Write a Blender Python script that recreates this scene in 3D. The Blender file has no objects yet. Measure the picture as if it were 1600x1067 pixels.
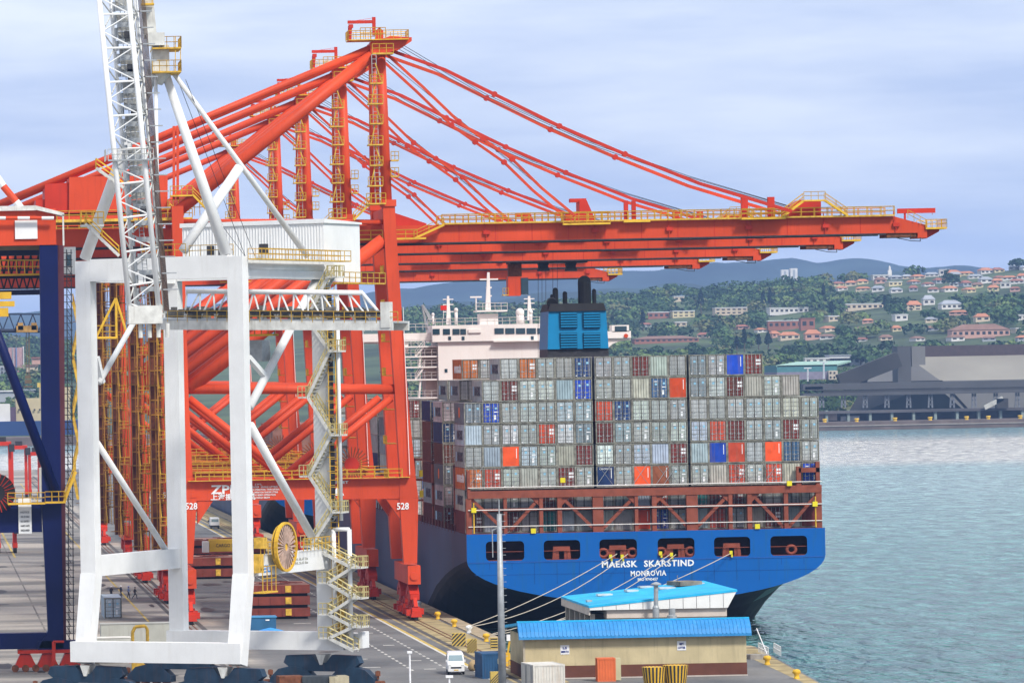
import bpy, math, random
import numpy as np
from mathutils import Vector, Matrix, noise
RN = random.Random(11)
sc = bpy.context.scene
COL = sc.collection
# ---------------------------------------------------------------- camera
F, H, ROLL, VX, VY = 7600.0, 34.2, 0.019, -127.0, 585.0
CR, SR = math.cos(ROLL), math.sin(ROLL)
cd = bpy.data.cameras.new('camera'); cam = bpy.data.objects.new('camera', cd); COL.objects.link(cam)
cd.sensor_width = 36; cd.lens = F/1600*36; cd.shift_x = (800-VX)/1600; cd.shift_y = (VY-533.5)/1600
cd.clip_start = 5; cd.clip_end = 40000
cam.matrix_world = Matrix(((CR, SR, 0, 0), (0, 0, -1, 0), (-SR, CR, 0, H), (0, 0, 0, 1)))
sc.camera = cam
# ---------------------------------------------------------------- world, sun, exposure
W = bpy.data.worlds.new('World'); sc.world = W; W.use_nodes = True
wn, wl = W.node_tree.nodes, W.node_tree.links
wn.clear()
SUN_EL, SUN_AZ = math.radians(46), math.radians(150)   # azimuth clockwise from +Y
wo = wn.new('ShaderNodeOutputWorld'); bg = wn.new('ShaderNodeBackground'); bg.inputs[1].default_value = 0.1
bc = wn.new('ShaderNodeBackground'); bc.inputs[1].default_value = 1.0
mx = wn.new('ShaderNodeMixShader'); mx.inputs[0].default_value = 0.9
sky = wn.new('ShaderNodeTexSky'); sky.sky_type = 'NISHITA'; sky.sun_disc = False
sky.sun_elevation = SUN_EL; sky.sun_rotation = SUN_AZ; sky.air_density = 1.2; sky.dust_density = 2.0
tc = wn.new('ShaderNodeTexCoord'); mp = wn.new('ShaderNodeMapping'); mp.inputs['Scale'].default_value = (9, 9, 60)
mp.inputs['Rotation'].default_value = (0, 0.05, 0)
nz = wn.new('ShaderNodeTexNoise'); nz.inputs['Scale'].default_value = 1.0; nz.inputs['Detail'].default_value = 5; nz.inputs['Roughness'].default_value = 0.55
rp = wn.new('ShaderNodeValToRGB')
rp.color_ramp.elements[0].position = 0.36; rp.color_ramp.elements[0].color = (0.52, 0.60, 0.79, 1)
rp.color_ramp.elements[1].position = 0.64; rp.color_ramp.elements[1].color = (0.80, 0.84, 0.92, 1)
sp = wn.new('ShaderNodeSeparateXYZ'); gr = wn.new('ShaderNodeValToRGB')   # the cloud deck brightens smoothly towards the zenith
gr.color_ramp.elements[0].position = 0.0; gr.color_ramp.elements[0].color = (0.62, 0.68, 0.79, 1)
gr.color_ramp.elements[1].position = 1.0; gr.color_ramp.elements[1].color = (0.98, 0.93, .88, 1)
e = gr.color_ramp.elements.new(0.10); e.color = (0.95, 0.96, 0.98, 1)
e = gr.color_ramp.elements.new(0.035); e.color = (0.76, 0.80, 0.88, 1)
ml = wn.new('ShaderNodeMix'); ml.data_type = 'RGBA'; ml.blend_type = 'MULTIPLY'; ml.inputs[0].default_value = 1
wl.new(tc.outputs['Generated'], mp.inputs[0]); wl.new(mp.outputs[0], nz.inputs[0]); wl.new(nz.outputs[0], rp.inputs[0])
wl.new(tc.outputs['Generated'], sp.inputs[0]); wl.new(sp.outputs[2], gr.inputs[0])
wl.new(rp.outputs[0], ml.inputs[6]); wl.new(gr.outputs[0], ml.inputs[7]); wl.new(ml.outputs[2], bc.inputs[0])
wl.new(sky.outputs[0], bg.inputs[0]); wl.new(bg.outputs[0], mx.inputs[1]); wl.new(bc.outputs[0], mx.inputs[2]); wl.new(mx.outputs[0], wo.inputs[0])
sd = bpy.data.lights.new('sun', 'SUN'); sd.energy = 2.9; sd.angle = math.radians(10); sd.color = (1, 0.95, 0.87)
so = bpy.data.objects.new('sun', sd); COL.objects.link(so)
sv = Vector((math.sin(SUN_AZ)*math.cos(SUN_EL), math.cos(SUN_AZ)*math.cos(SUN_EL), math.sin(SUN_EL)))
so.rotation_euler = sv.to_track_quat('Z', 'Y').to_euler(); so.location = (0, 0, 300)
vs = sc.view_settings; sc.display_settings.display_device = 'sRGB'
vs.view_transform = 'Standard'; vs.look = 'None'; vs.exposure = 0.44; vs.gamma = 1.0; vs.use_curve_mapping = False
sc.cycles.use_denoising = True
sc.cycles.max_bounces = 6; sc.cycles.diffuse_bounces = 2; sc.cycles.glossy_bounces = 2; sc.cycles.volume_bounces = 1; sc.cycles.transparent_max_bounces = 6
sc.cycles.use_adaptive_sampling = True; sc.cycles.adaptive_threshold = 0.02

# ---------------------------------------------------------------- measuring helpers
def at(u, v, Y):
    a = (u-VX)/F*Y; b = (VY-v)/F*Y
    return Vector((a*CR+b*SR, Y, H-a*SR+b*CR))
def hor(u): return VY-ROLL*(u-VX)
def gnd(u, v, z=0.0):
    k = (-(u-VX)*SR+(VY-v)*CR)/F
    return at(u, v, (z-H)/k)
def proj(p):
    X, Y, Z = p[0], p[1], p[2]-H
    return VX+F*(X*CR-Z*SR)/Y, VY-F*(X*SR+Z*CR)/Y

# ---------------------------------------------------------------- object helpers
def tag(o, label=None, cat=None, group=None, kind=None):
    if label: o['label'] = label
    if cat: o['category'] = cat
    if group: o['group'] = group
    if kind: o['kind'] = kind
    return o
def thing(name, label, cat, loc=(0, 0, 0), rz=0.0, group=None):
    o = bpy.data.objects.new(name, None); COL.objects.link(o); o.empty_display_size = 1
    o.location = loc; o.rotation_euler = (0, 0, rz)
    return tag(o, label, cat, group)
def link(name, me, parent=None):
    o = bpy.data.objects.new(name, me); COL.objects.link(o); o.parent = parent; return o
def dup(root, loc=None, rz=None, label=None, group=None):
    r = root.copy(); COL.objects.link(r)
    if loc is not None: r.location = loc
    if rz is not None: r.rotation_euler = (0, 0, rz)
    if label: r['label'] = label
    if group: r['group'] = group
    for ch in list(root.children):
        c = ch.copy(); COL.objects.link(c); c.parent = r
        for g in list(ch.children):
            d = g.copy(); COL.objects.link(d); d.parent = c
    return r

class MB:
    def __init__(s, org=(0, 0, 0)): s.v = []; s.f = []; s.m = []; s.o = Vector(org); s.mi = 0
    def add(s, vs, fs):
        n = len(s.v); s.v += [tuple(Vector(p)-s.o) for p in vs]
        s.f += [tuple(i+n for i in f) for f in fs]; s.m += [s.mi]*len(fs); return s
    def bb(s, a, b):
        x0, y0, z0 = a; x1, y1, z1 = b
        return s.add([(x0,y0,z0),(x1,y0,z0),(x1,y1,z0),(x0,y1,z0),(x0,y0,z1),(x1,y0,z1),(x1,y1,z1),(x0,y1,z1)],
                     [(0,3,2,1),(4,5,6,7),(0,1,5,4),(1,2,6,5),(2,3,7,6),(3,0,4,7)])
    def box(s, c, d, rz=0.0):
        cx, cy, cz = c; ca, sa = math.cos(rz), math.sin(rz); P = []
        for sz in (-.5, .5):
            for sx, sy in ((-.5,-.5),(.5,-.5),(.5,.5),(-.5,.5)):
                x, y = sx*d[0], sy*d[1]; P.append((cx+x*ca-y*sa, cy+x*sa+y*ca, cz+sz*d[2]))
        return s.add(P, [(0,3,2,1),(4,5,6,7),(0,1,5,4),(1,2,6,5),(2,3,7,6),(3,0,4,7)])
    def beam(s, p, q, w, d, side=(0, 1, 0), w2=None, d2=None):
        """bar from p to q: d along side, w across both"""
        p, q = Vector(p), Vector(q); t = (q-p).normalized(); sd_ = Vector(side)
        sd_ = (sd_-t*sd_.dot(t)).normalized(); n = t.cross(sd_).normalized()
        w2 = w if w2 is None else w2; d2 = d if d2 is None else d2; P = []
        for c, ww, dd in ((p, w, d), (q, w2, d2)):
            for a, b in ((-.5,-.5),(.5,-.5),(.5,.5),(-.5,.5)): P.append(c+n*ww*a+sd_*dd*b)
        return s.add(P, [(0,3,2,1),(4,5,6,7),(0,1,5,4),(1,2,6,5),(2,3,7,6),(3,0,4,7)])
    def tube(s, p, q, r, n=8, r2=None):
        p, q = Vector(p), Vector(q); t = (q-p).normalized(); a = t.orthogonal().normalized(); b = t.cross(a)
        r2 = r if r2 is None else r2; P = []
        for c, rr in ((p, r), (q, r2)):
            for i in range(n):
                th = 2*math.pi*i/n; P.append(c+a*rr*math.cos(th)+b*rr*math.sin(th))
        return s.add(P, [tuple(range(n))[::-1], tuple(range(n, 2*n))]+[(i, (i+1) % n, n+(i+1) % n, n+i) for i in range(n)])
    def path(s, pts, r, n=5):
        for a, b in zip(pts[:-1], pts[1:]): s.tube(a, b, r, n)
        return s
    def plate(s, pts, y0, y1):
        """polygon given in x,z, thick in y"""
        n = len(pts); P = [(x, y0, z) for x, z in pts]+[(x, y1, z) for x, z in pts]
        return s.add(P, [tuple(range(n)), tuple(range(2*n-1, n-1, -1))]+[(i, n+i, n+(i+1) % n, (i+1) % n) for i in range(n)])
    def slab(s, pts, z0, z1):
        n = len(pts); P = [(x, y, z0) for x, y in pts]+[(x, y, z1) for x, y in pts]
        return s.add(P, [tuple(range(n))[::-1], tuple(range(n, 2*n))]+[(i, (i+1) % n, n+(i+1) % n, n+i) for i in range(n)])
    def lathe(s, c, prof, n=12):
        P = []; c = Vector(c)
        for r, z in prof:
            for i in range(n): P.append(c+Vector((r*math.cos(2*math.pi*i/n), r*math.sin(2*math.pi*i/n), z)))
        k = len(prof); fs = [tuple(range(n))[::-1], tuple(range((k-1)*n, k*n))]
        for j in range(k-1):
            for i in range(n): fs.append((j*n+i, j*n+(i+1) % n, (j+1)*n+(i+1) % n, (j+1)*n+i))
        return s.add(P, fs)
    def rail(s, pts, h=1.1, step=2.0, t=0.055):
        for p, q in zip(pts[:-1], pts[1:]):
            p, q = Vector(p), Vector(q); L = (q-p).length; n = max(1, round(L/step))
            for k in (1.0, 0.52): s.tube(p+Vector((0,0,h*k)), q+Vector((0,0,h*k)), t*.8, 3)
            for i in range(n+1):
                c = p.lerp(q, i/n); s.tube(c, c+Vector((0,0,h)), t*.8, 3)
        return s
    def mesh(s, name, mats, smooth=False):
        me = bpy.data.meshes.new(name); me.from_pydata(s.v, [], s.f)
        for m in (mats if isinstance(mats, (list, tuple)) else [mats]): me.materials.append(m)
        if any(s.m): me.polygons.foreach_set('material_index', s.m)
        if smooth: me.shade_smooth()
        me.validate(); me.update(); return me
    def build(s, name, mats, parent=None, kind=None, smooth=False, label=None):
        o = link(name, s.mesh(name, mats, smooth), parent)
        if kind: o['kind'] = kind
        if label: o['label'] = label
        return o

FONT = None
def text(name, body, mat, size, loc, rot=(math.pi/2, 0, 0), parent=None, wide=None, depth=0.02, bold=0.0, label=None, sp=1.0):
    cu = bpy.data.curves.new(name, 'FONT'); cu.body = body; cu.size = size; cu.extrude = depth; cu.offset = bold
    cu.align_x = 'CENTER'; cu.align_y = 'CENTER'; cu.resolution_u = 2; cu.space_character = sp
    t = bpy.data.objects.new(name, cu); COL.objects.link(t)
    me = bpy.data.meshes.new_from_object(t, depsgraph=bpy.context.evaluated_depsgraph_get())
    bpy.data.objects.remove(t); bpy.data.curves.remove(cu)
    if wide and len(me.vertices):
        xs = [v.co.x for v in me.vertices]; k = wide/(max(xs)-min(xs)); c = (max(xs)+min(xs))/2
        for v in me.vertices: v.co.x = (v.co.x-c)*k
    me.materials.clear(); me.materials.append(mat)
    o = link(name, me, parent); o.location = loc; o.rotation_euler = rot
    if label: o['label'] = label
    return o

# ---------------------------------------------------------------- materials
MATS = {}
def mat(name, c, rough=0.6, metal=0.0, var=0.12, scale=0.6, streak=0.0, rust=(0.16, 0.07, 0.035), objcol=False, bump=0.0, bscale=8.0, emit=None, corr=None, spec=0.22, fine=0.0):
    if name in MATS: return MATS[name]
    m = bpy.data.materials.new(name); m.use_nodes = True; N, L = m.node_tree.nodes, m.node_tree.links
    b = N['Principled BSDF']; b.inputs['Roughness'].default_value = rough; b.inputs['Metallic'].default_value = metal
    b.inputs['Specular IOR Level'].default_value = spec
    g = N.new('ShaderNodeNewGeometry'); base = None
    if objcol:
        oi = N.new('ShaderNodeObjectInfo'); base = oi.outputs['Color']
    else:
        rgb = N.new('ShaderNodeRGB'); rgb.outputs[0].default_value = (*c, 1); base = rgb.outputs[0]
    if var:
        n1 = N.new('ShaderNodeTexNoise'); n1.inputs['Scale'].default_value = scale; n1.inputs['Detail'].default_value = 6
        L.new(g.outputs['Position'], n1.inputs[0])
        mr = N.new('ShaderNodeMapRange'); mr.inputs[1].default_value = .3; mr.inputs[2].default_value = .7
        mr.inputs[3].default_value = 1-var; mr.inputs[4].default_value = 1+var
        L.new(n1.outputs[0], mr.inputs[0])
        h = N.new('ShaderNodeVectorMath'); h.operation = 'SCALE'; L.new(base, h.inputs[0]); L.new(mr.outputs[0], h.inputs[3]); base = h.outputs[0]
    if streak:
        mpn = N.new('ShaderNodeMapping'); mpn.inputs['Scale'].default_value = (1.6, 1.6, 0.14)
        L.new(g.outputs['Position'], mpn.inputs[0])
        n2 = N.new('ShaderNodeTexNoise'); n2.inputs['Scale'].default_value = 1.5; n2.inputs['Detail'].default_value = 7; n2.inputs['Roughness'].default_value = .65
        L.new(mpn.outputs[0], n2.inputs[0])
        m2 = N.new('ShaderNodeMapRange'); m2.inputs[1].default_value = .52; m2.inputs[2].default_value = .78; m2.inputs[3].default_value = 0; m2.inputs[4].default_value = streak
        L.new(n2.outputs[0], m2.inputs[0])
        mm = N.new('ShaderNodeMix'); mm.data_type = 'RGBA'; L.new(m2.outputs[0], mm.inputs[0]); L.new(base, mm.inputs[6]); mm.inputs[7].default_value = (*rust, 1)
        base = mm.outputs[2]
    L.new(base, b.inputs['Base Color'])
    if emit: b.inputs['Emission Color'].default_value = (*emit, 1); b.inputs['Emission Strength'].default_value = 1
    if bump:
        n3 = N.new('ShaderNodeTexNoise'); n3.inputs['Scale'].default_value = bscale; n3.inputs['Detail'].default_value = 4
        L.new(g.outputs['Position'], n3.inputs[0])
        bp = N.new('ShaderNodeBump'); bp.inputs['Strength'].default_value = bump; bp.inputs['Distance'].default_value = 0.05
        L.new(n3.outputs[0], bp.inputs['Height']); L.new(bp.outputs[0], b.inputs['Normal'])
    MATS[name] = m; return m
ORANGE = mat('crane_orange_paint', (0.60, 0.064, 0.018), .5, var=.18, scale=.12, streak=.42, rust=(.30, .035, .02))
ORANGE2 = mat('crane_red_paint', (0.52, 0.034, 0.014), .5, var=.12, scale=.3, streak=.25, rust=(.15, .03, .02))
YEL = mat('safety_yellow', (0.70, 0.42, 0.035), .6, var=.15, scale=1)
YELD = mat('worn_yellow', (0.62, 0.38, 0.05), .7, var=.3, scale=2, streak=.4, rust=(.3, .16, .05))
WHITE = mat('crane_white_paint', (0.76, 0.77, 0.76), .5, var=.05, scale=.5, streak=.22, rust=(.50, .47, .40))
WHITE2 = mat('dirty_white_paint', (0.62, 0.62, 0.58), .6, var=.18, scale=1.2, streak=.6, rust=(.25, .22, .17))
CREAM = mat('ship_white_paint', (0.80, 0.74, 0.70), .5, var=.05, scale=.2, streak=.18, rust=(.5, .36, .28))
STEEL = mat('galvanised_steel', (0.36, 0.38, 0.39), .5, .3, var=.15, scale=2)
DARK = mat('dark_steel', (0.035, 0.035, 0.04), .6, var=.3, scale=2)
BLACK = mat('black_rubber', (0.015, 0.015, 0.017), .7, var=.3)
NAVY = mat('crane_navy_paint', (0.002, 0.007, 0.065), .45, var=.15, scale=.3, streak=.15, rust=(.02, .02, .06))
TEAL = mat('bogie_blue_paint', (0.018, 0.042, 0.075), .55, var=.25, scale=.8, streak=.3)
SHIPBLUE = mat('stern_blue_paint', (0.002, 0.098, 0.37), .4, var=.07, scale=.15, streak=.75, rust=(.015, .10, .20))
BROWN = mat('lashing_red_brown', (0.24, 0.062, 0.035), .65, var=.2, scale=.8, streak=.35, rust=(.12, .04, .025))
HATCH = mat('hatch_red_brown', (0.20, 0.045, 0.03), .7, var=.3, scale=.4, streak=.3)
HATCHT = mat('hatch_top', (0.36, 0.21, 0.17), .8, var=.35, scale=.4)
RUST = mat('rusty_iron', (0.16, 0.06, 0.03), .85, var=.4, scale=2)
GLASS = mat('window_glass', (0.02, 0.05, 0.07), .12, var=.2, spec=.8)
WPAINT = mat('white_print', (0.80, 0.80, 0.80), .6, var=.08, scale=3)
CONC = mat('concrete', (0.33, 0.31, 0.28), .9, var=.25, scale=1.0, streak=.3)
ROPE = mat('mooring_rope', (0.50, 0.44, 0.36), .9, var=.15)
# ================================================================ SETTING
QZ = 0.0; WZ = -3.0
def ground_mat():
    m = bpy.data.materials.new('quay_surface'); m.use_nodes = True; N, L = m.node_tree.nodes, m.node_tree.links
    b = N['Principled BSDF']; b.inputs['Roughness'].default_value = .85
    g = N.new('ShaderNodeNewGeometry'); s = N.new('ShaderNodeSeparateXYZ'); L.new(g.outputs['Position'], s.inputs[0])
    n = N.new('ShaderNodeTexNoise'); n.inputs['Scale'].default_value = .05; n.inputs['Detail'].default_value = 8; L.new(g.outputs['Position'], n.inputs[0])
    # wheel tracks and stains drawn out across the quay
    mp_ = N.new('ShaderNodeMapping'); mp_.inputs['Scale'].default_value = (.012, .055, 1); L.new(g.outputs['Position'], mp_.inputs[0])
    n2 = N.new('ShaderNodeTexNoise'); n2.inputs['Scale'].default_value = 1; n2.inputs['Detail'].default_value = 4; L.new(mp_.outputs[0], n2.inputs[0])
    n3 = N.new('ShaderNodeTexNoise'); n3.inputs['Scale'].default_value = 1.4; n3.inputs['Detail'].default_value = 6; L.new(g.outputs['Position'], n3.inputs[0])
    r1 = N.new('ShaderNodeValToRGB'); r1.color_ramp.elements[0].position = .40; r1.color_ramp.elements[0].color = (.15, .14, .125, 1)
    r1.color_ramp.elements[1].position = .55; r1.color_ramp.elements[1].color = (.37, .33, .28, 1); L.new(n2.outputs[0], r1.inputs[0])
    r2 = N.new('ShaderNodeValToRGB'); r2.color_ramp.elements[0].position = .3; r2.color_ramp.elements[0].color = (.065, .067, .07, 1)
    r2.color_ramp.elements[1].position = .7; r2.color_ramp.elements[1].color = (.20, .195, .185, 1); L.new(n.outputs[0], r2.inputs[0])
    # asphalt lane between the rails, concrete yard landward
    a = N.new('ShaderNodeMath'); a.operation = 'MULTIPLY_ADD'; a.inputs[1].default_value = 3; L.new(n.outputs[0], a.inputs[0]); L.new(s.outputs[0], a.inputs[2])
    mr = N.new('ShaderNodeMapRange'); mr.inputs[1].default_value = 40; mr.inputs[2].default_value = 42; L.new(a.outputs[0], mr.inputs[0])
    mx_ = N.new('ShaderNodeMix'); mx_.data_type = 'RGBA'; L.new(mr.outputs[0], mx_.inputs[0]); L.new(r1.outputs[0], mx_.inputs[6]); L.new(r2.outputs[0], mx_.inputs[7])
    ms = N.new('ShaderNodeMapRange'); ms.inputs[1].default_value = .3; ms.inputs[2].default_value = .7; ms.inputs[3].default_value = .86; ms.inputs[4].default_value = 1.14; L.new(n3.outputs[0], ms.inputs[0])
    v = N.new('ShaderNodeVectorMath'); v.operation = 'SCALE'; L.new(mx_.outputs[2], v.inputs[0]); L.new(ms.outputs[0], v.inputs[3]); L.new(v.outputs[0], b.inputs['Base Color'])
    return m
def sea_mat():
    m = bpy.data.materials.new('sea_water'); m.use_nodes = True; N, L = m.node_tree.nodes, m.node_tree.links
    b = N['Principled BSDF']; b.inputs['Roughness'].default_value = .12; b.inputs['IOR'].default_value = 1.33
    g = N.new('ShaderNodeNewGeometry'); s = N.new('ShaderNodeSeparateXYZ'); L.new(g.outputs['Position'], s.inputs[0])
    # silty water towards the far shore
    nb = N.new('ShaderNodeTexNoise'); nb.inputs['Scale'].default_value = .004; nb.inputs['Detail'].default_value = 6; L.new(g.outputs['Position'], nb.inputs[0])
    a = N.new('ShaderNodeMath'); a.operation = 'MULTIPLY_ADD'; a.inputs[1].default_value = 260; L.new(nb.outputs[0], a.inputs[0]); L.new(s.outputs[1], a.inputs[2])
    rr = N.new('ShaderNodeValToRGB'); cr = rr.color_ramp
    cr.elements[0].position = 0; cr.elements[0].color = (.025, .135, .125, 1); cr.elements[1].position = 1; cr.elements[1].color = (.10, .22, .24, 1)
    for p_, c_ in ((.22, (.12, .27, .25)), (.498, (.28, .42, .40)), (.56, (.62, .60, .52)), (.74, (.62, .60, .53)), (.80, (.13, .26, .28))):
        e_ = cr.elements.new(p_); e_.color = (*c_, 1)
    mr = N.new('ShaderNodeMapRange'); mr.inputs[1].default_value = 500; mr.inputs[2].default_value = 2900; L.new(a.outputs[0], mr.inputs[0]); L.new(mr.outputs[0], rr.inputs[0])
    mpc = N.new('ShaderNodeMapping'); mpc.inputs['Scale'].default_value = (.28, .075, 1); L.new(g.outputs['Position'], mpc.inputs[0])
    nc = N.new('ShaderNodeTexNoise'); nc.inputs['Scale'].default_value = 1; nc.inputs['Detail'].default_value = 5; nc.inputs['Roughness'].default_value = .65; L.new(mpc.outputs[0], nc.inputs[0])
    mc = N.new('ShaderNodeMapRange'); mc.inputs[1].default_value = .35; mc.inputs[2].default_value = .65; mc.inputs[3].default_value = .45; mc.inputs[4].default_value = 1.5; L.new(nc.outputs[0], mc.inputs[0])  # light and dark of the ripples put into the water colour by noise
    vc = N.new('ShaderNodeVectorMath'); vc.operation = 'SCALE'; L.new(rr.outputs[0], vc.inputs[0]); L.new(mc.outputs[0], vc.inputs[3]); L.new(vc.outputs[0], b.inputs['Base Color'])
    h = None
    for sx, sy, st in ((.07, .035, .9), (.26, .11, .75), (.8, .35, .30)):
        mpn = N.new('ShaderNodeMapping'); mpn.inputs['Scale'].default_value = (sx, sy, 1); mpn.inputs['Rotation'].default_value = (0, 0, .25); L.new(g.outputs['Position'], mpn.inputs[0])
        n = N.new('ShaderNodeTexNoise'); n.inputs['Scale'].default_value = 1; n.inputs['Detail'].default_value = 3; n.inputs['Distortion'].default_value = .6; L.new(mpn.outputs[0], n.inputs[0])
        k = N.new('ShaderNodeMath'); k.operation = 'MULTIPLY'; k.inputs[1].default_value = st; L.new(n.outputs[0], k.inputs[0])
        if h is None: h = k.outputs[0]
        else:
            q = N.new('ShaderNodeMath'); q.operation = 'ADD'; L.new(h, q.inputs[0]); L.new(k.outputs[0], q.inputs[1]); h = q.outputs[0]
    bp = N.new('ShaderNodeBump'); bp.inputs['Strength'].default_value = .9; bp.inputs['Distance'].default_value = 5.0
    L.new(h, bp.inputs['Height']); L.new(bp.outputs[0], b.inputs['Normal'])
    return m
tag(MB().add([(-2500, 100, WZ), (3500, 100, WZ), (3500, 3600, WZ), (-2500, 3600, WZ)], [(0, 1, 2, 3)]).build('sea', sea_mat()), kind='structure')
GM = ground_mat()
quay = [(-400, 150), (90, 150), (92, 480), (99, 579), (74.5, 579), (74.5, 547), (66.4, 547), (67.2, 592), (71.8, 600), (71.8, 1700), (-140, 1750), (-400, 1500)]
tag(MB().slab(quay, -6, QZ).build('quay', [GM]), kind='structure')
# cope of the quay, yellow line, rails, lane markings: thin sheets a few mm apart
cope = mat('quay_cope_concrete', (.36, .29, .19), .9, var=.35, scale=.5)
m = MB(); m.bb((69.4, 600.5, QZ), (71.75, 1690, .12)); m.bb((74.6, 575.5, 0), (98.4, 578.9, .12)); tag(m.build('quay_kerb', cope), kind='structure')
m = MB()
m.add([(92.0, 500, .006), (93.2, 500, .006), (98.4, 575, .006), (95.4, 575, .006)], [(0, 1, 2, 3)])
m.bb((63.2, 520, .004), (69.0, 1600, .008))
tag(m.build('quay_apron', mat('worn_yellow_apron', (.34, .27, .14), .9, var=.45, scale=.35)), kind='structure')
m = MB()
for x in (35.6, 66.0):
    for dx in (-.35, .35): m.bb((x+dx-.08, 430, .012), (x+dx+.08, 1650, .05))
tag(m.build('crane_rail_track', RUST), kind='structure')
m = MB()
for x in (61.2,): m.bb((x, 520, .012), (x+.35, 1500, .016))
def dash(x0, y0, y1, dx, L1, L2):
    y = y0
    while y < y1: m.bb((x0, y, .012), (x0+dx, y+L1, .016)); y += L2
dash(58.6, 540, 900, .3, 2.0, 4.4); dash(54.6, 545, 900, .3, 2.0, 4.4)
for yy in (552, 568, 600, 628, 650, 690, 730, 800): 
    m.bb((49.5, yy, .012), (51.8, yy+.7, .016)); m.bb((56.2, yy-5, .012), (57.6, yy-4.2, .016))
for yy in (548, 566, 590): m.bb((44, yy, .012), (46.6, yy+.7, .016))
tag(m.build('road_marking', mat('road_paint', (.55, .53, .48), .8, var=.3, scale=1.5)), kind='structure')
m = MB(); m.bb((61.55, 520, .012), (62.0, 1500, .016)); m.bb((30.5, 520, .012), (30.8, 1500, .016)); m.bb((17.0, 900, .012), (17.4, 1500, .016)); 
tag(m.build('yellow_line', mat('yellow_road_paint', (.50, .36, .09), .8, var=.4, scale=1)), kind='structure')
m = MB(); m.bb((36.6, 400, .006), (37.3, 1600, .010)); m.bb((34.2, 400, .006), (34.8, 1600, .010)); m.bb((63.6, 400, .012), (64.3, 1600, .016))
tag(m.build('cable_trench', mat('trench_cover', (.09, .085, .08), .8, var=.3)), kind='structure')
# darker worn joints between the yard's concrete slabs
m = MB()
for yy in range(640, 1400, 24): m.bb((-120, yy, .006), (29.5, yy+.5, .010))
for xx in range(-110, 30, 18): m.bb((xx, 600, .012), (xx+.25, 1400, .014))
tag(m.build('yard_joint', mat('joint_dirt', (.17, .155, .14), .9, var=.4, scale=.3)), kind='structure')

# ---------------------------------------------------------------- far shore and hills
ridge = [(-400, 560), (0, 548), (150, 545), (640, 498), (850, 492), (950, 478), (1050, 470), (1200, 462), (1300, 447), (1380, 434), (1450, 428), (1520, 424), (1600, 414), (1800, 402)]
RY = 4600.0; SH = 2470.0
def lerpt(t, u):
    if u <= t[0][0]: return t[0][1]
    for (a, b), (c, d) in zip(t[:-1], t[1:]):
        if u <= c: return b+(d-b)*(u-a)/(c-a)
    return t[-1][1]
def hill(X, Y):
    u = VX+F*X/Y; zr = H+(hor(u)-lerpt(ridge, u))/F*RY
    t = (Y-SH-130)/(RY-SH-130)
    if t <= 0: return 0.5
    if t <= 1: z = .5+(zr-.5)*t**1.12
    else: z = zr-(t-1)*90
    return z+noise.noise(Vector((X/260, Y/260, 0)))*7*min(1, t*2.5)
us = np.linspace(-600, 1900, 120); ys = np.concatenate([[SH, SH+60, SH+130], np.linspace(SH+200, 5600, 42)])
V = []; Fc = []
for y in ys:
    for u in us:
        x = (u-VX)/F*y; V.append((x, y, hill(x, y)))
n = len(us)
for j in range(len(ys)-1):
    for i in range(n-1): Fc.append((j*n+i, j*n+i+1, (j+1)*n+i+1, (j+1)*n+i))
me = bpy.data.meshes.new('hillside'); me.from_pydata(V, [], Fc); me.shade_smooth()
me.materials.append(mat('hill_grass', (.065, .09, .04), .95, var=.5, scale=.012))
tag(link('hillside', me), kind='structure')
m = MB(); m.bb((-700, SH-6, -6), (900, SH+40, 1.2)); tag(m.build('far_quay', mat('far_quay_wall', (.13, .10, .09), .9, var=.3, scale=.1)), kind='structure')
def far_ridge(name, Y, prof, amp, fr, col, seed):
    V = []; Fc = []; U = list(range(-600, 2000, 8))
    for k, (dy, kk) in enumerate(((-1800, 0.0), (-1200, .28), (-700, .52), (-350, .78), (0, 1.0), (700, .8))):
        for u in U:
            y = Y+dy; zt = H+(hor(u)-lerpt(prof, u))/F*Y
            z = zt*kk+noise.noise(Vector((u*fr, k*3.1+seed, seed)))*amp*(.4+kk)+noise.noise(Vector((u*fr*5, k*7.3, seed)))*amp*.3
            V.append(((u-VX)/F*Y, y, max(z, -1) if k else -2))
    n = len(U)
    for j in range(5):
        for i in range(n-1): Fc.append((j*n+i, j*n+i+1, (j+1)*n+i+1, (j+1)*n+i))
    me = bpy.data.meshes.new(name); me.from_pydata(V, [], Fc); me.shade_smooth()
    me.materials.append(col); tag(link(name, me), kind='structure')
far_ridge('distant_hills', 10500, [(-600, 500), (0, 490), (500, 470), (640, 452), (760, 440), (900, 428), (960, 424), (1060, 418), (1130, 410), (1200, 405), (1245, 400), (1280, 406), (1330, 404), (1380, 409), (1440, 420), (1500, 419), (1600, 430), (2000, 440)], 8, .011, mat('far_bush', (.035, .055, .055), .95, var=.45, scale=.004), 3)
far_ridge('middle_hills', 7400, [(-600, 545), (0, 535), (400, 520), (640, 478), (700, 470), (800, 462), (900, 452), (1000, 447), (1100, 440), (1200, 437), (1300, 430), (1400, 428), (1480, 424), (1600, 430), (2000, 440)], 7, .013, mat('mid_bush', (.035, .06, .06), .95, var=.5, scale=.006), 9)

# ---- haze: one even box of pale air
hz = bpy.data.materials.new('haze_air'); hz.use_nodes = True; N, L = hz.node_tree.nodes, hz.node_tree.links; N.clear()
o_ = N.new('ShaderNodeOutputMaterial'); pv = N.new('ShaderNodeVolumePrincipled'); pv.inputs['Color'].default_value = (.34, .55, 1, 1)
pv.inputs['Density'].default_value = 4.8e-5; pv.inputs['Anisotropy'].default_value = 0.0; L.new(pv.outputs[0], o_.inputs['Volume'])
tag(MB().bb((-3000, -60, -9), (4200, 12500, 330)).build('haze', hz), kind='stuff')

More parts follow.
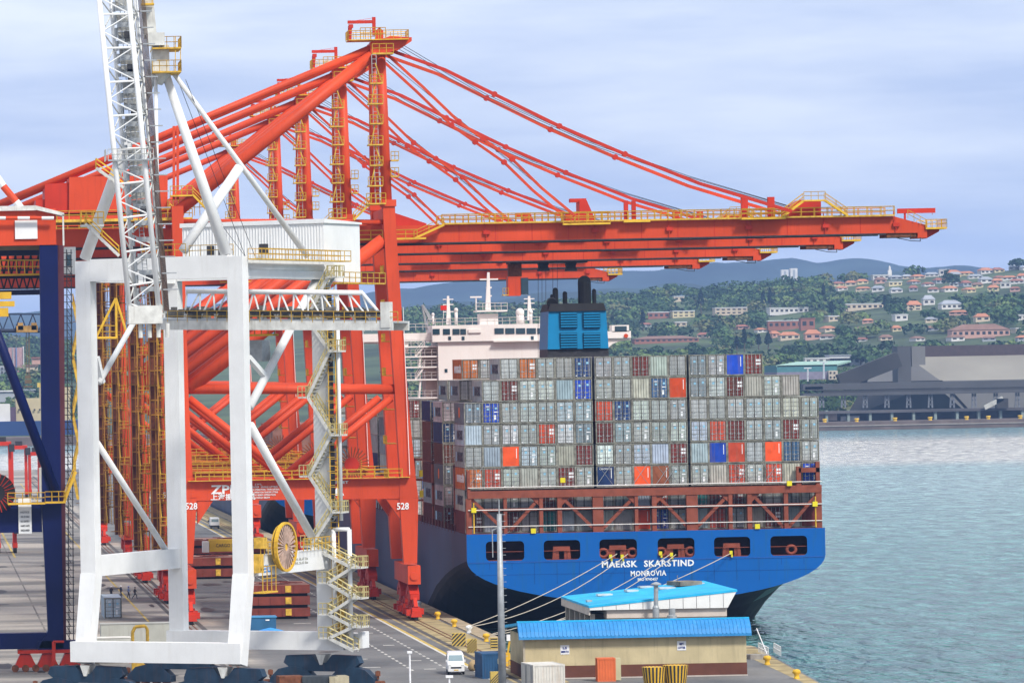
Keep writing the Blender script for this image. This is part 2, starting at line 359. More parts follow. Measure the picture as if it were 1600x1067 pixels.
m = MB(); rs = random.Random(8)     # oil stains and tyre-dark patches on the paving
for k in range(90):
    cx_, cy_ = rs.uniform(-20, 62), rs.uniform(500, 900); rx, ry = rs.uniform(.3, 1.6), rs.uniform(1.0, 7); n_ = 11; a0 = rs.random()*6
    m.add([(cx_+rx*math.cos(2*math.pi*i/n_)*rs.uniform(.6, 1.2), cy_+ry*math.sin(2*math.pi*i/n_)*rs.uniform(.6, 1.2), .018+k*.0002) for i in range(n_)], [tuple(range(n_))])
tag(m.build('oil_stains', mat('oil_stain', (.05, .048, .045), .6, var=.5, scale=1)), kind='structure')
# ================================================================ RED QUAY CRANES
CX, CY = 66.0, 653.0
def L2(u, v, dy=0.0):
    p = at(u, v, CY+dy); return Vector((p.x-CX, dy, p.z))
def stair(ms, mr, p, q, w=.8, side=(0, 1, 0)):
    """flight with stringers (ms) and handrails (mr)"""
    p, q = Vector(p), Vector(q); s_ = Vector(side)*w/2
    for k in (-1, 1):
        ms.beam(p+s_*k, q+s_*k, .28, .09, side); mr.rail([p+s_*k, q+s_*k], 1.0, 2.2)
    n = max(2, int((q-p).length/.55))
    for i in range(n):
        c = p.lerp(q, (i+.5)/n); ms.box(c, (.35 if side[1] else w, w if side[1] else .35, .05))
def make_crane(num):
    t = thing('container_crane', '', 'container crane')
    NY, FY = 1.0, 17.5
    # bogies with wheels, sill beams, legs
    for xr, px in ((0.0, 641.5), (-30.1, 291)):
        for y0, nm in ((-2.4, 'bogie'), (9.8, 'bogie')):
            m = MB()
            for k in range(4):
                c = y0+1.3+k*2.5; m.plate([(xr-.55, 1.35), (xr-.75, .5), (xr+.75, .5), (xr+.55, 1.35)], c-1.05, c+1.05)
            for k in range(2):
                c = y0+2.55+k*5; m.beam((xr, c-1.6, 1.6), (xr, c, 3.0), .8, .5, (1, 0, 0)); m.beam((xr, c+1.6, 1.6), (xr, c, 3.0), .8, .5, (1, 0, 0)); m.box((xr, c, 1.5), (1.1, 4.0, .5))
            m.beam((xr, y0+2.3, 3.1), (xr, y0+5, 4.4), .9, 1.3, (1, 0, 0)); m.beam((xr, y0+7.7, 3.1), (xr, y0+5, 4.4), .9, 1.3, (1, 0, 0)); m.box((xr, y0+5, 3.1), (1.2, 6.0, .7))
            for k in range(4): m.box((xr+.95*(1 if k % 2 else -1), y0+1.3+k*2.5, 1.1), (.7, .9, .8))
            b = m.build(nm, [ORANGE2], t, kind='stuff')
            w = MB()
            for k in range(8): 
                c = y0+.75+k*1.25; w.tube((xr-.25, c, .36), (xr+.25, c, .36), .34, 10)
            w.build('wheel', [DARK], b, kind='stuff')
        sill = MB(); sill.bb((xr-.85, -.1, 4.8), (xr+.85, 18.6, 7.3)); sill.tube((xr, -.28, 5.9), (xr, -.05, 5.9), .55, 12)
        sill.build('sill_beam', [ORANGE], t)
        for yy in (NY, FY):
            m = MB()
            if xr == 0.0: pts = [(641.5, 880, 20.5), (639, 778, 29), (637.5, 745, 24), (629, 640, 20), (612, 400, 19), (607.5, 322, 19)]
            else: pts = [(291, 880, 21), (293, 778, 29), (290, 745, 22), (286.5, 640, 18), (279, 400, 18), (277.5, 322, 18)]
            P = [(L2(u, v), w/11.6) for u, v, w in pts]
            for (a, wa), (b, wb) in zip(P[:-1], P[1:]):
                a, b = Vector((a.x, yy, a.z)), Vector((b.x, yy, b.z)); m.beam(a, b, wa, 2.0, w2=wb)
            lg = m.build('leg', [ORANGE], t, kind='stuff')
            if xr == 0.0: m = MB(); m.box((P[-1][0].x, yy, P[-1][0].z+.4), (2.0, 2.4, .9)); m.build('leg_cap', [ORANGE], t)
            if yy == NY:
                c = L2(629.5 if xr == 0.0 else 299, 791)
                if num: text('number', num, WPAINT, 1.25, (c.x, -.06, c.z), parent=t, wide=1.6, bold=.02)
    # portal beams between the legs
    for yy in (NY, FY):
        a, b = L2(294, 766.5), L2(640, 763); m = MB()
        m.plate([(a.x, a.z-1.35), (b.x, b.z-1.35), (b.x, b.z+1.35), (a.x, a.z+1.35)], yy-.9, yy+.9)
        for xx, s in ((a.x+1.2, 1), (b.x-1.2, -1)): m.plate([(xx, a.z-1.3), (xx+2.2*s, a.z-1.3), (xx, a.z-4.5)], yy-.8, yy+.8)
        m.build('portal_beam', [ORANGE], t, kind='stuff')
        z = (a.z+b.z)/2
        m = MB(); m.bb((a.x, yy-1.9 if yy == NY else yy+1.0, z+1.38), (b.x, yy-1.0 if yy == NY else yy+1.9, z+1.46)); m.build('walkway', [YELD], t)
        for off in (-1.85, -1.0) if yy == NY else (1.0, 1.85):
            m = MB(); m.rail([(a.x+1, yy+off, z+1.45), (b.x-1, yy+off, z+1.45)], 1.1, 1.9, .07); m.build('railing', [YEL], t, kind='stuff')
    if num == '528':
        c = L2(358, 765); text('maker_lettering', 'ZPMC', WPAINT, 1.6, (L2(362, 765).x, .04, c.z), parent=t, wide=5.6, bold=.04)
        c = L2(358, 777); text('maker_lettering', '上海振华港机', WPAINT, .9, (L2(364, 777).x, .04, c.z+.02), parent=t, wide=6.0, bold=.02)
        for i, (s_, wd) in enumerate((('S.W.L.', 1.0), ('UNDER SPREADER  SINGLE LIFTING', 5.2), ('UNDER SPREADER OPERATION  TWIN LIFTING', 5.6), ('UNDER SPREADER OPERATION TANDEM LIFTING', 5.2), ('UNDER CARGO BEAM OPERATION', 4.6), ('UNDER CARGO BEAM', 3.0))):
            c = L2(404, 756.5+i*4.2); text('notice_lettering', s_, WPAINT, .32, (c.x, .04, c.z), parent=t, wide=wd, bold=.004)
        c = L2(527, 753.5); text('owner_lettering', 'TRANSNET', WPAINT, .5, (c.x-.3, .04, c.z), parent=t, wide=3.6, bold=.015)
        m = MB(); m.plate([(c.x-.7, c.z-1.75), (c.x-.1, c.z-.7), (c.x+.5, c.z-1.0), (c.x+.9, c.z-1.75)], .02, .06); m.build('owner_emblem', [WPAINT], t)
    # Y-direction ties and horizontal tubes
    for yy in (NY, FY):
        for (u0, v0, u1, v1, r) in ((290, 608, 618, 608, .68), (452, 346, 600, 347, .36), (280, 346, 452, 346, .36)):
            a, b = L2(u0, v0), L2(u1, v1); MB().tube((a.x, yy, a.z), (b.x, yy, b.z), r, 12).build('cross_tube', [ORANGE], t, smooth=True)
        for (u0, v0, u1, v1, r) in ((612, 622, 460, 746, .50), (296, 622, 452, 746, .50), (600, 375, 296, 606, .92)):
            a, b = L2(u0, v0), L2(u1, v1); MB().tube((a.x, yy, a.z), (b.x, yy, b.z), r, 12).build('brace', [ORANGE], t, smooth=True)
    for (u, v) in ((637, 760), (292, 762), (609, 335), (277, 335), (277, 420)):
        a = L2(u, v); MB().beam((a.x, NY, a.z), (a.x, FY, a.z), 1.7, 1.4, (1, 0, 0)).build('tie_beam', [ORANGE], t)
    # girder behind the legs, boom over the water: one box girder between the legs
    YB0, YB1 = 6.4, 11.8
    def B(u, v): p = L2(u, v, YB0); return (p.x, p.z)
    m = MB(); m.plate([B(-75, 361), B(604, 352), B(604, 379.5), B(-75, 390)], YB0, YB1); m.build('girder', [ORANGE], t)
    m = MB(); m.plate([B(607, 353), B(1396, 338), B(1448, 352), B(1449, 371.5), B(1434, 372), B(1434, 364), B(1385, 364.5), B(607, 380.5)], YB0, YB1); m.build('boom', [ORANGE], t)
    for yy in (YB0-.35, YB1-.1):  # rail strip, its dark colour also standing for the bottom flange's shadow line
        a, b = B(612, 380.5), B(1384, 364.5); m = MB(); m.plate([(a[0], a[1]-.22), (b[0], b[1]-.22), (b[0], b[1]), (a[0], a[1])], yy, yy+.45); m.build('trolley_rail', [DARK], t)
        a, b = B(-75, 390), B(600, 379.5); m = MB(); m.plate([(a[0], a[1]-.22), (b[0], b[1]-.22), (b[0], b[1]), (a[0], a[1])], yy, yy+.45); m.build('trolley_rail', [DARK], t)
    m = MB(); m.plate([B(611, 330), B(668, 349), B(668, 353), B(611, 356)], YB0+1.2, YB1-1.2); m.build('boom_hinge', [ORANGE2], t)
    m = MB()
    for u in (1400, 1290, 1170, 1046, 930, 760): # rail hangers and stiffening plates low on the web
        a = B(u, 362-.019*(u-1046)); m.tube((a[0], YB0-.25, a[1]-.5), (a[0]-.35, YB0-.25, a[1]+2.2), .07, 4); m.box((a[0], YB0-.2, a[1]+.35), (.9, .35, .5))
    m.build('bracket', [ORANGE2], t, kind='stuff')
    m = MB()
    for k in range(13): u = 660+k*57; a, b = B(u, 352-.0195*(u-660)), B(u, 379-.0205*(u-660)); m.bb((a[0]-.05, YB0-.03, b[1]), (a[0]+.05, YB0, a[1]))
    m.build('weld_seams', [ORANGE2], t, kind='stuff')
    m = MB(); a, b = B(1386, 371), B(1432, 369); m.bb((a[0], YB0+.2, b[1]-.1), (b[0], YB1-.2, b[1]+.5)); m.build('buffer_housing', [RUST], t)
    m = MB(); a, b, c = B(1401, 372), B(1438, 377), B(1438, 371); d = B(1423, 374); m.path([(a[0], YB0, a[1]), (d[0], YB0, d[1]-.2), (b[0], YB0, b[1]), (c[0], YB0, c[1])], .07, 4); m.path([(d[0], YB0, d[1]), (d[0], YB0, d[1]+.6)], .06, 4); m.build('cage', [DARK], t)
    m = MB(); a, b = B(1450, 362), B(1470, 359); m.plate([(a[0], a[1]-.9), (b[0], b[1]-.2), (b[0], b[1]+.4), (a[0], a[1]+.5)], YB0+1, YB1-1); m.build('boom_tip', [ORANGE2], t)
    m = MB(); a = B(1446, 357); b = B(1479, 357); m.bb((a[0], YB0-.3, a[1]-.12), (b[0], YB1+.3, a[1]+.12)); m.build('tip_platform', [YEL], t)
    m = MB(); z = a[1]+.1; m.rail([(a[0], YB0-.3, z), (b[0], YB0-.3, z), (b[0], YB1+.3, z), (a[0], YB1+.3, z)], 1.1, .8, .07)
    p0, p1 = B(1418, 341), B(1447, 356); m.rail([(p0[0], YB0-.3, p0[1]), (p1[0], YB0-.3, p1[1])], 1.1, 1, .07); m.build('railing', [YEL], t, kind='stuff')
    m = MB(); a, b = B(1405, 331), B(1464, 329); m.bb((a[0], YB0+1, a[1]-.2), (b[0], YB0+1.5, a[1]+.45)); m.tube((a[0]+1, YB0+1.2, a[1]-1.2), (a[0]+1, YB0+1.2, a[1]), .15, 6); m.tube((b[0]-.4, YB0+1.2, a[1]-.5), (b[0]-.4, YB0+1.2, a[1]-.1), .04, 4); m.build('service_jib', [ORANGE2], t)
    # handrails and walkway along the boom
    for side in (YB0-.9, YB1+.1):
        m = MB(); a, b = B(690, 350), B(1396, 337.5); m.bb((a[0], side, a[1]-.1), (b[0], side+.8, a[1]+.1)); m.build('walkway', [YELD], t)
        m = MB()
        for oo in (0, .8): m.rail([(a[0], side+oo, a[1]+.1), (b[0], side+oo, b[1]+.15)], 1.15, 1.8, .085)
        m.build('railing', [YEL], t, kind='stuff')
    # lower walkway beside the waterside leg with steps up to the boom
    m, r = MB(), MB(); a, b, c, d = B(607, 374), B(664, 374), B(692, 352), B(560, 375)
    m.bb((d[0], YB0-1.6, a[1]-.12), (b[0], YB0-.5, a[1]+.12)); r.rail([(d[0], YB0-1.6, a[1]), (b[0]-1.2, YB0-1.6, a[1])], 1.2, 1.6, .09)
    stair(m, r, (b[0]-1.6, YB0-1.2, a[1]), (c[0], YB0-1.2, c[1]))
    m.build('walkway', [YEL], t, kind='stuff'); r.build('railing', [YEL], t, kind='stuff')
    # anchor point for the outer stays
    for u0, w in ((1213, 0), (912, 1)):
        a = B(u0, 340.5 if not w else 346)
        if not w:
            m = MB(); m.plate([(a[0]+1.5, a[1]-.4), (a[0]+6.2, a[1]-.4), (a[0]+6.2, a[1]+2.2), (a[0]+3.5, a[1]+2.4), (a[0]+1.5, a[1]+1.2)], YB0+.6, YB1-.6); m.build('stay_anchor', [ORANGE2], t)
            m, r = MB(), MB(); m.bb((a[0]-5, YB0-1.7, a[1]-.2), (a[0]+1, YB0-.2, a[1])); stair(m, r, (a[0]+.5, YB0-1.2, a[1]), (a[0]+3.5, YB0-1.2, a[1]+2.2)); m.bb((a[0]+3.4, YB0-1.7, a[1]+2.1), (a[0]+6.4, YB0-.3, a[1]+2.3))
            r.rail([(a[0]-5, YB0-1.7, a[1]), (a[0]+.5, YB0-1.7, a[1])], 1.1, 1.4, .07); r.rail([(a[0]+3.5, YB0-1.7, a[1]+2.3), (a[0]+6.4, YB0-1.7, a[1]+2.3)], 1.1, 1, .07); stair(m, r, (a[0]+6.4, YB0-1.2, a[1]+2.2), (a[0]+9.4, YB0-1.2, a[1]+.1))
            m.build('walkway', [YEL], t, kind='stuff'); r.build('railing', [YEL], t, kind='stuff')
            for k in (0, 3.0):
                m = MB(); z = a[1]; x = a[0]-4.2+k*1.2; m.box((x, YB0+.6, z+1.4), (.9, .7, 2.9)); m.build('stay_rest', [ORANGE2], t)
        else:
            m = MB(); m.plate([(a[0]-2.3, a[1]-.2), (a[0]+1.9, a[1]-.2), (a[0]+.6, a[1]+2.9), (a[0]-.4, a[1]+2.9), (a[0]-.4, a[1]+1.2), (a[0]-2.3, a[1]+1.0)], YB0+1, YB1-1); m.box((a[0]-.5, YB0+2, a[1]+2.9), (2.2, 1.4, .5)); m.build('stay_anchor', [ORANGE2], t)
            m = MB(); m.bb((a[0]-3, YB0-1.7, a[1]-.5), (a[0]+3.4, YB0-.3, a[1]-.25)); m.build('platform', [YEL], t)
            r = MB(); r.rail([(a[0]-3, YB0-1.7, a[1]-.3), (a[0]+3.4, YB0-1.7, a[1]-.3)], 1.4, 1, .08); r.build('railing', [YEL], t, kind='stuff')
    for u0 in (979, 991):
        a = B(u0, 343); MB().box((a[0], YB0+.4, a[1]+1.25), (.55, .6, 2.6)).build('stay_rest', [ORANGE2], t)
    a = B(991, 342); MB().bb((a[0]-1.6, YB0-1.2, a[1]-.5), (a[0]+2, YB0-.2, a[1]-.2)).build('platform', [YEL], t)
    # masts, apex
    for yy, du in ((.9, 0), (18.0, 0)):
        yt = 3.4 if yy < 5 else 13.2
        a, b = L2(605.5, 322), L2(597.5, 62); w = MB()
        w.tube((a.x, yy, a.z), (b.x, yt, b.z), .72, 18, r2=.66).build('mast', [ORANGE], t, smooth=True)
    a = L2(598, 62); MB().bb((a.x-.8, 2.4, a.z-2.0), (a.x+.8, 14.6, a.z+.2)).build('apex_beam', [ORANGE], t)
    for yy in (2.2, 13.6):
        c = [L2(580, 65), L2(613, 55), L2(646, 57), L2(646, 63), L2(628, 75), L2(600, 84), L2(582, 84)]
        m = MB(); m.plate([(p.x, p.z) for p in c], yy, yy+1.0); m.build('apex_plate', [ORANGE], t)
    c = L2(596, 50); MB().plate([(c.x-.5, c.z-1.6), (c.x+.5, c.z-1.6), (c.x+.5, c.z+.3), (c.x, c.z+.8), (c.x-.5, c.z+.3)], 2.6, 4.2).build('apex_fairing', [ORANGE], t)
    m = MB(); a, b = L2(546, 62), L2(640, 60); m.bb((a.x, 1.2, a.z-.06), (b.x, 5.4, a.z+.06)); m.build('apex_platform', [YEL], t)
    m = MB(); z = a.z+.1; m.rail([(a.x, 1.2, z), (b.x, 1.2, z), (b.x, 5.4, z), (a.x, 5.4, z), (a.x, 1.2, z)], 1.15, 1.0, .07)
    c = L2(566, 60); m.rail([(c.x, 2.5, z), (c.x+3.4, 2.5, z)], 1.6, .7, .08); m.build('railing', [YEL], t, kind='stuff')
    m = MB(); a, b = L2(548, 64), L2(549, 40); m.tube((a.x, 2, a.z), (b.x, 2, b.z), .28, 8); m.box((b.x+.1, 2, b.z), (.6, .6, .5)); m.build('davit_post', [ORANGE2], t)
    m = MB(); a, b, c = L2(590, 52), L2(590, 23), L2(550, 31); m.box((a.x, 5, (a.z+b.z)/2), (.45, .45, b.z-a.z)); m.box(((a.x+c.x)/2, 5, c.z), (a.x-c.x+.3, .4, .42)); m.tube((b.x, 5, b.z-.1), (c.x+1, 5, c.z+.2), .03, 3); m.build('service_jib', [ORANGE2], t)
    # ladder platforms down the side of the near mast, under the apex
    m, r = MB(), MB(); i = 0
    a, b = L2(582, 83), L2(615, 83); m.bb((a.x, 0, a.z-.2), (b.x, 2, a.z)); r.rail([(a.x, 0, a.z), (b.x, 0, a.z)], 1.2, .9, .08)
    for v in (130, 162, 193, 226, 258, 290):
        a, b = L2(578-(i % 2)*3, v), L2(598, v); m.bb((a.x, -.6, a.z-.18), (b.x, 1.6, a.z)); r.rail([(a.x, -.6, a.z), (b.x, -.6, a.z)], 1.1, .8, .08)
        c = L2(586, v-31); m.beam((a.x+.4 if i % 2 else a.x+1.6, 0, a.z), (c.x, 0, c.z), .14, .5)
        i += 1
    for v in (250, 275): a, b = L2(611, v), L2(623, v); m.bb((a.x, -.2, a.z-.18), (b.x, 1.4, a.z)); r.rail([(a.x, -.2, a.z), (b.x, -.2, a.z)], 1.1, .6, .08)
    a, b = L2(572, 318), L2(602, 318); m.bb((a.x, -1, a.z-.2), (b.x, 2.4, a.z)); r.rail([(a.x, -1, a.z), (b.x, -1, a.z)], 1.3, .7, .09)
    a, b = L2(552, 344), L2(578, 318); stair(m, r, (a.x, -.4, a.z), (b.x, -.4, b.z))
    m.build('ladder_platform', [YELD], t, kind='stuff'); r.build('railing', [YEL], t, kind='stuff')
    l = MB(); a, b = L2(584, 86), L2(590, 318)
    for k in (-.3, .3): l.tube((a.x+k, -.1, a.z), (b.x+k, -.1, b.z), .06, 4)
    for i in range(34): c = Vector((a.x, -.1, a.z)).lerp(Vector((b.x, -.1, b.z)), i/34); l.box(c, (.6, .08, .06))
    l.build('ladder', [STEEL], t, kind='stuff')
    # back stays and rear diagonals
    for yy, yb in ((3.0, 4.5), (14.0, 13.5)):
        a, b = L2(586, 72), L2(-62, 343); MB().tube((a.x, yy, a.z), (b.x, yb, b.z), .50, 12).build('backstay', [ORANGE], t, smooth=True)
        a, b = L2(590, 80), L2(281, 328); MB().tube((a.x, yy, a.z), (b.x, 1.4 if yy < 5 else 16.6, b.z), .82, 14).build('rear_brace', [ORANGE], t, smooth=True)
    # fore stays: linked bars that sag a little
    for yy in (4.0, 13.2):
        for pts, nm in (([(614, 76), (700, 106.5), (778, 145), (880, 195), (983, 239), (1100, 285), (1246, 329)], 'outer_forestay'),
                        ([(610, 83), (665, 133), (722, 188), (760, 215), (806, 247), (852, 292), (905, 336)], 'inner_forestay')):
            for a, b in zip(pts[:-1], pts[1:]):
                a, b = L2(*a), L2(*b); MB().beam((a.x, yy, a.z), (b.x, yy, b.z), .44 if nm[0] == 'o' else .36, .30).build(nm, [ORANGE if yy > 9 or nm[0] == 'i' else ORANGE2], t)
            m = MB()
            for a in pts[2:5]: a = L2(*a); m.tube((a.x, yy-.4, a.z), (a.x, yy+.4, a.z), .40, 8)
            m.build('stay_link', [ORANGE2], t, kind='stuff')
    for k, yy in enumerate((7.4, 8.2, 10)):
        pts = [L2(640-k*3, 66+k*1.5), L2(768, 142+k*2), L2(930, 216+k), L2(1090, 272+k), L2(1258, 322)]
        MB().path([(p.x, yy, p.z) for p in pts], .055, 4).build('hoist_rope', [DARK], t)
    for k in range(2):
        pts = [L2(612+k*3, 88), L2(760, 208), L2(905, 328)]; MB().path([(p.x, 8+k, p.z) for p in pts], .035, 3).build('hoist_rope', [DARK], t)
    # machinery house on the rear girder, with its walkway
    def M(u, v): p = L2(u, v, 2.5); return (p.x, p.z)
    m = MB(); m.plate([M(108, 277), M(262, 273), M(262, 330), M(108, 333)], 2.5, 15.5); mh = m.build('machinery_house', [ORANGE], t)
    m = MB(); m.plate([M(70, 288), M(107.8, 285), M(107.8, 333), M(70, 334)], 3.0, 15); m.build('annex', [ORANGE2], mh)
    m = MB(); m.plate([M(56, 312), M(69.8, 311), M(69.8, 335), M(56, 336)], 3.5, 14); m.build('switch_room', [ORANGE2], mh)
    m = MB(); a, b = M(50, 344.5), M(300, 340); m.bb((a[0], 1.2, b[1]-.35), (b[0], 15.9, b[1])); m.build('walkway', [YELD], t)
    m = MB(); m.rail([(a[0], 1.2, b[1]), (b[0], 1.2, b[1])], 1.15, 1.7, .09); m.build('railing', [YEL], t, kind='stuff')
    m = MB(); m.rail([(M(262, 341)[0], 1.2, b[1]+.2), (M(262, 341)[0]+5, 1.2, b[1]+.2)], 2.2, .7, .08); a, b = M(265, 306), M(300, 306); m.bb((a[0], .4, a[1]-.2), (b[0], 2.4, a[1])); m.rail([(a[0], .4, a[1]), (b[0], .4, a[1])], 1.2, .8, .08); stair(m, m, (b[0], .8, a[1]), (b[0]+2.6, .8, a[1]-2.8)); m.build('leg_platform', [YEL], t, kind='stuff')
    for u in (273, 279):
        a, b = L2(u, 312), L2(u, 196); MB().beam((a.x, 2.2, a.z), (b.x, 2.2, b.z), .35, .35).build('stay_prop', [ORANGE], t)
    # landside stair tower
    m, r = MB(), MB(); x0, x1 = -33.2, -31.6; z = 7.5; k = 0
    while z < 50:
        a, b = ((x0, 3.0, z), (x0, 7.2, z+2.9)) if k % 2 == 0 else ((x0, 7.2, z), (x0, 3.0, z+2.9))
        stair(m, r, a, b, .8, (1, 0, 0)); m.bb((x0-.7, (7.2 if k % 2 == 0 else 1.4), z+2.8), (x0+1.0, (8.8 if k % 2 == 0 else 3.0), z+2.95))
        yy = 8.8 if k % 2 == 0 else 1.4; r.rail([(x0-.7, yy, z+2.9), (x0+1.0, yy, z+2.9)], 1.1, .8, .08); z += 2.9; k += 1
    for yy in (1.4, 8.8):
        for xx in (x0-.7, x0+1.0): m.beam((xx, yy, 7.3), (xx, yy, 51), .14, .14)
    m.build('stair_tower', [mat('stair_ochre', (.36, .17, .03), .75, var=.3, scale=1)], t, kind='stuff'); r.build('railing', [YEL], t, kind='stuff')
    m = MB(); m.bb((-34.4, 10, 7.5), (-33.0, 12.2, 50)); m.build('lift_shaft', [mat('shaft_brown', (.15, .045, .02), .8, var=.4, scale=1.2, streak=.5)], t); m = MB()
    for k in range(21): z = 8+k*2; m.bb((-34.6, 9.85, z), (-32.8, 9.98, z+.18)); m.bb((-35.2, 8.8, z), (-33.2, 9.8, z+.1)) if k % 3 == 0 else None
    for xx in (-34.5, -32.9): m.bb((xx-.04, 9.8, 7.5), (xx+.04, 9.9, 50))
    m.build('shaft_lattice', [mat('stair_ochre', (0, 0, 0))], t, kind='stuff')
    # waterside leg platforms and cable reel
    m, r = MB(), MB()
    z = 19.0
    while z < 48: m.bb((-3.0, 3.4, z), (-1.6, 8, z+.12)); r.rail([(-3, 3.4, z), (-3, 8, z)], 1.1, .9, .08); z += 4.6
    m.build('platform', [YELD], t, kind='stuff'); r.build('railing', [YEL], t, kind='stuff')
    c = L2(556, 727); m = MB(); m.tube((c.x, 6, c.z), (c.x, 6.5, c.z), 1.0, 20); rl = m.build('cable_reel', [ORANGE2], t)
    m = MB()
    for k in range(28):
        th = 2*math.pi*k/28; ca, sa = math.cos(th), math.sin(th); m.beam((c.x+ca*1.0, 6.1, c.z+sa*1.0), (c.x+ca*2.4, 6.1, c.z+sa*2.4), .14, .2)
    m.build('spoke', [mat('reel_brown', (.25, .07, .02), .7)], rl, kind='stuff')
    m = MB(); a = L2(596, 100)
    m.tube((L2(629.5, 480).x, -.3, 42), (L2(640, 745).x, -.3, 19.5), .05, 4); m.build('cable', [WPAINT], t)
    return t
cr = make_crane('528'); cr.location = (CX, CY, 0); cr['group'] = 'red ship-to-shore cranes in a row along the quay'
cr['label'] = 'nearest red container crane with 528 on its legs and the longest boom in view'
CRANES = [(cr, 653)]
cr2 = make_crane('527'); cr2.location = (CX, 713, 0)
cr2['group'] = cr['group']; cr2['label'] = 'second red container crane in the row, directly behind the one numbered 528'
for y, n_, lb in ((783, '', 'third red container crane in the row, boom tip over the ship stern'),
               (845, '', 'fourth red container crane in the row, behind three others'),
               (957, '', 'farthest red container crane in the row, shortest looking boom ending near the blue funnel')):
    c = dup(cr2, (CX, y, 0), label=lb)
    for ch in list(c.children):
        if ch.name.startswith('number'): bpy.data.objects.remove(ch)
# trolley with driver's cab and spreader hung from the boom of the third crane
t = thing('crane_trolley', 'dark trolley with an orange driver cab hanging under the red booms above the ship bridge', 'crane trolley')
Yt = 790.0
def T(u, v, dy=0): return at(u, v, Yt+dy)
a, b = T(797, 409), T(918, 406)
MB().bb((a.x, Yt, a.z-.35), (b.x, Yt+5.4, a.z+.25)).build('trolley_frame', [DARK], t)
a, b = T(795, 432), T(815, 462); MB().bb((a.x, Yt+1, b.z), (b.x, Yt+3.6, a.z)).build('driver_cab', [ORANGE], t)
a, b = T(815.3, 434), T(827, 460); MB().bb((a.x, Yt+1, b.z), (b.x, Yt+3.4, a.z)).build('cab_window', [GLASS], t)
m = MB(); a, b = T(806, 410), T(806, 432)
m.bb((a.x-1, Yt+1.4, b.z), (a.x+1.1, Yt+3.2, a.z)); m.build('cab_hanger', [RUST], t)
m = MB(); a = T(786, 433); m.bb((a.x, Yt+.5, a.z-3), (a.x+.9, Yt+2.5, a.z-2.85)); m.rail([(a.x, Yt+.5, a.z-2.9), (a.x+.9, Yt+.5, a.z-2.9)], 1.1, .5, .07); m.build('access_platform', [YEL], t, kind='stuff')
for u in (850, 893):
    m = MB(); a = T(u, 414); m.plate([(a.x-1.1, a.z+.9), (a.x+1.1, a.z+.9), (a.x+.7, a.z-.2), (a.x+1.0, a.z-1.0), (a.x-.9, a.z-1.0), (a.x-.7, a.z-.2)], Yt+.2, Yt+2); m.build('headblock', [BLACK], t)
m = MB()
for u in (843, 849, 855, 866, 873): a, b = T(u, 412), T(u, 560); m.tube((a.x, Yt+1.8, a.z), (b.x, Yt+1.8, b.z), .045, 3)
m.build('hoist_rope', [DARK], t, kind='stuff')
# ================================================================ CONTAINER SHIP
SX, SY, HB = 72.77, 650.0, 23.95           # port side, transom, half beam
SCX = SX+HB
def S2(u, v, dy=0.0): return at(u, v, SY+dy)
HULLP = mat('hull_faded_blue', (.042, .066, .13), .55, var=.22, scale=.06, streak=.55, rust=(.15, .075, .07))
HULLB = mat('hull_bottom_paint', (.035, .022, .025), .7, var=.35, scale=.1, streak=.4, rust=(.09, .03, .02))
HULLK = mat('stern_underside_shade_paint', (.006, .008, .014), .6, var=.3, scale=.1)  # dark underside paint, near-black to hold the port quarter's shade
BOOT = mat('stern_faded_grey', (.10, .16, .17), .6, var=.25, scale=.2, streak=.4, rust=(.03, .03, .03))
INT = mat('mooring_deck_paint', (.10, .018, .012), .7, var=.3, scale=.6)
ZD = 11.45
def hull_section(zt, zb, top=ZD, w=HB, n=14):
    P = [(w, top)]
    zt = min(zt, top-.5)
    P.append((w, zt))
    for i in range(1, n):
        th = (i/n)*math.pi/2; P.append((w*math.cos(th)**1.0, zt-(zt-zb)*math.sin(th)))
    P.append((0, zb)); return P
def build_hull(name, root, cx, y0, L, y_start=0.0):
    st = [(0, 7.9, 2.0, HB), (8, 7.2, 1.2, HB), (16, 6.4, .1, HB), (27, 5.0, -2.4, HB), (39, 3.0, -6.5, HB), (51, 0, -11, HB), (64, -5, -13, HB), (80, -8, -13, HB), (L-80, -8, -13, HB), (L-55, -6, -13, HB*.93), (L-35, -2, -13, HB*.72), (L-15, 4, -13, HB*.36), (L, 9, -12, HB*.05)]
    secs = []
    for s, zt, zb, w in st:
        top = ZD if s < L-60 else ZD+3
        half = hull_section(zt, zb, top, w); full = [(-x, z) for x, z in half]+[(x, z) for x, z in half[-2::-1]]
        secs.append([(cx+x, y0+s, z) for x, z in full])
    n = len(secs[0]); m = MB()
    for j in range(len(secs)-1):
        P = secs[j]+secs[j+1]
        for i in range(n-1):
            z = (secs[j][i][2]+secs[j][i+1][2]+secs[j+1][i][2]+secs[j+1][i+1][2])/4
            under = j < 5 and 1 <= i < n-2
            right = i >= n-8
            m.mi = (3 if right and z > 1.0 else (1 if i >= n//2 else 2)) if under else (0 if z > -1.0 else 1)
            m.add([secs[j][i], secs[j][i+1], secs[j+1][i+1], secs[j+1][i]], [(0, 1, 2, 3)])
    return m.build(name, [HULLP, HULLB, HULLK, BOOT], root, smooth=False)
ship = thing('container_ship', 'large blue container ship moored stern towards the viewer beside the quay', 'container ship', (SCX, SY, 0))
def rel(o, root=ship):
    o.parent = root; o.matrix_parent_inverse = Matrix.Translation(-root.location); return o
hull = rel(build_hull('hull', None, SCX, SY, 299))
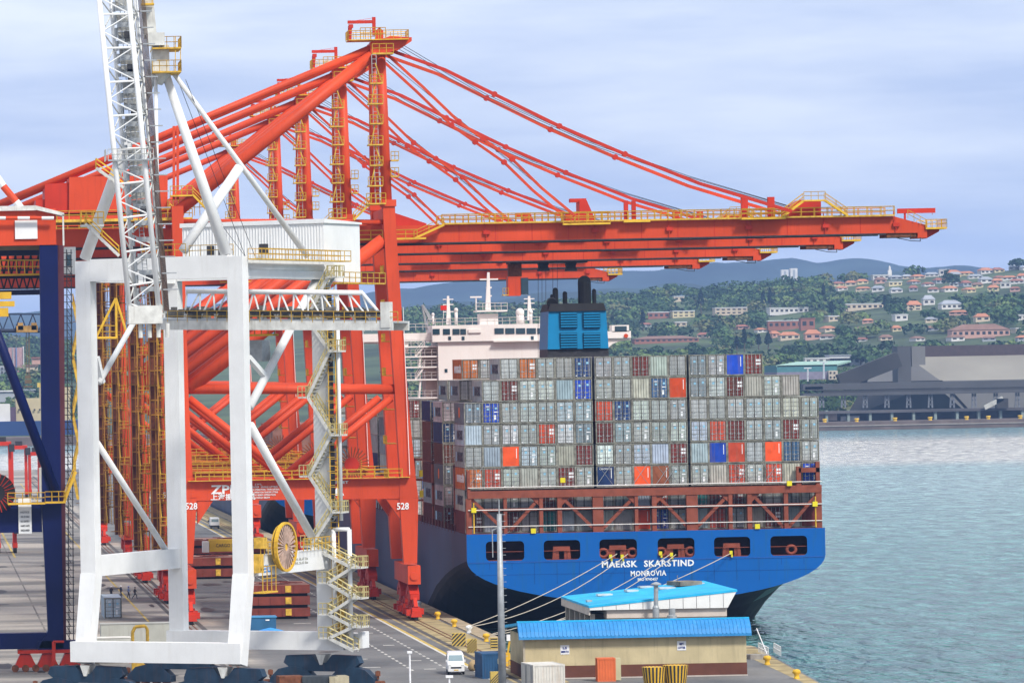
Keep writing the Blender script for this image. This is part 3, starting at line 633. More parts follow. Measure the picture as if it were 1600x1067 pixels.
# ---- transom: blue plate with six mooring openings
ZW = []
wins = [(759, 819, 846.5, 876.5), (849.5, 906.5, 844.5, 874.5), (936.5, 995, 841.5, 872), (1027.5, 1085, 839, 869.5), (1115.5, 1172, 837.5, 867.5), (1203.5, 1261, 835.5, 866.5)]
zt_ = S2(1010, 841, 0).z; zb_ = S2(1010, 871.5).z
WX = [(S2(a, (c+d)/2).x, S2(b, (c+d)/2).x) for a, b, c, d in wins]
m = MB(); y = SY-.02; th = .12
xs = [SX]+[x for w in WX for x in w]+[SX+2*HB]
def panel(pts): m.plate(pts, y-th, y)
panel([(SX, zt_), (SX+2*HB, zt_), (SX+2*HB, ZD), (SX, ZD)])
for i in range(0, len(xs), 2): panel([(xs[i], zb_), (xs[i+1], zb_), (xs[i+1], zt_), (xs[i], zt_)])
sec = hull_section(7.9, 2.0); low = [(SCX-HB, zb_)]+[(SCX-x, z) for x, z in sec if z < zb_]+[(SCX+x, z) for x, z in sec[-2::-1] if z < zb_]+[(SCX+HB, zb_)]
panel(low[::1])
r_ = .55
for a, b in WX:                                   # rounded corners
    for cx_, cz_, sx_, sz_ in ((a, zt_, 1, -1), (b, zt_, -1, -1), (a, zb_, 1, 1), (b, zb_, -1, 1)):
        panel([(cx_, cz_)]+[(cx_+sx_*r_*(1-math.sin(t_)), cz_+sz_*r_*(1-math.cos(t_))) for t_ in (0, .4, .8, 1.2, 1.5708)])
rel(m.build('transom', [SHIPBLUE]))
m = MB(); m.bb((SX+.2, SY-.2, zb_-.28), (SX+2*HB-.2, SY-.14, zb_-.18)); m.build('rubbing_strake', [mat('strake', (.02, .10, .36), .5)]); rel(bpy.data.objects['rubbing_strake'])
m = MB()
for k in range(1, 16): x = SX+k*3.0; m.bb((x-.03, SY-.16, zb_-(3.2 if 2 < k < 14 else 1.2)), (x+.03, SY-.141, zb_-.3))
for z in (zb_-1.9,): m.bb((SX+1, SY-.16, z-.03), (SX+2*HB-1, SY-.141, z+.03))
rel(m.build('plate_seams', [mat('seam_blue', (.002, .06, .24), .6)], kind='stuff'))
# inside of the mooring deck
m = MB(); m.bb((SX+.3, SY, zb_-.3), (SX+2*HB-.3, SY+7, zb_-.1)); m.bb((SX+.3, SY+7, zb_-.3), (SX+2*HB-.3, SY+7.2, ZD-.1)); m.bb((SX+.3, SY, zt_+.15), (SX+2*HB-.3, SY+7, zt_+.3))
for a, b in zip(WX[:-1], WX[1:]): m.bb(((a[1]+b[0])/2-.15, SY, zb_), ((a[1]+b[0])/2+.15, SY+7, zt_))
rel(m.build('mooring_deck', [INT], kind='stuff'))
FAIR = mat('fairlead_red', (.24, .055, .03), .6, var=.25)
for i, (a, b) in enumerate(WX):
    c = (a+b)/2
    fr = MB(); ro = .1
    for (p, q) in (((a, zb_), (b, zb_)), ((a, zb_+1.15), (b, zb_+1.15))): fr.tube((p[0], SY+.15, p[1]+.05), (q[0], SY+.15, q[1]+.05), .05, 4)
    rel(fr.build('opening_rail', [FAIR], kind='stuff'))
    if i in (1, 2, 3, 4):
        k = MB(); k.plate([(c-1.25, zb_), (c-.75, zb_), (c-.75, zb_+1.15), (c+.75, zb_+1.15), (c+.75, zb_), (c+1.25, zb_), (c+1.1, zb_+1.75), (c-1.1, zb_+1.75)], SY+.3, SY+.9); k.bb((c-.75, SY+.4, zb_), (c-.35, SY+.8, zb_+1.15)); k.bb((c+.35, SY+.4, zb_), (c+.75, SY+.8, zb_+1.15)); rel(k.build('fairlead', [FAIR]))
    for s in ((-1, 1) if i in (2, 3) else (1,) if i == 5 else ()):
        cx_ = c+s*1.95 if i != 5 else c+.4; k = MB(); n = 14; P = []
        for j in range(n):
            th2 = 2*math.pi*j/n
            for q in range(6):
                ph = 2*math.pi*q/6; R_ = .52+.20*math.cos(ph); P.append((cx_+1.15*R_*math.cos(th2), SY+.35+.2*math.sin(ph), zb_+.75+R_*math.sin(th2)))
        k.add(P, [(j*6+q, j*6+(q+1) % 6, ((j+1) % n)*6+(q+1) % 6, ((j+1) % n)*6+q) for j in range(n) for q in range(6)])
        rel(k.build('panama_lead', [FAIR], smooth=True))
# name on the stern
c = S2(1012.5, 880.5); rel(text('ship_name', 'MAERSK', WPAINT, 1.15, (c.x-3.82, SY-.16, c.z), wide=4.75, bold=.035, sp=1.1)); rel(text('ship_name', 'SKARSTIND', WPAINT, 1.15, (c.x+2.78, SY-.16, c.z), wide=6.7, bold=.035, sp=1.1))
c = S2(1013, 895.5); rel(text('home_port', 'MONROVIA', WPAINT, .95, (c.x, SY-.16, c.z), wide=4.75, bold=.03, sp=1.15))
c = S2(1012, 904.7); rel(text('registry_lettering', 'IMO 9740457', WPAINT, .5, (c.x, SY-.16, c.z), wide=2.7, bold=.015))
# deck and lashing frame at the stern
m = MB(); m.bb((SX+.05, SY+.01, ZD-.25), (SX+2*HB-.05, SY+14, ZD)); m.bb((SX+1.8, SY+14, ZD-.8), (SX+2*HB-1.8, SY+260, ZD-.4)); rel(m.build('deck', [BROWN], kind='stuff'))
z0 = ZD; zb1 = S2(1010, 774).z; zb2 = zb1+.98
m = MB(); yl = SY+.15
m.bb((SX+.3, yl-.1, zb1), (SX+2*HB-.3, yl+1.2, zb2)); rel(m.build('lashing_beam', [BROWN]))
for u in (733, 846, 875, 936-60+0, 962-30, 1080, 1177, 1199, 1235+4, 994, 1048-24, 790, 1277, 1134-24+0):
    pass
posts = [(733, .7), (790, .45), (846, .5), (875, .6), (935, 1.4), (995, .45), (1023, .6), (1082, 1.5), (1142, .5), (1172, .6), (1229, .55), (1280, .8)]
for u, w in posts:
    a = S2(u, 800); rel(MB().bb((a.x-w/2, yl, z0), (a.x+w/2, yl+1.0, zb1)).build('lashing_post', [BROWN]))
for (u0, v0, u1, v1) in ((736, 779, 790, 829), (843, 779, 798, 829), (880, 778, 932, 829), (990, 778, 940, 829), (1030, 776, 1079, 827), (1137, 775, 1088, 826), (1178, 774, 1226, 824), (1276, 774, 1233, 824)):
    a, b = S2(u0, v0), S2(u1, v1); rel(MB().beam((a.x, yl+.5, a.z), (b.x, yl+.5, b.z), .42, .4).build('lashing_brace', [BROWN]))
m = MB()
for uu in (846, 875, 995, 1023, 1142, 1172): a = S2(uu, 775); s = 1 if uu in (875, 1023, 1172) else -1; m.plate([(a.x, zb1), (a.x+s*1.4, zb1), (a.x, zb1-1.4)], yl+.2, yl+.7)
rel(m.build('gusset', [BROWN], kind='stuff'))
for z_ in (S2(1010, 766-9).z, S2(1010, 792).z, S2(1010, 822-4).z):
    m = MB(); m.tube((SX+.3, yl-.15, z_), (SX+2*HB-.3, yl-.15, z_), .065, 5); rel(m.build('handrail', [mat('rail_white', (.75, .70, .66), .6)]))
m = MB(); zz = S2(1010, 794).z; m.bb((SX+.6, yl+.4, zz), (SX+2*HB-.6, yl+2.2, zz+.3)); rel(m.build('lashing_walkway', [BROWN]))
for u, w in ((735.5, 1), (1279, -1)):
    a = S2(u, 800); m = MB(); m.tube((a.x+w*.4, yl-.2, z0+.1), (a.x+w*.4, yl-.2, z0+4.2), .09, 5); rel(m.build('ladder', [YEL]))
BOXY = mat('yellow_box', (.72, .60, .02), .6, var=.1)
for u, v in ((740, 797), (833, 829), (1183, 822), (1233, 755), (1273, 787), (879, 750), (700, 760)):
    a = S2(u, v)
    if u > 705: m = MB(); m.bb((a.x-.32, yl-.5, a.z-.32), (a.x+.32, yl-.05, a.z+.32)); rel(m.build('light_box', [BOXY]))
for u in (1276, ):   # raised end frames of the lashing bridge
    a, b = S2(1249, 760), S2(1281, 728); m = MB(); m.bb((a.x-.3, yl, zb2), (a.x+.3, yl+.8, b.z)); m.bb((b.x-.5, yl, zb2), (b.x, yl+.8, b.z+.6)); m.bb((a.x, yl, b.z-.8), (b.x, yl+.8, b.z-.2)); rel(m.build('lashing_tower', [BROWN], kind='stuff'))
a, b = S2(728, 760), S2(760, 735); m = MB(); m.bb((a.x+.2, yl, zb2), (a.x+.6, yl+.8, b.z)); rel(m.build('lashing_tower', [BROWN]))
for u in (748, 946, 1002, 1038, 1050, 1162, 1205): # crossed lashing rods
    m = MB()
    for s in (-1, 1):
        a, b = S2(u-13*s, 758), S2(u+11*s, 725); m.tube((a.x, SY+.3, a.z), (b.x, SY+.9, b.z), .04, 3)
    rel(m.build('lashing_rods', [STEEL], kind='stuff'))
for yb in (664.5, 692.9, 720):   # lashing bridges further forward, seen down the port side
    m = MB()
    for z_ in (ZD, ZD+3, ZD+6): m.bb((SX+.1, yb, z_+2.6), (SX+6, yb+1.1, z_+2.9))
    for x_ in (SX+.1, SX+2.4, SX+4.8): m.bb((x_, yb, ZD-2), (x_+.4, yb+1.1, ZD+9))
    m.rail([(SX+.1, yb, ZD+9), (SX+6, yb, ZD+9)], 1.1, 1); rel(m.build('lashing_bridge', [BROWN], kind='stuff'))
    m = MB(); m.bb((SX+1, yb-.4, ZD+3.2), (SX+2, yb-.02, ZD+4.2)); m.bb((SX+1.0, yb-.4, ZD+6.2), (SX+2, yb-.02, ZD+7.2)); rel(m.build('light_box', [BOXY], kind='stuff'))
m = MB()    # coaming stanchions along the port side
for k in range(60): m.bb((SX-.02, SY+14+k*4, ZD-.3), (SX+.3, SY+14.6+k*4, ZD+.9))
m.bb((SX+1.5, SY+12, ZD-.5), (SX+1.7, SY+250, ZD+.2)); rel(m.build('coaming_stanchions', [mat('coaming', (.12, .03, .025), .7, var=.3)], kind='stuff'))
# ---- funnel
FB = mat('funnel_blue_paint', (.004, .195, .41), .45, var=.06, scale=.4, streak=.2, rust=(.01, .15, .3))
FY_ = 718.0
def Fu(u, v): return at(u, v, FY_)
def frust(m, z0, z1, dx0, dx1, d0=5.0, d1=4.8):
    cx_ = Fu(903, 520).x
    m.add([(cx_-dx0, FY_, z0), (cx_+dx0, FY_, z0), (cx_+dx0, FY_+2*d0, z0), (cx_-dx0, FY_+2*d0, z0), (cx_-dx1, FY_+.3, z1), (cx_+dx1, FY_+.3, z1), (cx_+dx1, FY_+2*d1, z1), (cx_-dx1, FY_+2*d1, z1)],
          [(0, 3, 2, 1), (4, 5, 6, 7), (0, 1, 5, 4), (1, 2, 6, 5), (2, 3, 7, 6), (3, 0, 4, 7)])
za, zb, zc, zd = Fu(903, 557).z-4, Fu(903, 545).z, Fu(903, 486).z, Fu(903, 474).z
m = MB(); frust(m, za, zb, 4.65, 4.5); fb = rel(m.build('funnel_base', [DARK]))
m = MB(); frust(m, zb, zc, 4.5, 4.25); fn = rel(m.build('funnel', [FB]))
m = MB(); frust(m, zc, zd, 4.25, 3.9); rel(m.build('funnel_cap', [BLACK]))
for u0 in (875, 911):
    for v0 in (488, 520):
        a, b = Fu(u0, v0), Fu(u0+27, v0+24); rel(MB().bb((a.x, FY_-.12, b.z), (b.x, FY_+.2, a.z)).build('louvre_frame', [mat('louvre_dark', (.006, .03, .05), .6)]))
        for k in range(6):
            z = b.z+(k+.5)*(a.z-b.z)/6; rel(MB().bb((a.x+.05, FY_-.26, z-.10), (b.x-.05, FY_-.13, z+.12)).build('louvre_slat', [FB]))
SOOT = mat('soot_black', (.012, .012, .014), .7, var=.3)
for u, w, v in ((868, .5, 462), (875, .85, 453), (890, .7, 458), (918, 1.95, 440), (933, .6, 454)):
    a, b = Fu(u, 476), Fu(u, v); yy = FY_+3+(u % 3); m = MB(); m.tube((a.x, yy, a.z-.4), (a.x, yy, b.z), w/2, 12); m.tube((a.x, yy, b.z), (a.x, yy+.5*w, b.z+.12), w/2, 12, r2=w/2.6); rel(m.build('exhaust_pipe', [SOOT]))
m = MB(); a = Fu(865, 474); m.tube((a.x, FY_+1.6, a.z), (a.x, FY_+2.4, a.z+.2), .75, 12); m.box((a.x, FY_+2, a.z-.5), (1.3, 1, 1)); rel(m.build('vent_cowl', [SOOT]))
# ---- bridge and accommodation
HY = 828.0
def Hh(u, v, dy=0): return at(u, v, HY+dy)
def hbox(name, u0, v0, u1, v1, d0, d1, mt=None, kind=None):
    a, b = Hh((u0), (v0+v1)/2), Hh(u1, (v0+v1)/2); zt, zb = Hh((u0+u1)/2, v0).z, Hh((u0+u1)/2, v1).z
    return rel(MB().bb((a.x, HY+d0, zb), (b.x, HY+d1, zt)).build(name, [mt or CREAM], kind=kind))
hbox('accommodation_block', 686, 533, 892, 700, 0, 11)
hbox('bridge_front', 675, 507, 866, 532.7, -.6, 10)
hbox('bridge_wing', 560, 521, 674.5, 533.5, 1.5, 4.5)
hbox('bridge_wing', 866.5, 518, 988, 529, 1.5, 4.5)
for s in (1, -1):     # arched brackets under the wings
    pts = [(988, 529), (950, 529), (950, 546), (960, 537), (972, 532.5), (988, 531)] if s == 1 else [(546, 533.6), (600, 533.6), (640, 533.6), (640, 553), (618, 541), (590, 537), (546, 536.5)]
    rel(MB().plate([(Hh(u, v).x, Hh(u, v).z) for u, v in pts], HY+2, HY+4).build('wing_bracket', [CREAM]))
for u0, u1 in ((958, 985), (549, 566)):
    a, b = Hh(u0, 508), Hh(u1, 518.2); m = MB(); m.bb((a.x, HY+1.5, b.z), (b.x, HY+4.5, a.z)); rel(m.build('wing_cab', [CREAM]))
    rel(MB().bb((a.x+.5, HY+1.42, b.z+.15), (b.x-.4, HY+1.49, a.z-.2)).build('wing_window', [GLASS]))
m = MB(); c = Hh(980, 524.5); m.tube((c.x, HY+1.3, c.z), (c.x, HY+1.45, c.z), .36, 12); rel(m.build('life_ring', [ORANGE]))
for k in range(5):
    u0 = 772+k*16.7; a, b = Hh(u0, 513), Hh(min(u0+14.6, 864), 521.5); rel(MB().bb((a.x, HY-.72, b.z), (b.x, HY-.62, a.z)).build('bridge_window', [GLASS]))
for u0 in (675.5, 691.5, 706.5, 718.5):
    a, b = Hh(u0, 514), Hh(u0+(11 if u0 < 710 else 9), 522.5); rel(MB().bb((a.x, HY-.72, b.z), (b.x, HY-.62, a.z)).build('bridge_window', [GLASS]))
for u, v in ((702, 528.5), (723, 528.5), (831, 528), (848, 527.5), (697, 579)):
    a = Hh(u, v); rel(MB().bb((a.x-.24, HY-.7 if v < 550 else HY-.08, a.z-.3), (a.x+.24, HY-.61 if v < 550 else HY+.02, a.z+.3)).build('porthole', [GLASS]))
hbox('deck_ledge', 770, 532, 866, 533.5, -1.2, 0)
hbox('vent_box', 731, 515, 751, 520, -.9, -.61)
# outside decks with stairs on the port side of the block
for v in (541, 556.5, 573, 592.5, 621):
    a, b = Hh(632, v), Hh(686, v); m = MB(); m.bb((a.x, HY+.5, b.z-.15), (b.x-.02, HY+9, b.z+.1)); rel(m.build('outer_deck', [CREAM]))
    m = MB(); m.rail([(a.x, HY+.5, b.z+.1), (b.x, HY+.5, b.z+.1)], 1.1, 1.1, .06); rel(m.build('railing', [CREAM], kind='stuff'))
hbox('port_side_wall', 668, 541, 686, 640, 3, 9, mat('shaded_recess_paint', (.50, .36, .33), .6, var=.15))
m = MB()
for i, (v0, v1) in enumerate(((556.5, 541), (573, 556.5), (592.5, 573), (621, 592.5))):
    a, b = Hh(650+4*(i % 2)*1.5, v0), Hh(664-6*(i % 2), v1); stair(m, m, (a.x, HY+1.2, a.z), (b.x, HY+1.2, b.z), .8)
rel(m.build('outer_stairs', [CREAM], kind='stuff'))
m = MB(); a, b = Hh(668, 507), Hh(866, 507); z = a.z
m.rail([(a.x, HY-.5, Hh(770, 507).z), (b.x, HY-.5, Hh(770, 507).z)], 1.15, 1.3, .07)
a, b = Hh(548, 518), Hh(674, 521); m.rail([(a.x, HY+1.5, a.z), (b.x, HY+1.5, a.z)], 1.1, 1.3, .06); rel(m.build('railing', [CREAM], kind='stuff'))
# mast, radar platform, domes, flag
m = MB(); a = Hh(766, 507); tz = Hh(766, 484).z
m.bb((a.x-1.6, HY+2, a.z), (a.x+1.6, HY+5, Hh(766, 490).z)); m.bb((Hh(746, 486).x, HY+1, Hh(766, 487).z), (Hh(794, 486).x, HY+6, Hh(766, 484.5).z)); m.beam((a.x, HY+3, tz), (a.x+.2, HY+3, Hh(767, 425).z), .9, .9, w2=.4, d2=.4)
for v, w in ((436, 13), (449, 4), (462, 4)): b = Hh(767, v); m.bb((b.x-w*.12, HY+2.8, b.z-.12), (b.x+w*.12, HY+3.2, b.z+.12))
m.rail([(Hh(746, 486).x, HY+1, tz), (Hh(794, 486).x, HY+1, tz)], 1.15, 1, .07); rel(m.build('radar_mast', [CREAM], kind='stuff'))
m = MB(); b = Hh(746, 464); m.bb((b.x-1.0, HY+2, b.z-.12), (b.x+1.0, HY+2.3, b.z+.15)); m.tube((b.x, HY+2.2, tz), (b.x, HY+2.2, b.z), .12, 6); rel(m.build('radar_scanner', [CREAM], kind='stuff'))
for u, v, top in ((704, 507, 462), (831, 500, 462)):
    m = MB(); a, b = Hh(u, v), Hh(u-1, top); m.beam((a.x, HY+3, a.z), (b.x, HY+3, b.z), .8, .8, w2=.35, d2=.35)
    for k in (.45, .7, .88): c = Vector((a.x, HY+3, a.z)).lerp(Vector((b.x, HY+3, b.z)), k); m.bb((c.x-.9, HY+2.9, c.z-.08), (c.x+.9, HY+3.1, c.z+.08))
    rel(m.build('signal_mast', [CREAM], kind='stuff'))
for u, v, r in ((713.5, 484, .35), (813.5, 488, .72), (830.5, 487, .34), (677.5, 491, .25)):
    a = Hh(u, v); m = MB(); z5 = Hh(u, 507).z; m.tube((a.x, HY+1, z5), (a.x, HY+1, a.z-r*.5), r*.8 if r < .5 else r*.95, 10); m.lathe((a.x, HY+1, a.z), [(r*.9, -r), (r, -.3*r), (r, .2*r), (r*.85, .6*r), (r*.5, .9*r), (r*.05, r)], 12); rel(m.build('radome', [CREAM], smooth=True))
m = MB(); a = Hh(694, 481); m.bb((a.x-.55, HY+.5, a.z-.4), (a.x+.5, HY+.55, a.z+.4)); rel(m.build('flag', [mat('red_flag', (.65, .03, .02), .8)]))
m = MB(); m.tube((a.x-.05, HY+.6, Hh(694, 498).z), (a.x-.05, HY+.6, a.z+.5), .05, 4); rel(m.build('flag_pole', [CREAM]))
m = MB(); a, b = Hh(677, 500), Hh(663, 476); m.beam((a.x, HY+3, a.z), (b.x, HY+3, b.z), .7, .5, w2=.3); c = Hh(670, 516); m.tube((b.x, HY+3, b.z), (c.x, HY+3, c.z), .22, 5); rel(m.build('deck_crane', [STEEL], kind='stuff'))
# ---- second ship ahead
s2 = thing('container_ship', 'second blue container ship farther up the quay, its stern partly hidden by crane legs', 'container ship', (SCX, 1005, 0))
h2 = build_hull('hull', None, SCX, 1005, 300); rel(h2, s2)
m = MB(); m.plate([(SX, zb_), (SX, ZD), (SX+2*HB, ZD), (SX+2*HB, zb_)]+[(SCX+x, z) for x, z in sec if z < zb_]+[(SCX-x, z) for x, z in sec[-2::-1] if z < zb_], 1004.9, 1004.98); rel(m.build('transom', [SHIPBLUE]), s2)
m = MB(); m.bb((SX+.2, 1006, ZD), (SX+2*HB-.2, 1040, ZD+11)); rel(m.build('deck_cargo', [mat('far_cargo', (.25, .12, .09), .8, var=.5, scale=.35)]), s2)

# ================================================================ CONTAINERS
PAINT = mat('container_paint', (1, 1, 1), .6, var=.2, scale=.8, streak=.6, rust=(.17, .11, .07), objcol=True)
BAR = mat('locking_bar', (.42, .43, .43), .5, .2, var=.2)
DRK = mat('door_gap', (.02, .02, .02), .8)
GRIME = mat('door_grime', (.085, .08, .07), .85, var=.5, scale=2)
GROOVE_SHADE = mat('door_groove_shade', (.15, .15, .14), .85, var=.5, scale=2)  # dark strips put the shade of the door corrugations into colour
LOGO = mat('blue_star_print', (.26, .48, .62), .6)
CL, CW, CHt = 12.19, 2.438, 2.86
def container_meshes():
    m = MB()     # body with corner posts, corrugated sides and roof
    hw = CW/2; m.bb((-hw+.04, .10, .12), (hw-.04, CL-.1, CHt-.03))
    m.mi = 1
    for x in (-hw, hw-.11):
        for y in (0, CL-.14): m.bb((x, y, 0), (x+.11, y+.14, CHt))
    for y in (0.01, CL-.13): m.bb((-hw+.11, y, 0), (hw-.11, y+.12, .14)); m.bb((-hw+.11, y, CHt-.11), (hw-.14, y+.12, CHt-.01))
    m.mi = 0
    for x in (-hw, hw-.1): m.bb((x, .14, 0), (x+.1, CL-.14, .14)); m.bb((x, .14, CHt-.1), (x+.1, CL-.14, CHt-.01))
    for k in range(24):
        y = .3+k*.49
        for x in (-hw+.005, hw-.045): m.bb((x, y, .16), (x+.04, y+.25, CHt-.12))
    body = m.mesh('body', [PAINT, mat('frame_rust', (.235, .225, .19), .8, var=.45, scale=1.5)])
    doors = []
    for sgn in (0, 1):
        for var_ in range(4):
            m = MB(); x0 = -hw+.16 if sgn == 0 else .02; x1 = x0+CW/2-.18
            m.bb((x0+.05, .02, .20), (x1-.05, .095, CHt-.20)); m.mi = 4
            m.bb((x0-.04, .06, .12), (x1+.04, .098, CHt-.12))
            for z in (.52, 1.02, 1.55, 2.1): m.mi = 5; m.bb((x0+.05, .005, z), (x1-.05, .019, z+.055))
            m.mi = 0
            m.mi = 1
            for xx in (x0+.28, x1-.24):
                m.bb((xx, -.05, .12), (xx+.05, -.005, CHt-.12))
                for z in (.45, 1.1, 2.3): m.bb((xx-.05, -.03, z), (xx+.10, -.004, z+.07))
            m.bb((x0+.15, -.06, .95), (x0+.6, -.03, 1.0))
            m.mi = 2
            if sgn == 1 and var_ in (1,): m.bb((x0+.33, -.012, .55), (x0+.60, .0, 1.15)); m.bb((x0+.3, -.012, 1.5), (x0+.9, .0, 1.62))
            if sgn == 1 and var_ == 2:
                for a in (.25, .62):
                    for b in (1.35, 1.8): m.bb((x0+a, -.012, b), (x0+a+.3, .0, b+.3))
            if sgn == 0 and var_ == 1: m.bb((x0+.35, -.012, 2.25), (x0+.75, .0, 2.36))
            m.mi = 3
            if var_ in (1, 3): m.bb((x0+.45, -.012, 1.8+.1*sgn), (x0+.76, .0, 2.08+.1*sgn))
            if var_ == 3: m.mi = 2; m.bb((x0+.1, -.012, .28), (x0+.3, .0, .4))
            doors.append(m.mesh('door', [PAINT, BAR, WPAINT, LOGO, GRIME, GROOVE_SHADE]))
    m = MB(); m.bb((-hw+.15, .085, .15), (hw-.15, .098, CHt-.15))
    for k in range(6): m.bb((-hw+.24+k*.345, -.03, .17), (-hw+.24+k*.345+.19, .085, CHt-.17))
    blank = m.mesh('end_wall', PAINT)
    m = MB(); m.bb((-hw+.15, .03, .15), (hw-.15, .098, CHt-.15)); m.mi = 1; m.bb((hw-.5, .02, 1.2), (hw-.42, .03, 2.5))
    flat = m.mesh('end_wall', [PAINT, WPAINT])
    return body, doors, blank, flat
BODY, DOORS, BLANK, FLAT = container_meshes()
CCOL = {'g': (.40, .425, .41), 'd': (.20, .25, .27), 'b': (.36, .43, .48), 'c': (.46, .45, .39), 'm': (.15, .026, .022), 'R': (.55, .07, .03), 'o': (.60, .17, .04), 'O': (.72, .085, .02),
        'n': (.015, .045, .14), 'B': (.012, .06, .42), 's': (.05, .12, .26), 'w': (.62, .66, .66), 't': (.03, .22, .21), 'T': (.35, .11, .05), 'k': (.10, .02, .018), 'r': (.17, .05, .03), 'p': (.48, .42, .42), 'q': (.11, .11, .12)}
CNAME = {'g': 'grey', 'd': 'dark grey', 'b': 'pale blue-grey', 'c': 'cream', 'm': 'maroon', 'R': 'bright red', 'o': 'orange', 'O': 'vivid orange-red', 'n': 'navy', 'B': 'royal blue', 's': 'steel blue', 'w': 'white', 't': 'teal', 'T': 'tan brown', 'k': 'dark maroon', 'r': 'rusty brown', 'p': 'pinkish grey', 'q': 'charcoal'}
ORD = ['lowest', 'second', 'third', 'fourth', 'fifth', 'sixth', 'seventh', 'top eighth']
ORC = ['outermost quay-side', 'second', 'third', 'fourth', 'fifth', 'sixth', 'seventh', 'eighth', 'ninth', 'tenth', 'eleventh', 'twelfth', 'thirteenth', 'fourteenth', 'fifteenth', 'sixteenth', 'seventeenth', 'eighteenth', 'outermost seaward']
def colx(i): return SX+1.35+i*2.469+(.31 if i >= 7 else 0)+(.31 if i >= 12 else 0)
TP = 2.93
SIDELOGO = {}
def sidelogo(kind):
    if kind in SIDELOGO: return SIDELOGO[kind]
    body_, col_, wd, sz = {'M': ('MAERSK', mat('logo_dark', (.05, .06, .08), .6), 6.6, 1.7), 'H': ('HAMBURG SÜD', WPAINT, 8.6, 1.3)}[kind]
    o = text('tmp', body_, col_, sz, (0, 0, 0), wide=wd, bold=.05); me = o.data; bpy.data.objects.remove(o); SIDELOGO[kind] = me; return me
def put(bay_name, x, y, tier, code, style, label, rnd, group, side=None):
    t = thing('shipping_container', label, 'container', (x+rnd.uniform(-.03, .03), y+rnd.uniform(-.06, .06), ZD+.05+tier*TP), 0, group)
    cc = CCOL[code]; k = rnd.uniform(.74, 1.2); kk = [c*k*rnd.uniform(.96, 1.05) for c in cc]
    parts = [('body', BODY)]
    if style == 'D':
        v = rnd.choice([0, 1, 1, 3, 3]) if code not in 'mROo' else rnd.choice([2, 2, 0]); parts += [('door', DOORS[v]), ('door', DOORS[4+v])]
    elif style == 'F': parts += [('end_wall', FLAT)]
    elif style == 'C': parts += [('end_wall', BLANK)]
    for nm, me in parts:
        o = link(nm, me, t); o.color = (*kk, 1)
    if side in ('M', 'H'):
        o = link('logo', sidelogo(side), t); o.location = (-CW/2-.012, CL*.44, 1.35); o.rotation_euler = (math.pi/2, 0, -math.pi/2)
        if side == 'M':
            q = MB(); q.bb((-CW/2-.012, 9.0+.2, .75), (-CW/2-.002, 10.8, 2.05)); o = q.build('star_emblem', [LOGO], t)
    if side == 'S':
        q = MB(); q.tube((-CW/2-.02, 6, 1.5), (-CW/2+.01, 6, 1.5), .75, 10); q.build('emblem', [mat('orange_star', (.75, .16, .03), .6)], t)
    return t
# rows read off the photograph, columns 0..18 from the quay side; capital C/F after a code = plain corrugated / plain flat end
ROWS = {
 7: '. . gD oD gD gD nD gD gD mD gC gD dD gD BF mD . . .',
 6: '. gD mD gD gD bC BD gD gD cC sD OF dD gD mD cC gD cC .',
 5: 'dD BD gD gD gD bD bD RD nD gD gD gD gD gD gD gD gD cD gD',
 4: 'bC gD gD gD RD wD dD mD bD gD gD gD bD RD mD gD gD mD gD',
 3: 'gD bC OF bD gD cC mD wD gD bD bC mD bC BF RF gD OF sD gD',
 2: 'oD RD gD cC gD mD gD nF gD OF TF gD gD cC RD gD RD cC BD',
 1: 'gD gD gD gD mD mD gD gD dD bC RD gD tD mD mD mD gD dD gD',
 0: 'mD bC mD gD tD bC gC gC gC OF BD gD bC RD gD cC mD bC mF'}
rc = random.Random(5)
GRP = 'containers stacked on the ship'
for tier, row in ROWS.items():
    for i, w in enumerate(row.split()):
        if w == '.': continue
        st = {'D': 'barred double doors', 'C': 'plain corrugated end', 'F': 'smooth plain end'}[w[1]]
        dp = 'tier' if tier else 'tier on deck'
        lab = f"{CNAME[w[0]]} container, {st}, {ORD[tier]} tier, {ORC[i]} column, stern stack"
        side = None
        if i == 0: side = {5: 'S', 4: 'M', 3: 'M', 2: 'H', 1: 'M', 0: None}[tier]
        if i == 1 and tier == 6: side = 'M'
        if i == 2 and tier == 7: side = 'M'
        t = put('a', colx(i), SY+(1.4 if tier > 1 else 2.5), tier, w[0], w[1], lab, rc, GRP, side)
        if i == 7 and tier == 2: text('lettering', 'CRONOS', WPAINT, .34, (0, -.01, 2.45), parent=t, wide=1.7)
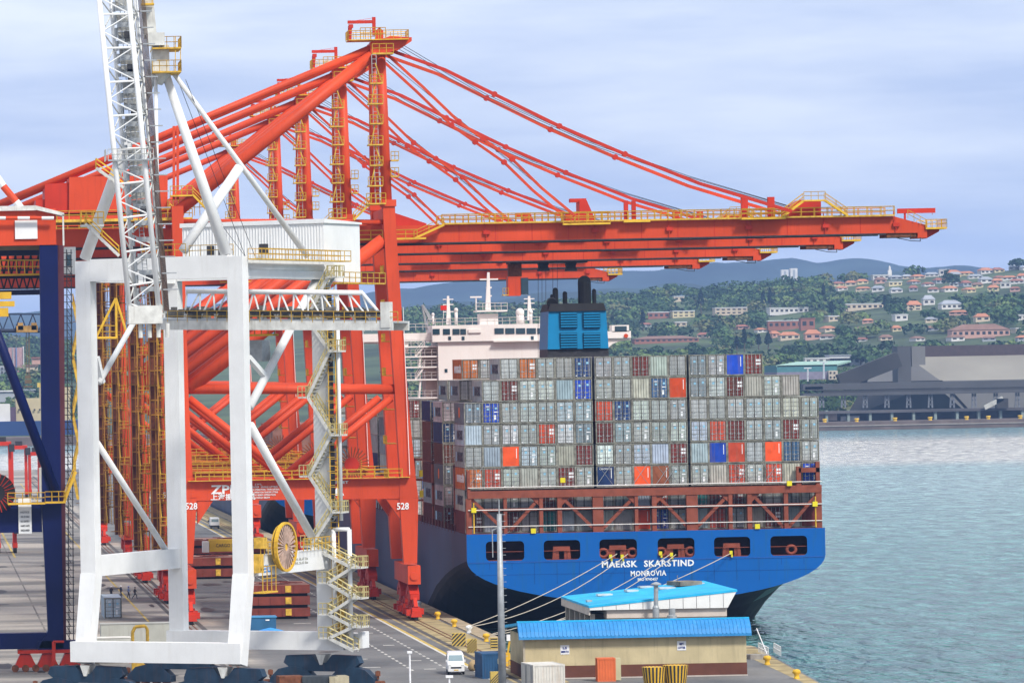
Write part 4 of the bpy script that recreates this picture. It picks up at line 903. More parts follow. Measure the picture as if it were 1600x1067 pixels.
BAYS = [(678.6, 'second bay', ['kM', 'pM', 'qS', 'r.', 'n.', 'pM'], 7, 'gM'), (694.0, 'third bay', ['k.', 'bM', 'k.', 'r.', 'r.', 'n.'], 7, 'gM'),
        (731.0, 'bay beside the funnel', ['g.', 'g.', 'd.', 'b.', 'g.', 'm.'], 6, 'g.'), (745.5, 'bay ahead of the funnel', ['m.', 'g.', 'g.', 'n.', 'b.', 'g.'], 6, 'd.'),
        (760, 'second bay ahead of the funnel', ['g.', 'm.', 'g.', 'b.', 'd.', 'g.'], 6, 'g.'), (775, 'third bay ahead of the funnel', ['b.', 'g.', 'n.', 'g.', 'g.', 'o.'], 6, 'g.'), (790, 'fourth bay ahead of the funnel', ['g.', 'm.', 'g.', 'n.', 'g.', 'g.'], 6, 'b.'),
        (805, 'bay just behind the bridge', ['g.', 'o.', 'g.', 'b.', 'g.', 'm.'], 6, 'g.'), (846, 'first bay ahead of the bridge', ['n.', 'b.', 'g.', 'w.', 'g.', 'g.'], 6, 'g.'), (861, 'second bay ahead of the bridge', ['g.', 'n.', 'b.', 'g.', 'm.', 'g.'], 6, 'g.'), (876, 'bay nearest the bow', ['g.', 'g.', 'b.', 'n.', 'g.', 'b.'], 5, 'g.')]
for y, bn, cols, nt, c1 in BAYS:
    for tier in range(6):
        code, sd_ = cols[tier][0], cols[tier][1]
        if nt < 6 and tier >= nt: continue
        put(bn, colx(0), y, tier, code, 'D' if code != 'w' else 'C', f"{CNAME[code]} container, {ORD[tier]} tier, outermost quay-side column, {bn}", rc, GRP, sd_ if sd_ != '.' else None)
    lo = 5 if y < 700 else 3
    for tier in range(lo, nt):
        put(bn, colx(1), y, tier, c1[0] if tier == 6 else rc.choice('gbdm'), 'D', f"container, second column from quay, {ORD[tier]} tier, {bn}", rc, GRP, 'M' if tier == 6 else None)
for i in (2, 3):
    for tier in (6, 7):
        put('c', colx(i), 697, tier, ('o' if tier == 7 else 'R') if i == 2 else 'g', 'D', f"{('orange' if tier == 7 else 'red') if i == 2 else 'grey'} container, {ORD[tier]} tier, {ORC[i]} column of the third bay", rc, GRP, 'H' if i == 2 and tier == 7 else None)
        if tier == 6:
            for q in (0, 1, 2, 3, 4, 5):
                pass
# ================================================================ WHITE LEVEL-LUFFING CRANE, set at an angle to the quay
NR = Vector((32.7, 495.8, 0)); th_ = math.radians(29); uA = Vector((math.cos(th_), -math.sin(th_), 0)); uB = Vector((math.sin(th_), math.cos(th_), 0)); uZ = Vector((0, 0, 1))
LA, LB = 17.4, 20.5
t = thing('luffing_crane', 'big white portal crane with a raised lattice boom and yellow cable reel, in the foreground', 'crane', tuple(NR))
WC = t
def wl(o): o.parent = WC; o.matrix_parent_inverse = Matrix.Translation(-NR); return o
def Wp(a, b, z): return NR+uA*a+uB*b+uZ*z
def onA(u, v, b=0.0, off=0.0):
    """point on the plane spanned by uA and up that lies b along uB"""
    q = NR+uB*b; d1 = Vector(((u-VX)/F*CR+(VY-v)/F*SR, 1, -(u-VX)/F*SR+(VY-v)/F*CR)); n_ = uB
    k = (q-Vector((0, 0, H))).dot(n_)/d1.dot(n_); return Vector((0, 0, H))+d1*k
def onB(u, v, a=0.0):
    q = NR+uA*a; d1 = Vector(((u-VX)/F*CR+(VY-v)/F*SR, 1, -(u-VX)/F*SR+(VY-v)/F*CR)); n_ = uA
    k = (q-Vector((0, 0, H))).dot(n_)/d1.dot(n_); return Vector((0, 0, H))+d1*k
def wbeam(name, p, q, w, d, side=None, mt=None, **k): return wl(MB().beam(p, q, w, d, side or uB, **k).build(name, [mt or WHITE]))
def wtube(name, p, q, r, mt=None, n=12, r2=None): return wl(MB().tube(p, q, r, n, r2=r2).build(name, [mt or WHITE], smooth=True))
ZT, ZM, ZS = 44.6, 14.0, 5.3
# legs: the near pair splays towards the viewer below the mid beam
for a in (-LA, 0):
    wbeam('leg', Wp(a, 0, ZM-1), Wp(a, 0, ZT+1), 1.7, 1.4)
    wbeam('leg_foot', Wp(a, -1.9, ZS-1.2), Wp(a, 0, ZM-.9), 1.6, 1.6, w2=1.75)
    wbeam('leg', Wp(a, LB, ZS), Wp(a, LB, ZT-.4), 1.7, 1.3)
    for b in (0, LB): 
        m = MB(); zz = ZM+.0
    wl(MB().beam(Wp(a, .7, ZM), Wp(a, LB-.65, ZM), 2.1, 1.3, uA).build('mid_beam', [WHITE]))
    wl(MB().beam(Wp(a, .7, ZT-.2), Wp(a, LB-.65, ZT-.2), 2.0, 1.3, uA).build('top_beam', [WHITE]))
for b, z, ex in ((-1.9, ZS, .1), (LB, ZS, 0)):
    p, q = Wp(-LA-1.1-ex, b, z), Wp((.75 if b < 0 else 5.6), b, z)
    if b < 0: wbeam('sill_beam', p, q, 2.1, 1.7)
    else:
        wbeam('sill_beam', p, Wp(2.2, b, z), 1.9, 1.8); wbeam('sill_beam', Wp(2.19, b, z+.0), Wp(4.0, b, z+.3), 1.8, 1.6, w2=1.0); wbeam('sill_end', Wp(3.9, b, z+.15), Wp(4.4, b, z+.15), 1.7, 1.7)
for b in (0, LB): wbeam('cross_beam', Wp(-LA+.86, b, ZT), Wp(-.86, b, ZT), 2.3 if b == 0 else 1.9, 1.4)
wtube('tube_beam', onB(388, 416.5, .5), onB(502, 418.5, .5), .42)
# braces inside the frame (image positions measured on the frame planes)
for u0, v0, u1, v1, r in ((155, 598, 208, 505, .30), (152, 692, 258, 858, .33)): wtube('brace', onB(u0, v0, -LA), onB(u1, v1, -LA), r)
for u0, v0, u1, v1, r in ((390, 636, 499, 428, .44), (391, 664, 487, 838, .44)): wtube('brace', onB(u0, v0, 0), onB(u1, v1, 0), r)
wbeam('brace', onB(151, 558, -LA), onB(160, 598, -LA), .5, .5, uA); wbeam('brace', onB(388, 558, 0), onB(416, 590, 0), .5, .5, uA)
# bogies: blue-grey rockers with wheels
def bogie(a, b):
    m = MB(); P = lambda x, z: Wp(a+x, b, z)
    def pl(pts, w):
        n = len(pts); s_ = uB*w/2; m.add([P(*p)-s_ for p in pts]+[P(*p)+s_ for p in pts], [tuple(range(n)), tuple(range(2*n-1, n-1, -1))]+[(i, n+i, n+(i+1) % n, (i+1) % n) for i in range(n)])
    pl([(-4.4, 3.0), (-4.1, 3.75), (-1.2, 3.85), (-.5, 3.0), (.5, 3.0), (1.2, 3.85), (4.1, 3.75), (4.4, 3.0), (3.2, 2.1), (-3.2, 2.1)], 1.1)
    for s in (-3.4, 3.4): pl([(s-2.6, 1.35), (s-1.6, 2.3), (s-.3, 2.6), (s+.3, 2.6), (s+1.6, 2.3), (s+2.6, 1.35), (s+2.6, .7), (s-2.6, .7)], 1.3)
    b_ = wl(m.build('bogie', [TEAL], kind='stuff')); m = MB()
    for s in (-5.3, -4.1, -2.8, -1.6, 1.6, 2.8, 4.1, 5.3): c = P(s, .42); m.tube(c-uB*.3, c+uB*.3, .42, 12)
    wl(m.build('bogie_wheels', [RUST], kind='stuff'))
    m = MB(); pl2 = [(-.55, 3.9), (.55, 3.9), (.14, 2.8), (-.14, 2.8)]; n = 4; s_ = uB*.75
    m.add([P(*p)-s_ for p in pl2]+[P(*p)+s_ for p in pl2], [(0, 1, 2, 3), (7, 6, 5, 4)]+[(i, n+i, n+(i+1) % n, (i+1) % n) for i in range(n)]); wl(m.build('pivot', [WHITE2]))
    m = MB()
    for s in (-6.2, 6.2):
        c = P(s, .8); m.tube(c-uA*.7, c+uA*.7, .38, 10); m.tube(c+uZ*.5, c+uZ*1.4, .14, 6); m.box(c+uZ*1.1, (.5, .5, .5))
    wl(m.build('drive_motor', [RUST], kind='stuff'))
for a, b in ((-LA+.4, -1.9), (-1.3, -1.9), (-.5, LB), (-LA, LB)): bogie(a, b)
# machinery house
C = Wp(-.1, LB+1.2, 0); zb, zt = 44.4, 49.4; A16, B9 = -16.6, 9.4
def hp(a, b, z): return C+uA*a+uB*b+uZ*z
m = MB(); P = [hp(0, 0, zb-1.2), hp(A16, 0, zb), hp(A16, B9, zb), hp(0, B9, zb-1.2), hp(0, 0, zt), hp(A16, 0, zt), hp(A16, B9, zt), hp(0, B9, zt)]
m.add(P, [(0, 1, 2, 3), (7, 6, 5, 4), (0, 4, 5, 1), (1, 5, 6, 2), (2, 6, 7, 3), (3, 7, 4, 0)])
house = wl(m.build('machinery_house', [WHITE]))
m = MB(); m.add([hp(.2, -.2, zt), hp(A16-.2, -.2, zt), hp(A16-.2, B9+.2, zt), hp(.2, B9+.2, zt), hp(.2, -.2, zt+.45), hp(A16-.2, -.2, zt+.45), hp(A16-.2, B9+.2, zt+.2), hp(.2, B9+.2, zt+.2)], [(0, 1, 2, 3), (7, 6, 5, 4), (0, 4, 5, 1), (1, 5, 6, 2), (2, 6, 7, 3), (3, 7, 4, 0)])
wl(m.build('roof', [WHITE]))
m = MB()
for k in range(48): c = hp(A16+.3+k*.34, -.03, 0); m.beam(c+uZ*(zb+.1), c+uZ*(zt-.05), .12, .03)
wl(m.build('cladding_ribs', [WHITE], kind='stuff'))
for u in (329, 348, 412): 
    c = onA(u, 391.5 if u < 400 else 388.5, LB+.4); w = 1.0 if u < 340 else 1.2; wl(MB().beam(c-uZ*.5, c+uZ*.5, w*.8, .12).build('vent_window', [DARK]))
# walkways and rails at the top of the frame
m, r = MB(), MB()
p, q = Wp(1.6, .5, ZT+.7), Wp(1.6, LB+3, ZT+.7); m.beam(p, q, .12, 1.2, uA); r.rail([p+uA*.6, q+uA*.6], 1.1, 1.6, .06); r.rail([p-uA*.6, q-uA*.6], 1.1, 1.6, .06)
p, q = Wp(1.4, LB+1, ZT-1.6), Wp(1.4, LB+12, ZT-1.6); m.beam(p, q, .14, 1.6, uA); r.rail([p+uA*.8, q+uA*.8], 1.15, 1.5, .07)
p, q = Wp(-6, 1.2, ZT+1.2), Wp(-1, 1.2, ZT+1.2); r.rail([p, q], 1.1, 1.2, .06); r.rail([Wp(-LA+6, 1.2, ZT+1.2), Wp(-LA+11, 1.2, ZT+1.2)], 1.3, 1.2, .06)
wl(m.build('walkway', [YELD], kind='stuff')); wl(r.build('railing', [YELD], kind='stuff'))
# stair tower outside the far right leg
m, r, y_ = MB(), MB(), MB(); pts = []
LV = [(4.4, 1), (5.7, 0), (6.9, 1), (8.2, 0), (9.9, 1), (11.5, 0), (13.1, 1), (15.3, 0), (18.9, 1), (22.7, 0), (27, 1), (31, 0), (35.8, 1), (39.3, 0), (43.6, 1)]
def sa(z, s_): return (4.0 if s_ else 1.2) if z < 15 else (1.9 if s_ else -.7)
for (z0, s0), (z1, s1) in zip(LV[:-1], LV[1:]):
    p, q = Wp(sa(z0, s0), LB-1.6, z0), Wp(sa(z1, s1), LB-1.6, z1)
    for s_ in (-.7, .7): m.beam(p+uB*s_, q+uB*s_, .32, .14, uB); r.rail([p+uB*s_, q+uB*s_], 1.15, .7, .085)
    n = int((q-p).length/.42)
    for i in range(n): y_.beam(p.lerp(q, (i+.5)/n)-uB*.7, p.lerp(q, (i+.5)/n)+uB*.7, .07, .3, uA)
    e0 = q-uA*(.0 if s1 else 1.0); e1 = q+uA*(1.1 if s1 else 0); m.beam(e0, e1, .18, 2.0, uB); r.rail([e0-uB*1.0, e1-uB*1.0], 1.2, .45, .07); r.rail([e0+uB*1.0, e1+uB*1.0], 1.2, .6, .07); r.rail([e1-uB*1.0, e1+uB*1.0], 1.2, .5, .07)
wl(m.build('stair_tower', [WHITE2], kind='stuff')); wl(r.build('stair_railing', [mat('pale_yellow', (.66, .56, .26), .7, var=.2, scale=2)], kind='stuff')); wl(y_.build('stair_treads', [WHITE2], kind='stuff'))
m = MB()
for aa in (1.25, 2.1): m.tube(Wp(aa, LB-1.3, 6), Wp(aa, LB-1.3, 43), .07, 4)
for k in range(50): m.beam(Wp(1.25, LB-1.3, 6+k*.74), Wp(2.1, LB-1.3, 6+k*.74), .07, .07); m.beam(Wp(1.25, LB-2.0, 6.2+k*.74), Wp(2.1, LB-2.0, 6.2+k*.74), .06, .06) if k % 2 else None
wl(m.build('caged_ladder', [YELD], kind='stuff'))
for a in (1.6, 3.4): wtube('stair_post', Wp(a, LB-1.5, 5.6), Wp(a, LB-1.5, 17.1), .24)
wtube('stair_post', Wp(1.6, LB-1.5, 17.1), Wp(3.4, LB-1.5, 17.1), .22); wtube('stair_post', Wp(2.3, LB-1.0, 18), Wp(2.3, LB-1.0, 42), .2)
m = MB(); m.beam(Wp(1.3, LB-.8, 17), Wp(1.3, LB-.8, 42), .5, .4); m.beam(Wp(1.9, LB-.8, 6.5), Wp(1.9, LB-.8, 42), .12, .12); wl(m.build('cable_duct', [DARK], kind='stuff'))
wl(MB().beam(Wp(1.9, LB-.9, 5.8), Wp(1.9, LB-.9, 14.5), 1.0, .5).build('access_panel', [YELD]))
# cable reel with drive on the mid beam
c = onB(443, 854, 1.5); m = MB(); n = 28
R_ = 2.45
m.tube(c-uA*.25, c+uA*.25, .5, 12); reel = wl(m.build('cable_reel', [YEL]))
m = MB()
for j in range(n):
    t0, t1 = 2*math.pi*j/n, 2*math.pi*(j+1)/n; d0 = uB*math.cos(t0)+uZ*math.sin(t0); d1 = uB*math.cos(t1)+uZ*math.sin(t1)
    m.beam(c+uA*.25+d0*R_, c+uA*.25+d1*R_, .22, .35, uA)
for j in range(n):
    pass
wl(m.build('reel_rim', [YEL], kind='stuff')); m = MB()
for j in range(n):
    t0 = 2*math.pi*j/n; d0 = uB*math.cos(t0)+uZ*math.sin(t0); m.beam(c+uA*.3+d0*.4, c+uA*.22+d0*R_, .08, .14, uA, w2=.22)
wl(m.build('reel_spokes', [mat('reel_faded', (.48, .34, .27), .8, var=.3, scale=2)], kind='stuff'))
m = MB(); m.tube(c-uA*.35, c-uA*.22, R_*.93, 28); wl(m.build('reel_disc', [mat('reel_gold', (.50, .31, .03), .8, var=.3, scale=2)]))
m = MB(); m.box(onB(404, 846, 1.2), (1.6, 1.6, 1.6), -th_) if False else m.box(onB(407, 848, 1.2), (1.0, 1.1, 1.1), -th_); m.box(onB(402, 880, 1.0), (1.0, 1.0, 1.9), -th_); wl(m.build('reel_drive', [YELD], kind='stuff'))
r = MB(); r.rail([Wp(1.3, 1.5, ZM+1.1), Wp(1.3, 6, ZM+1.1)], 1.3, .9, .08); r.rail([Wp(1.3, 12, ZM+1.1), Wp(1.3, LB-1, ZM+1.1)], 1.3, .9, .08); r.rail([Wp(1.8, .8, ZM-2.6), Wp(1.8, 4, ZM-2.6)], 2.6, 1, .08); r.beam(Wp(1.3, .8, ZM-2.7), Wp(1.3, 4.2, ZM-2.7), .15, 1.2, uA); wl(r.build('reel_railing', [YEL], kind='stuff'))
c = onB(413, 889, .67); o = wl(text('company_lettering', 'DORMEL'[:0]+'REL', mat('sign_blue', (.05, .25, .65), .5), 1.0, c, (math.pi/2, 0, math.pi/2-th_), wide=3.2, bold=.02))
c = onB(471, 876, .67); o = wl(text('plate_lettering', 'SWL 40t AT 32m\nSWL 25t AT 45m', mat('faded_print', (.42, .42, .38), .8), .4, c, (math.pi/2, 0, math.pi/2-th_), wide=3.2))
# raised lattice boom, in front of the top beam
def bp(u, v, d): return at(u, v, 487+d)
ch = {(0, 0): ((204, 500), (152, -30)), (1, 0): ((249, 492), (198.5, -30)), (0, 1): ((214, 498), (170, -30)), (1, 1): ((258, 490), (209, -30))}
def chord(i, j, k): (a, b) = ch[(i, j)]; return bp(a[0]+(b[0]-a[0])*k, a[1]+(b[1]-a[1])*k, 3.0*j)
for i in (0, 1):
    for j in (0, 1): wtube('boom_chord', chord(i, j, 0), chord(i, j, 1), .27 if j == 0 else .2, n=10)
NB = 20
for face, (A, Bc) in {'front': ((0, 0), (1, 0)), 'left': ((0, 0), (0, 1)), 'right': ((1, 0), (1, 1)), 'back': ((0, 1), (1, 1))}.items():
    m = MB()
    for k in range(NB):
        p0, p1 = chord(*A, k/NB), chord(*A, (k+1)/NB); q0, q1 = chord(*Bc, k/NB), chord(*Bc, (k+1)/NB)
        if k % 2 == 0: m.tube(p0, q0, .11 if face == 'front' else .08, 6)
        (m.tube(p0, q1, .075, 5) if k % 2 else m.tube(q0, p1, .075, 5))
    wl(m.build('boom_lacing', [WHITE if face == 'front' else WHITE2], kind='stuff'))
m = MB()     # stiffened plates and ladder on the back of the boom
for k in range(NB*2):
    if k < 4: continue
    a = chord(0, 1, k/NB/2).lerp(chord(1, 1, k/NB/2), .18); b = chord(0, 1, k/NB/2).lerp(chord(1, 1, k/NB/2), .9); a1 = chord(0, 1, (k+.94)/NB/2).lerp(chord(1, 1, (k+.94)/NB/2), .18); b1 = chord(0, 1, (k+.94)/NB/2).lerp(chord(1, 1, (k+.94)/NB/2), .9)
    if k > 11 and k % 4: m.add([a, b, b1, a1, a+Vector((0, .1, 0)), b+Vector((0, .1, 0)), b1+Vector((0, .1, 0)), a1+Vector((0, .1, 0))], [(0, 1, 2, 3), (7, 6, 5, 4), (0, 4, 5, 1), (1, 5, 6, 2), (2, 6, 7, 3), (3, 7, 4, 0)])
wl(m.build('boom_panels', [mat('boom_panel', (.40, .40, .37), .7, var=.35, scale=1.5, streak=.6)], kind='stuff'))
m = MB()
for k in range(90):
    a = chord(0, 1, k/90).lerp(chord(1, 1, k/90), .42)+Vector((0, -.6, 0)); m.box(a, (.55, .06, .05))
for s_ in (.34, .50): m.tube(chord(0, 1, 0).lerp(chord(1, 1, 0), s_)+Vector((0, -.6, 0)), chord(0, 1, 1).lerp(chord(1, 1, 1), s_)+Vector((0, -.6, 0)), .05, 4)
for k in range(26): a = chord(0, 1, k/26).lerp(chord(1, 1, k/26), .10)+Vector((0, -.8, 0)); m.tube(a-uZ*.6, a+uZ*.4, .16, 6)
wl(m.build('boom_ladder', [STEEL], kind='stuff'))
m = MB()
for v, du in ((60, 0), (120, 0), (175, 0), (336, 0), (440, 0), (112, 0)):
    k = (500-v)/530; a = chord(0, 1, k).lerp(chord(1, 1, k), .6)+Vector((0, -.9, 0)); m.box(a, (1.0, .8, 1.1))
wl(m.build('floodlight', [DARK], kind='stuff'))
a = chord(0, 0, 0); b = chord(1, 0, 0); m = MB(); m.bb((a.x-.2, a.y-.4, a.z-.4), (b.x+.3, a.y+3.4, a.z+1.4)); 
for k in range(4): m.tube((a.x+1+k*.9, a.y+.4, a.z-.4), (a.x+1+k*.9, a.y+.4, a.z-1.8), .22, 8)
wl(m.build('boom_foot', [WHITE2], kind='stuff'))
m = MB(); k = .47; a = chord(0, 0, k); b = chord(1, 0, k); m.bb((a.x-.7, a.y-.9, a.z-.1), (b.x+.9, a.y+.0, a.z+.05)); r = MB(); r.rail([(a.x-.7, a.y-.9, a.z), (b.x+.9, a.y-.9, a.z)], 1.1, 1, .06); r.rail([(a.x-.9, a.y-.5, a.z), (a.x-.9, a.y+3, a.z)], 1.1, 1, .06)
m.build('boom_platform', [STEEL], WC).matrix_parent_inverse = Matrix.Translation(-NR); wl(r.build('boom_railing', [WHITE2], kind='stuff'))
m = MB()
for v in range(20, 480, 26):
    k = (500-v)/530; a = chord(1, 1, k); m.box(a+Vector((.7, -.8, 0)), (1.6, .25, .12)); m.box(chord(0, 1, k).lerp(a, .5)+Vector((0, -1.2, .3)), (1.8, .2, .5))
wl(m.build('rope_guides', [STEEL], kind='stuff'))
for k in range(6):    # hoist ropes beside the boom
    a, b = bp(257+k*1.4, 486, 2+.3*k), bp(214+k*1.9, -30, 2+.3*k); wl(MB().tube(a, b, .06, 4).build('hoist_rope', [mat('greasy_rope', (.10, .065, .05), .7, var=.3)]))
# A-frame with head platform
apx = at(258, 112, 497); apz = apx.z
wtube('a_frame_leg', onA(133, 404, 0), at(243, 100, 497), .60, n=14)
wtube('a_frame_leg', onA(354, 398, 0), at(258, 114, 497.5), .62, n=14, r2=.42)
wtube('a_frame_stay', at(480, 400, 514), at(272, 116, 499), .34, r2=.24)
wtube('a_frame_strut', onA(286, 392, 3), at(374, 262, 506), .52)
wtube('a_frame_post', at(247, 385, 497), at(243, 118, 497), .20)
m = MB(); a = at(238, 80, 496); b = at(262, 113, 496); m.bb((a.x, 496, b.z), (b.x+.2, 499.5, a.z+.6)); m.tube((b.x-1, 497.5, b.z-1.1), (b.x-.6, 497.5, b.z+.1), .5, 10, r2=1.1); wl(m.build('apex_head', [WHITE2], kind='stuff'))
m, r = MB(), MB(); 
for v in (76, 113):
    a, b = at(238, v, 495.5), at(283, v, 495.5); m.bb((a.x, 495, a.z-.1), (b.x, 500.5, a.z+.05)); r.rail([(a.x, 495, a.z), (b.x, 495, a.z), (b.x, 500.5, a.z)], 1.15, .8, .06)
for u in (274, 282): a, b = at(u, 113, 495.2), at(u, 58, 495.2); r.tube(a, b, .06, 4)
wl(m.build('apex_platform', [YELD], kind='stuff')); wl(r.build('apex_railing', [YELD], kind='stuff'))
m = MB(); a, b = at(235, 60, 497), at(227, -30, 496); m.beam(a, b, 1.3, 1.0); wl(m.build('jib_mast', [WHITE2])); r = MB(); a, b = at(223, 6, 495), at(238, 6, 495); r.rail([a, b], 1.2, .7, .07); r.box((a+b)/2-uZ*.1, (1.3, 1.5, .15)); wl(r.build('mast_platform', [YEL], kind='stuff'))
m = MB(); m.box(at(243, 62, 495.6), (1.8, 1.5, 1.3), 0); wl(m.build('winch_cover', [WHITE2])); 
m = MB(); 
for (u0, v0, u1, v1) in ((275, 118, 383, 400), (290, 125, 398, 400), (330, 330, 384, 402)): a, b = at(u0, v0, 499), at(u1, v1, 515); m.tube(a, b, .035, 3)
wl(m.build('stay_rope', [DARK], kind='stuff'))
# long flight of steps up the left A-frame leg
for (u0, v0, u1, v1) in ((186, 400, 133, 350), (135, 350, 150, 352), (216, 310, 150, 263)):
    m, r = MB(), MB(); a, b = at(u0, v0, 499.5), at(u1, v1, 499.5)
    if abs(v0-v1) > 10: stair(m, r, a, b, 1.0)
    else: m.bb((a.x-.6, 499, a.z-.3), (b.x+.8, 500.6, a.z-.1)); r.rail([(a.x-.6, 499, a.z), (b.x+.8, 499, a.z)], 1.2, .6, .08)
    wl(m.build('frame_stairs', [WHITE2], kind='stuff')); wl(r.build('stair_railing', [YEL], kind='stuff'))
# horizontal lattice gantry behind the legs, with its deck
def gz(u, v, b): return onA(u, v, b)
for b, r_ in ((4.0, .26), (7.0, .22)):
    m = MB(); p, q = onA(292, 455, b), onA(566, 457.5, b); wtube('gantry_chord', p, q, r_); p0, q0 = onA(255, 499, b), onA(600, 503, b); wtube('gantry_chord', p0, q0, .2)
    wtube('gantry_strut', q, onA(600, 498, b), .18)
    m = MB()
    for k in range(13):
        a_ = p.lerp(q, k/13); b_ = p.lerp(q, (k+1)/13); lo = p0.lerp(q0, (k*1.0+.6+.8)/14.2); m.tube(a_, lo, .1, 5); m.tube(lo, b_, .1, 5)
    wl(m.build('gantry_lacing', [WHITE], kind='stuff'))
p, q = onA(245, 508, 3.4), onA(614, 509, 3.4); wl(MB().beam(p, q, .95, .4).build('gantry_deck_beam', [WHITE2])); wl(MB().beam(p+uB*4, q+uB*4, .95, .4).build('gantry_deck_beam', [WHITE2])); wl(MB().beam(p+uB*2+uZ*.3, q+uB*2+uZ*.3, .1, 4).build('gantry_deck', [STEEL]))
r = MB(); z = uZ*.5; r.rail([onA(390, 503, 3.2), onA(622, 505, 3.2)], 1.15, 1.2, .06); r.rail([onA(262, 503, 3.2), onA(386, 503, 3.2)], 1.15, 1.2, .05); r.rail([onA(262, 503, 7.8), onA(622, 505, 7.8)], 1.15, 1.2, .05); wl(r.build('gantry_railing', [YELD], kind='stuff'))
m = MB(); rr = random.Random(3)
for k in range(46):
    c = onA(265+k*7.2, 493-rr.random()*6, 4+rr.random()*3); m.box(c, (.5+rr.random()*.7, .5, .5+rr.random()*.9), -th_)
wl(m.build('gantry_machinery', [mat('machinery_grey', (.16, .15, .13), .7, var=.5, scale=1.5)], kind='stuff'))
wl(MB().beam(onA(290, 487, 3.6), onA(600, 489, 3.6), .35, .5).build('cable_tray', [DARK]))
m = MB(); c = onA(604, 492, 3.5); m.box(c, (1.0, .8, 2.6), -th_); wl(m.build('gantry_end_stop', [WHITE2]))
m = MB(); m.box(onA(398, 548, 8), (2.6, 2.0, 2.2), -th_); r = MB(); c = onA(388, 524, 5); r.rail([c, c+uA*3], 1.2, .8, .08); r.box(c+uA*1.5, (3.2, 1.4, .2), -th_); wl(r.build('gantry_stage', [YEL], kind='stuff')); wl(m.build('winch_house', [STEEL]))
for u, v in ((420, 437), (445, 437)): pass

# ================================================================ NAVY CRANE at the left edge
Yn = 556.0
t = thing('navy_crane', 'dark blue quay crane with orange top beam, cut off by the left edge', 'container crane', (-6, Yn, 0))
def nv(o): o.parent = t; o.matrix_parent_inverse = Matrix.Translation((6, -Yn, 0)); return o
def N_(u, v, d=0): return at(u, v, Yn+d)
m = MB(); Q = [(62, 383), (90, 383), (96, 800), (99, 985), (99, 1012), (60, 1012), (75, 985), (66, 800)]
m.plate([(N_(*q).x, N_(*q).z) for q in Q], Yn, Yn+2.4); nv(m.build('leg', [NAVY]))
m = MB(); m.plate([(N_(*q).x, N_(*q).z) for q in ((90.3, 383), (100, 383), (104, 1012), (99.3, 1012), (96.2, 800))], Yn+1, Yn+2.2); nv(m.build('leg_flange', [mat('flange_brown', (.10, .03, .04), .6)]))
for v0, v1, nm, d0 in ((787, 831, 'portal_beam', .3), (991, 1013, 'sill_beam', .2)):
    a, b = N_(-180, v0+2), N_(66 if v0 < 900 else 74, v1); nv(MB().bb((a.x, Yn+d0, b.z), (b.x, Yn+2.1, a.z)).build(nm, [NAVY]))
a, b = N_(-180, 331), N_(88, 382.5); nv(MB().bb((a.x, Yn-.1, b.z), (b.x, Yn+2.5, a.z)).build('top_beam', [ORANGE]))
a, b = N_(-180, 326), N_(100, 336); m = MB(); m.bb((a.x, Yn-.6, a.z-.55), (N_(56, 326).x, Yn+4, a.z)); m.plate([(N_(56, 327).x, a.z), (N_(56, 327).x, a.z-.5), (N_(100, 336).x, N_(0, 340).z), (N_(100, 336).x, N_(0, 335).z)], Yn-.6, Yn+4); nv(m.build('top_canopy', [WHITE2], kind='stuff'))
a, b = N_(97, 336), N_(100.5, 384); nv(MB().bb((a.x, Yn-.6, b.z), (b.x, Yn-.2, a.z)).build('canopy_post', [WHITE2]))
nv(MB().bb((N_(16.5, 0).x, Yn-.35, N_(16, 374).z), (N_(51.5, 0).x, Yn-.12, N_(16, 345).z)).build('white_panel', [WHITE]))
for k in range(9):    # red and white boom rest
    u0, u1 = 84-(k+1)*18.8, 84-k*18.8; nv(MB().tube(N_(u0, 341, -1), N_(u1, 341, -1), .20, 10).build('striped_tube', [WHITE if k % 2 == 0 else ORANGE]))
dd = [(-8, 272), (5, 291), (25, 315), (41, 336)]
for k, (p, q) in enumerate(zip(dd[:-1], dd[1:])): nv(MB().tube(N_(*p, 3), N_(*q, 3), .42, 12).build('striped_strut', [[WHITE, ORANGE, WHITE][k]]))
nv(MB().tube(N_(-60, 372), N_(88, 772), .56, 14).build('brace', [NAVY], smooth=True))
for v in (403, 427, 447): pass
m = MB(); m.bb((N_(-150, 0).x, Yn+6, N_(0, 460).z), (N_(64, 0).x, Yn+8, N_(0, 452).z)); m.bb((N_(-150, 0).x, Yn+6, N_(0, 434).z), (N_(64, 0).x, Yn+7, N_(0, 430).z)); m.bb((N_(-150, 0).x, Yn+6, N_(0, 398).z), (N_(64, 0).x, Yn+8, N_(0, 390).z)); nv(m.build('trolley_girder', [mat('girder_dark_blue', (.015, .02, .06), .5, var=.2)], kind='stuff'))
m = MB()
for k in range(16): u = -120+k*12; m.tube(N_(u, 430, 7), N_(u+6, 452, 7), .13, 4); m.tube(N_(u+12, 430, 7), N_(u+6, 452, 7), .13, 4); m.tube(N_(u, 398, 7), N_(u+6, 430, 7), .13, 4); m.tube(N_(u+12, 398, 7), N_(u+6, 430, 7), .13, 4)
nv(m.build('girder_lacing', [DARK], kind='stuff'))
m = MB(); m.rail([N_(-100, 427, 5), N_(64, 427, 5)], 1.5, .9, .09); m.bb((N_(-100, 0).x, Yn+5, N_(0, 430).z), (N_(64, 0).x, Yn+6, N_(0, 427).z)); nv(m.build('girder_walkway', [YEL], kind='stuff'))
m = MB(); m.box(N_(5, 475, 3), (2.6, 2, .6)); m.box(N_(2, 488, 3), (1.6, 2, 1.0)); m.box(N_(4, 462, 3), (2.0, 2, .8)); nv(m.build('hoist_block', [YEL], kind='stuff'))
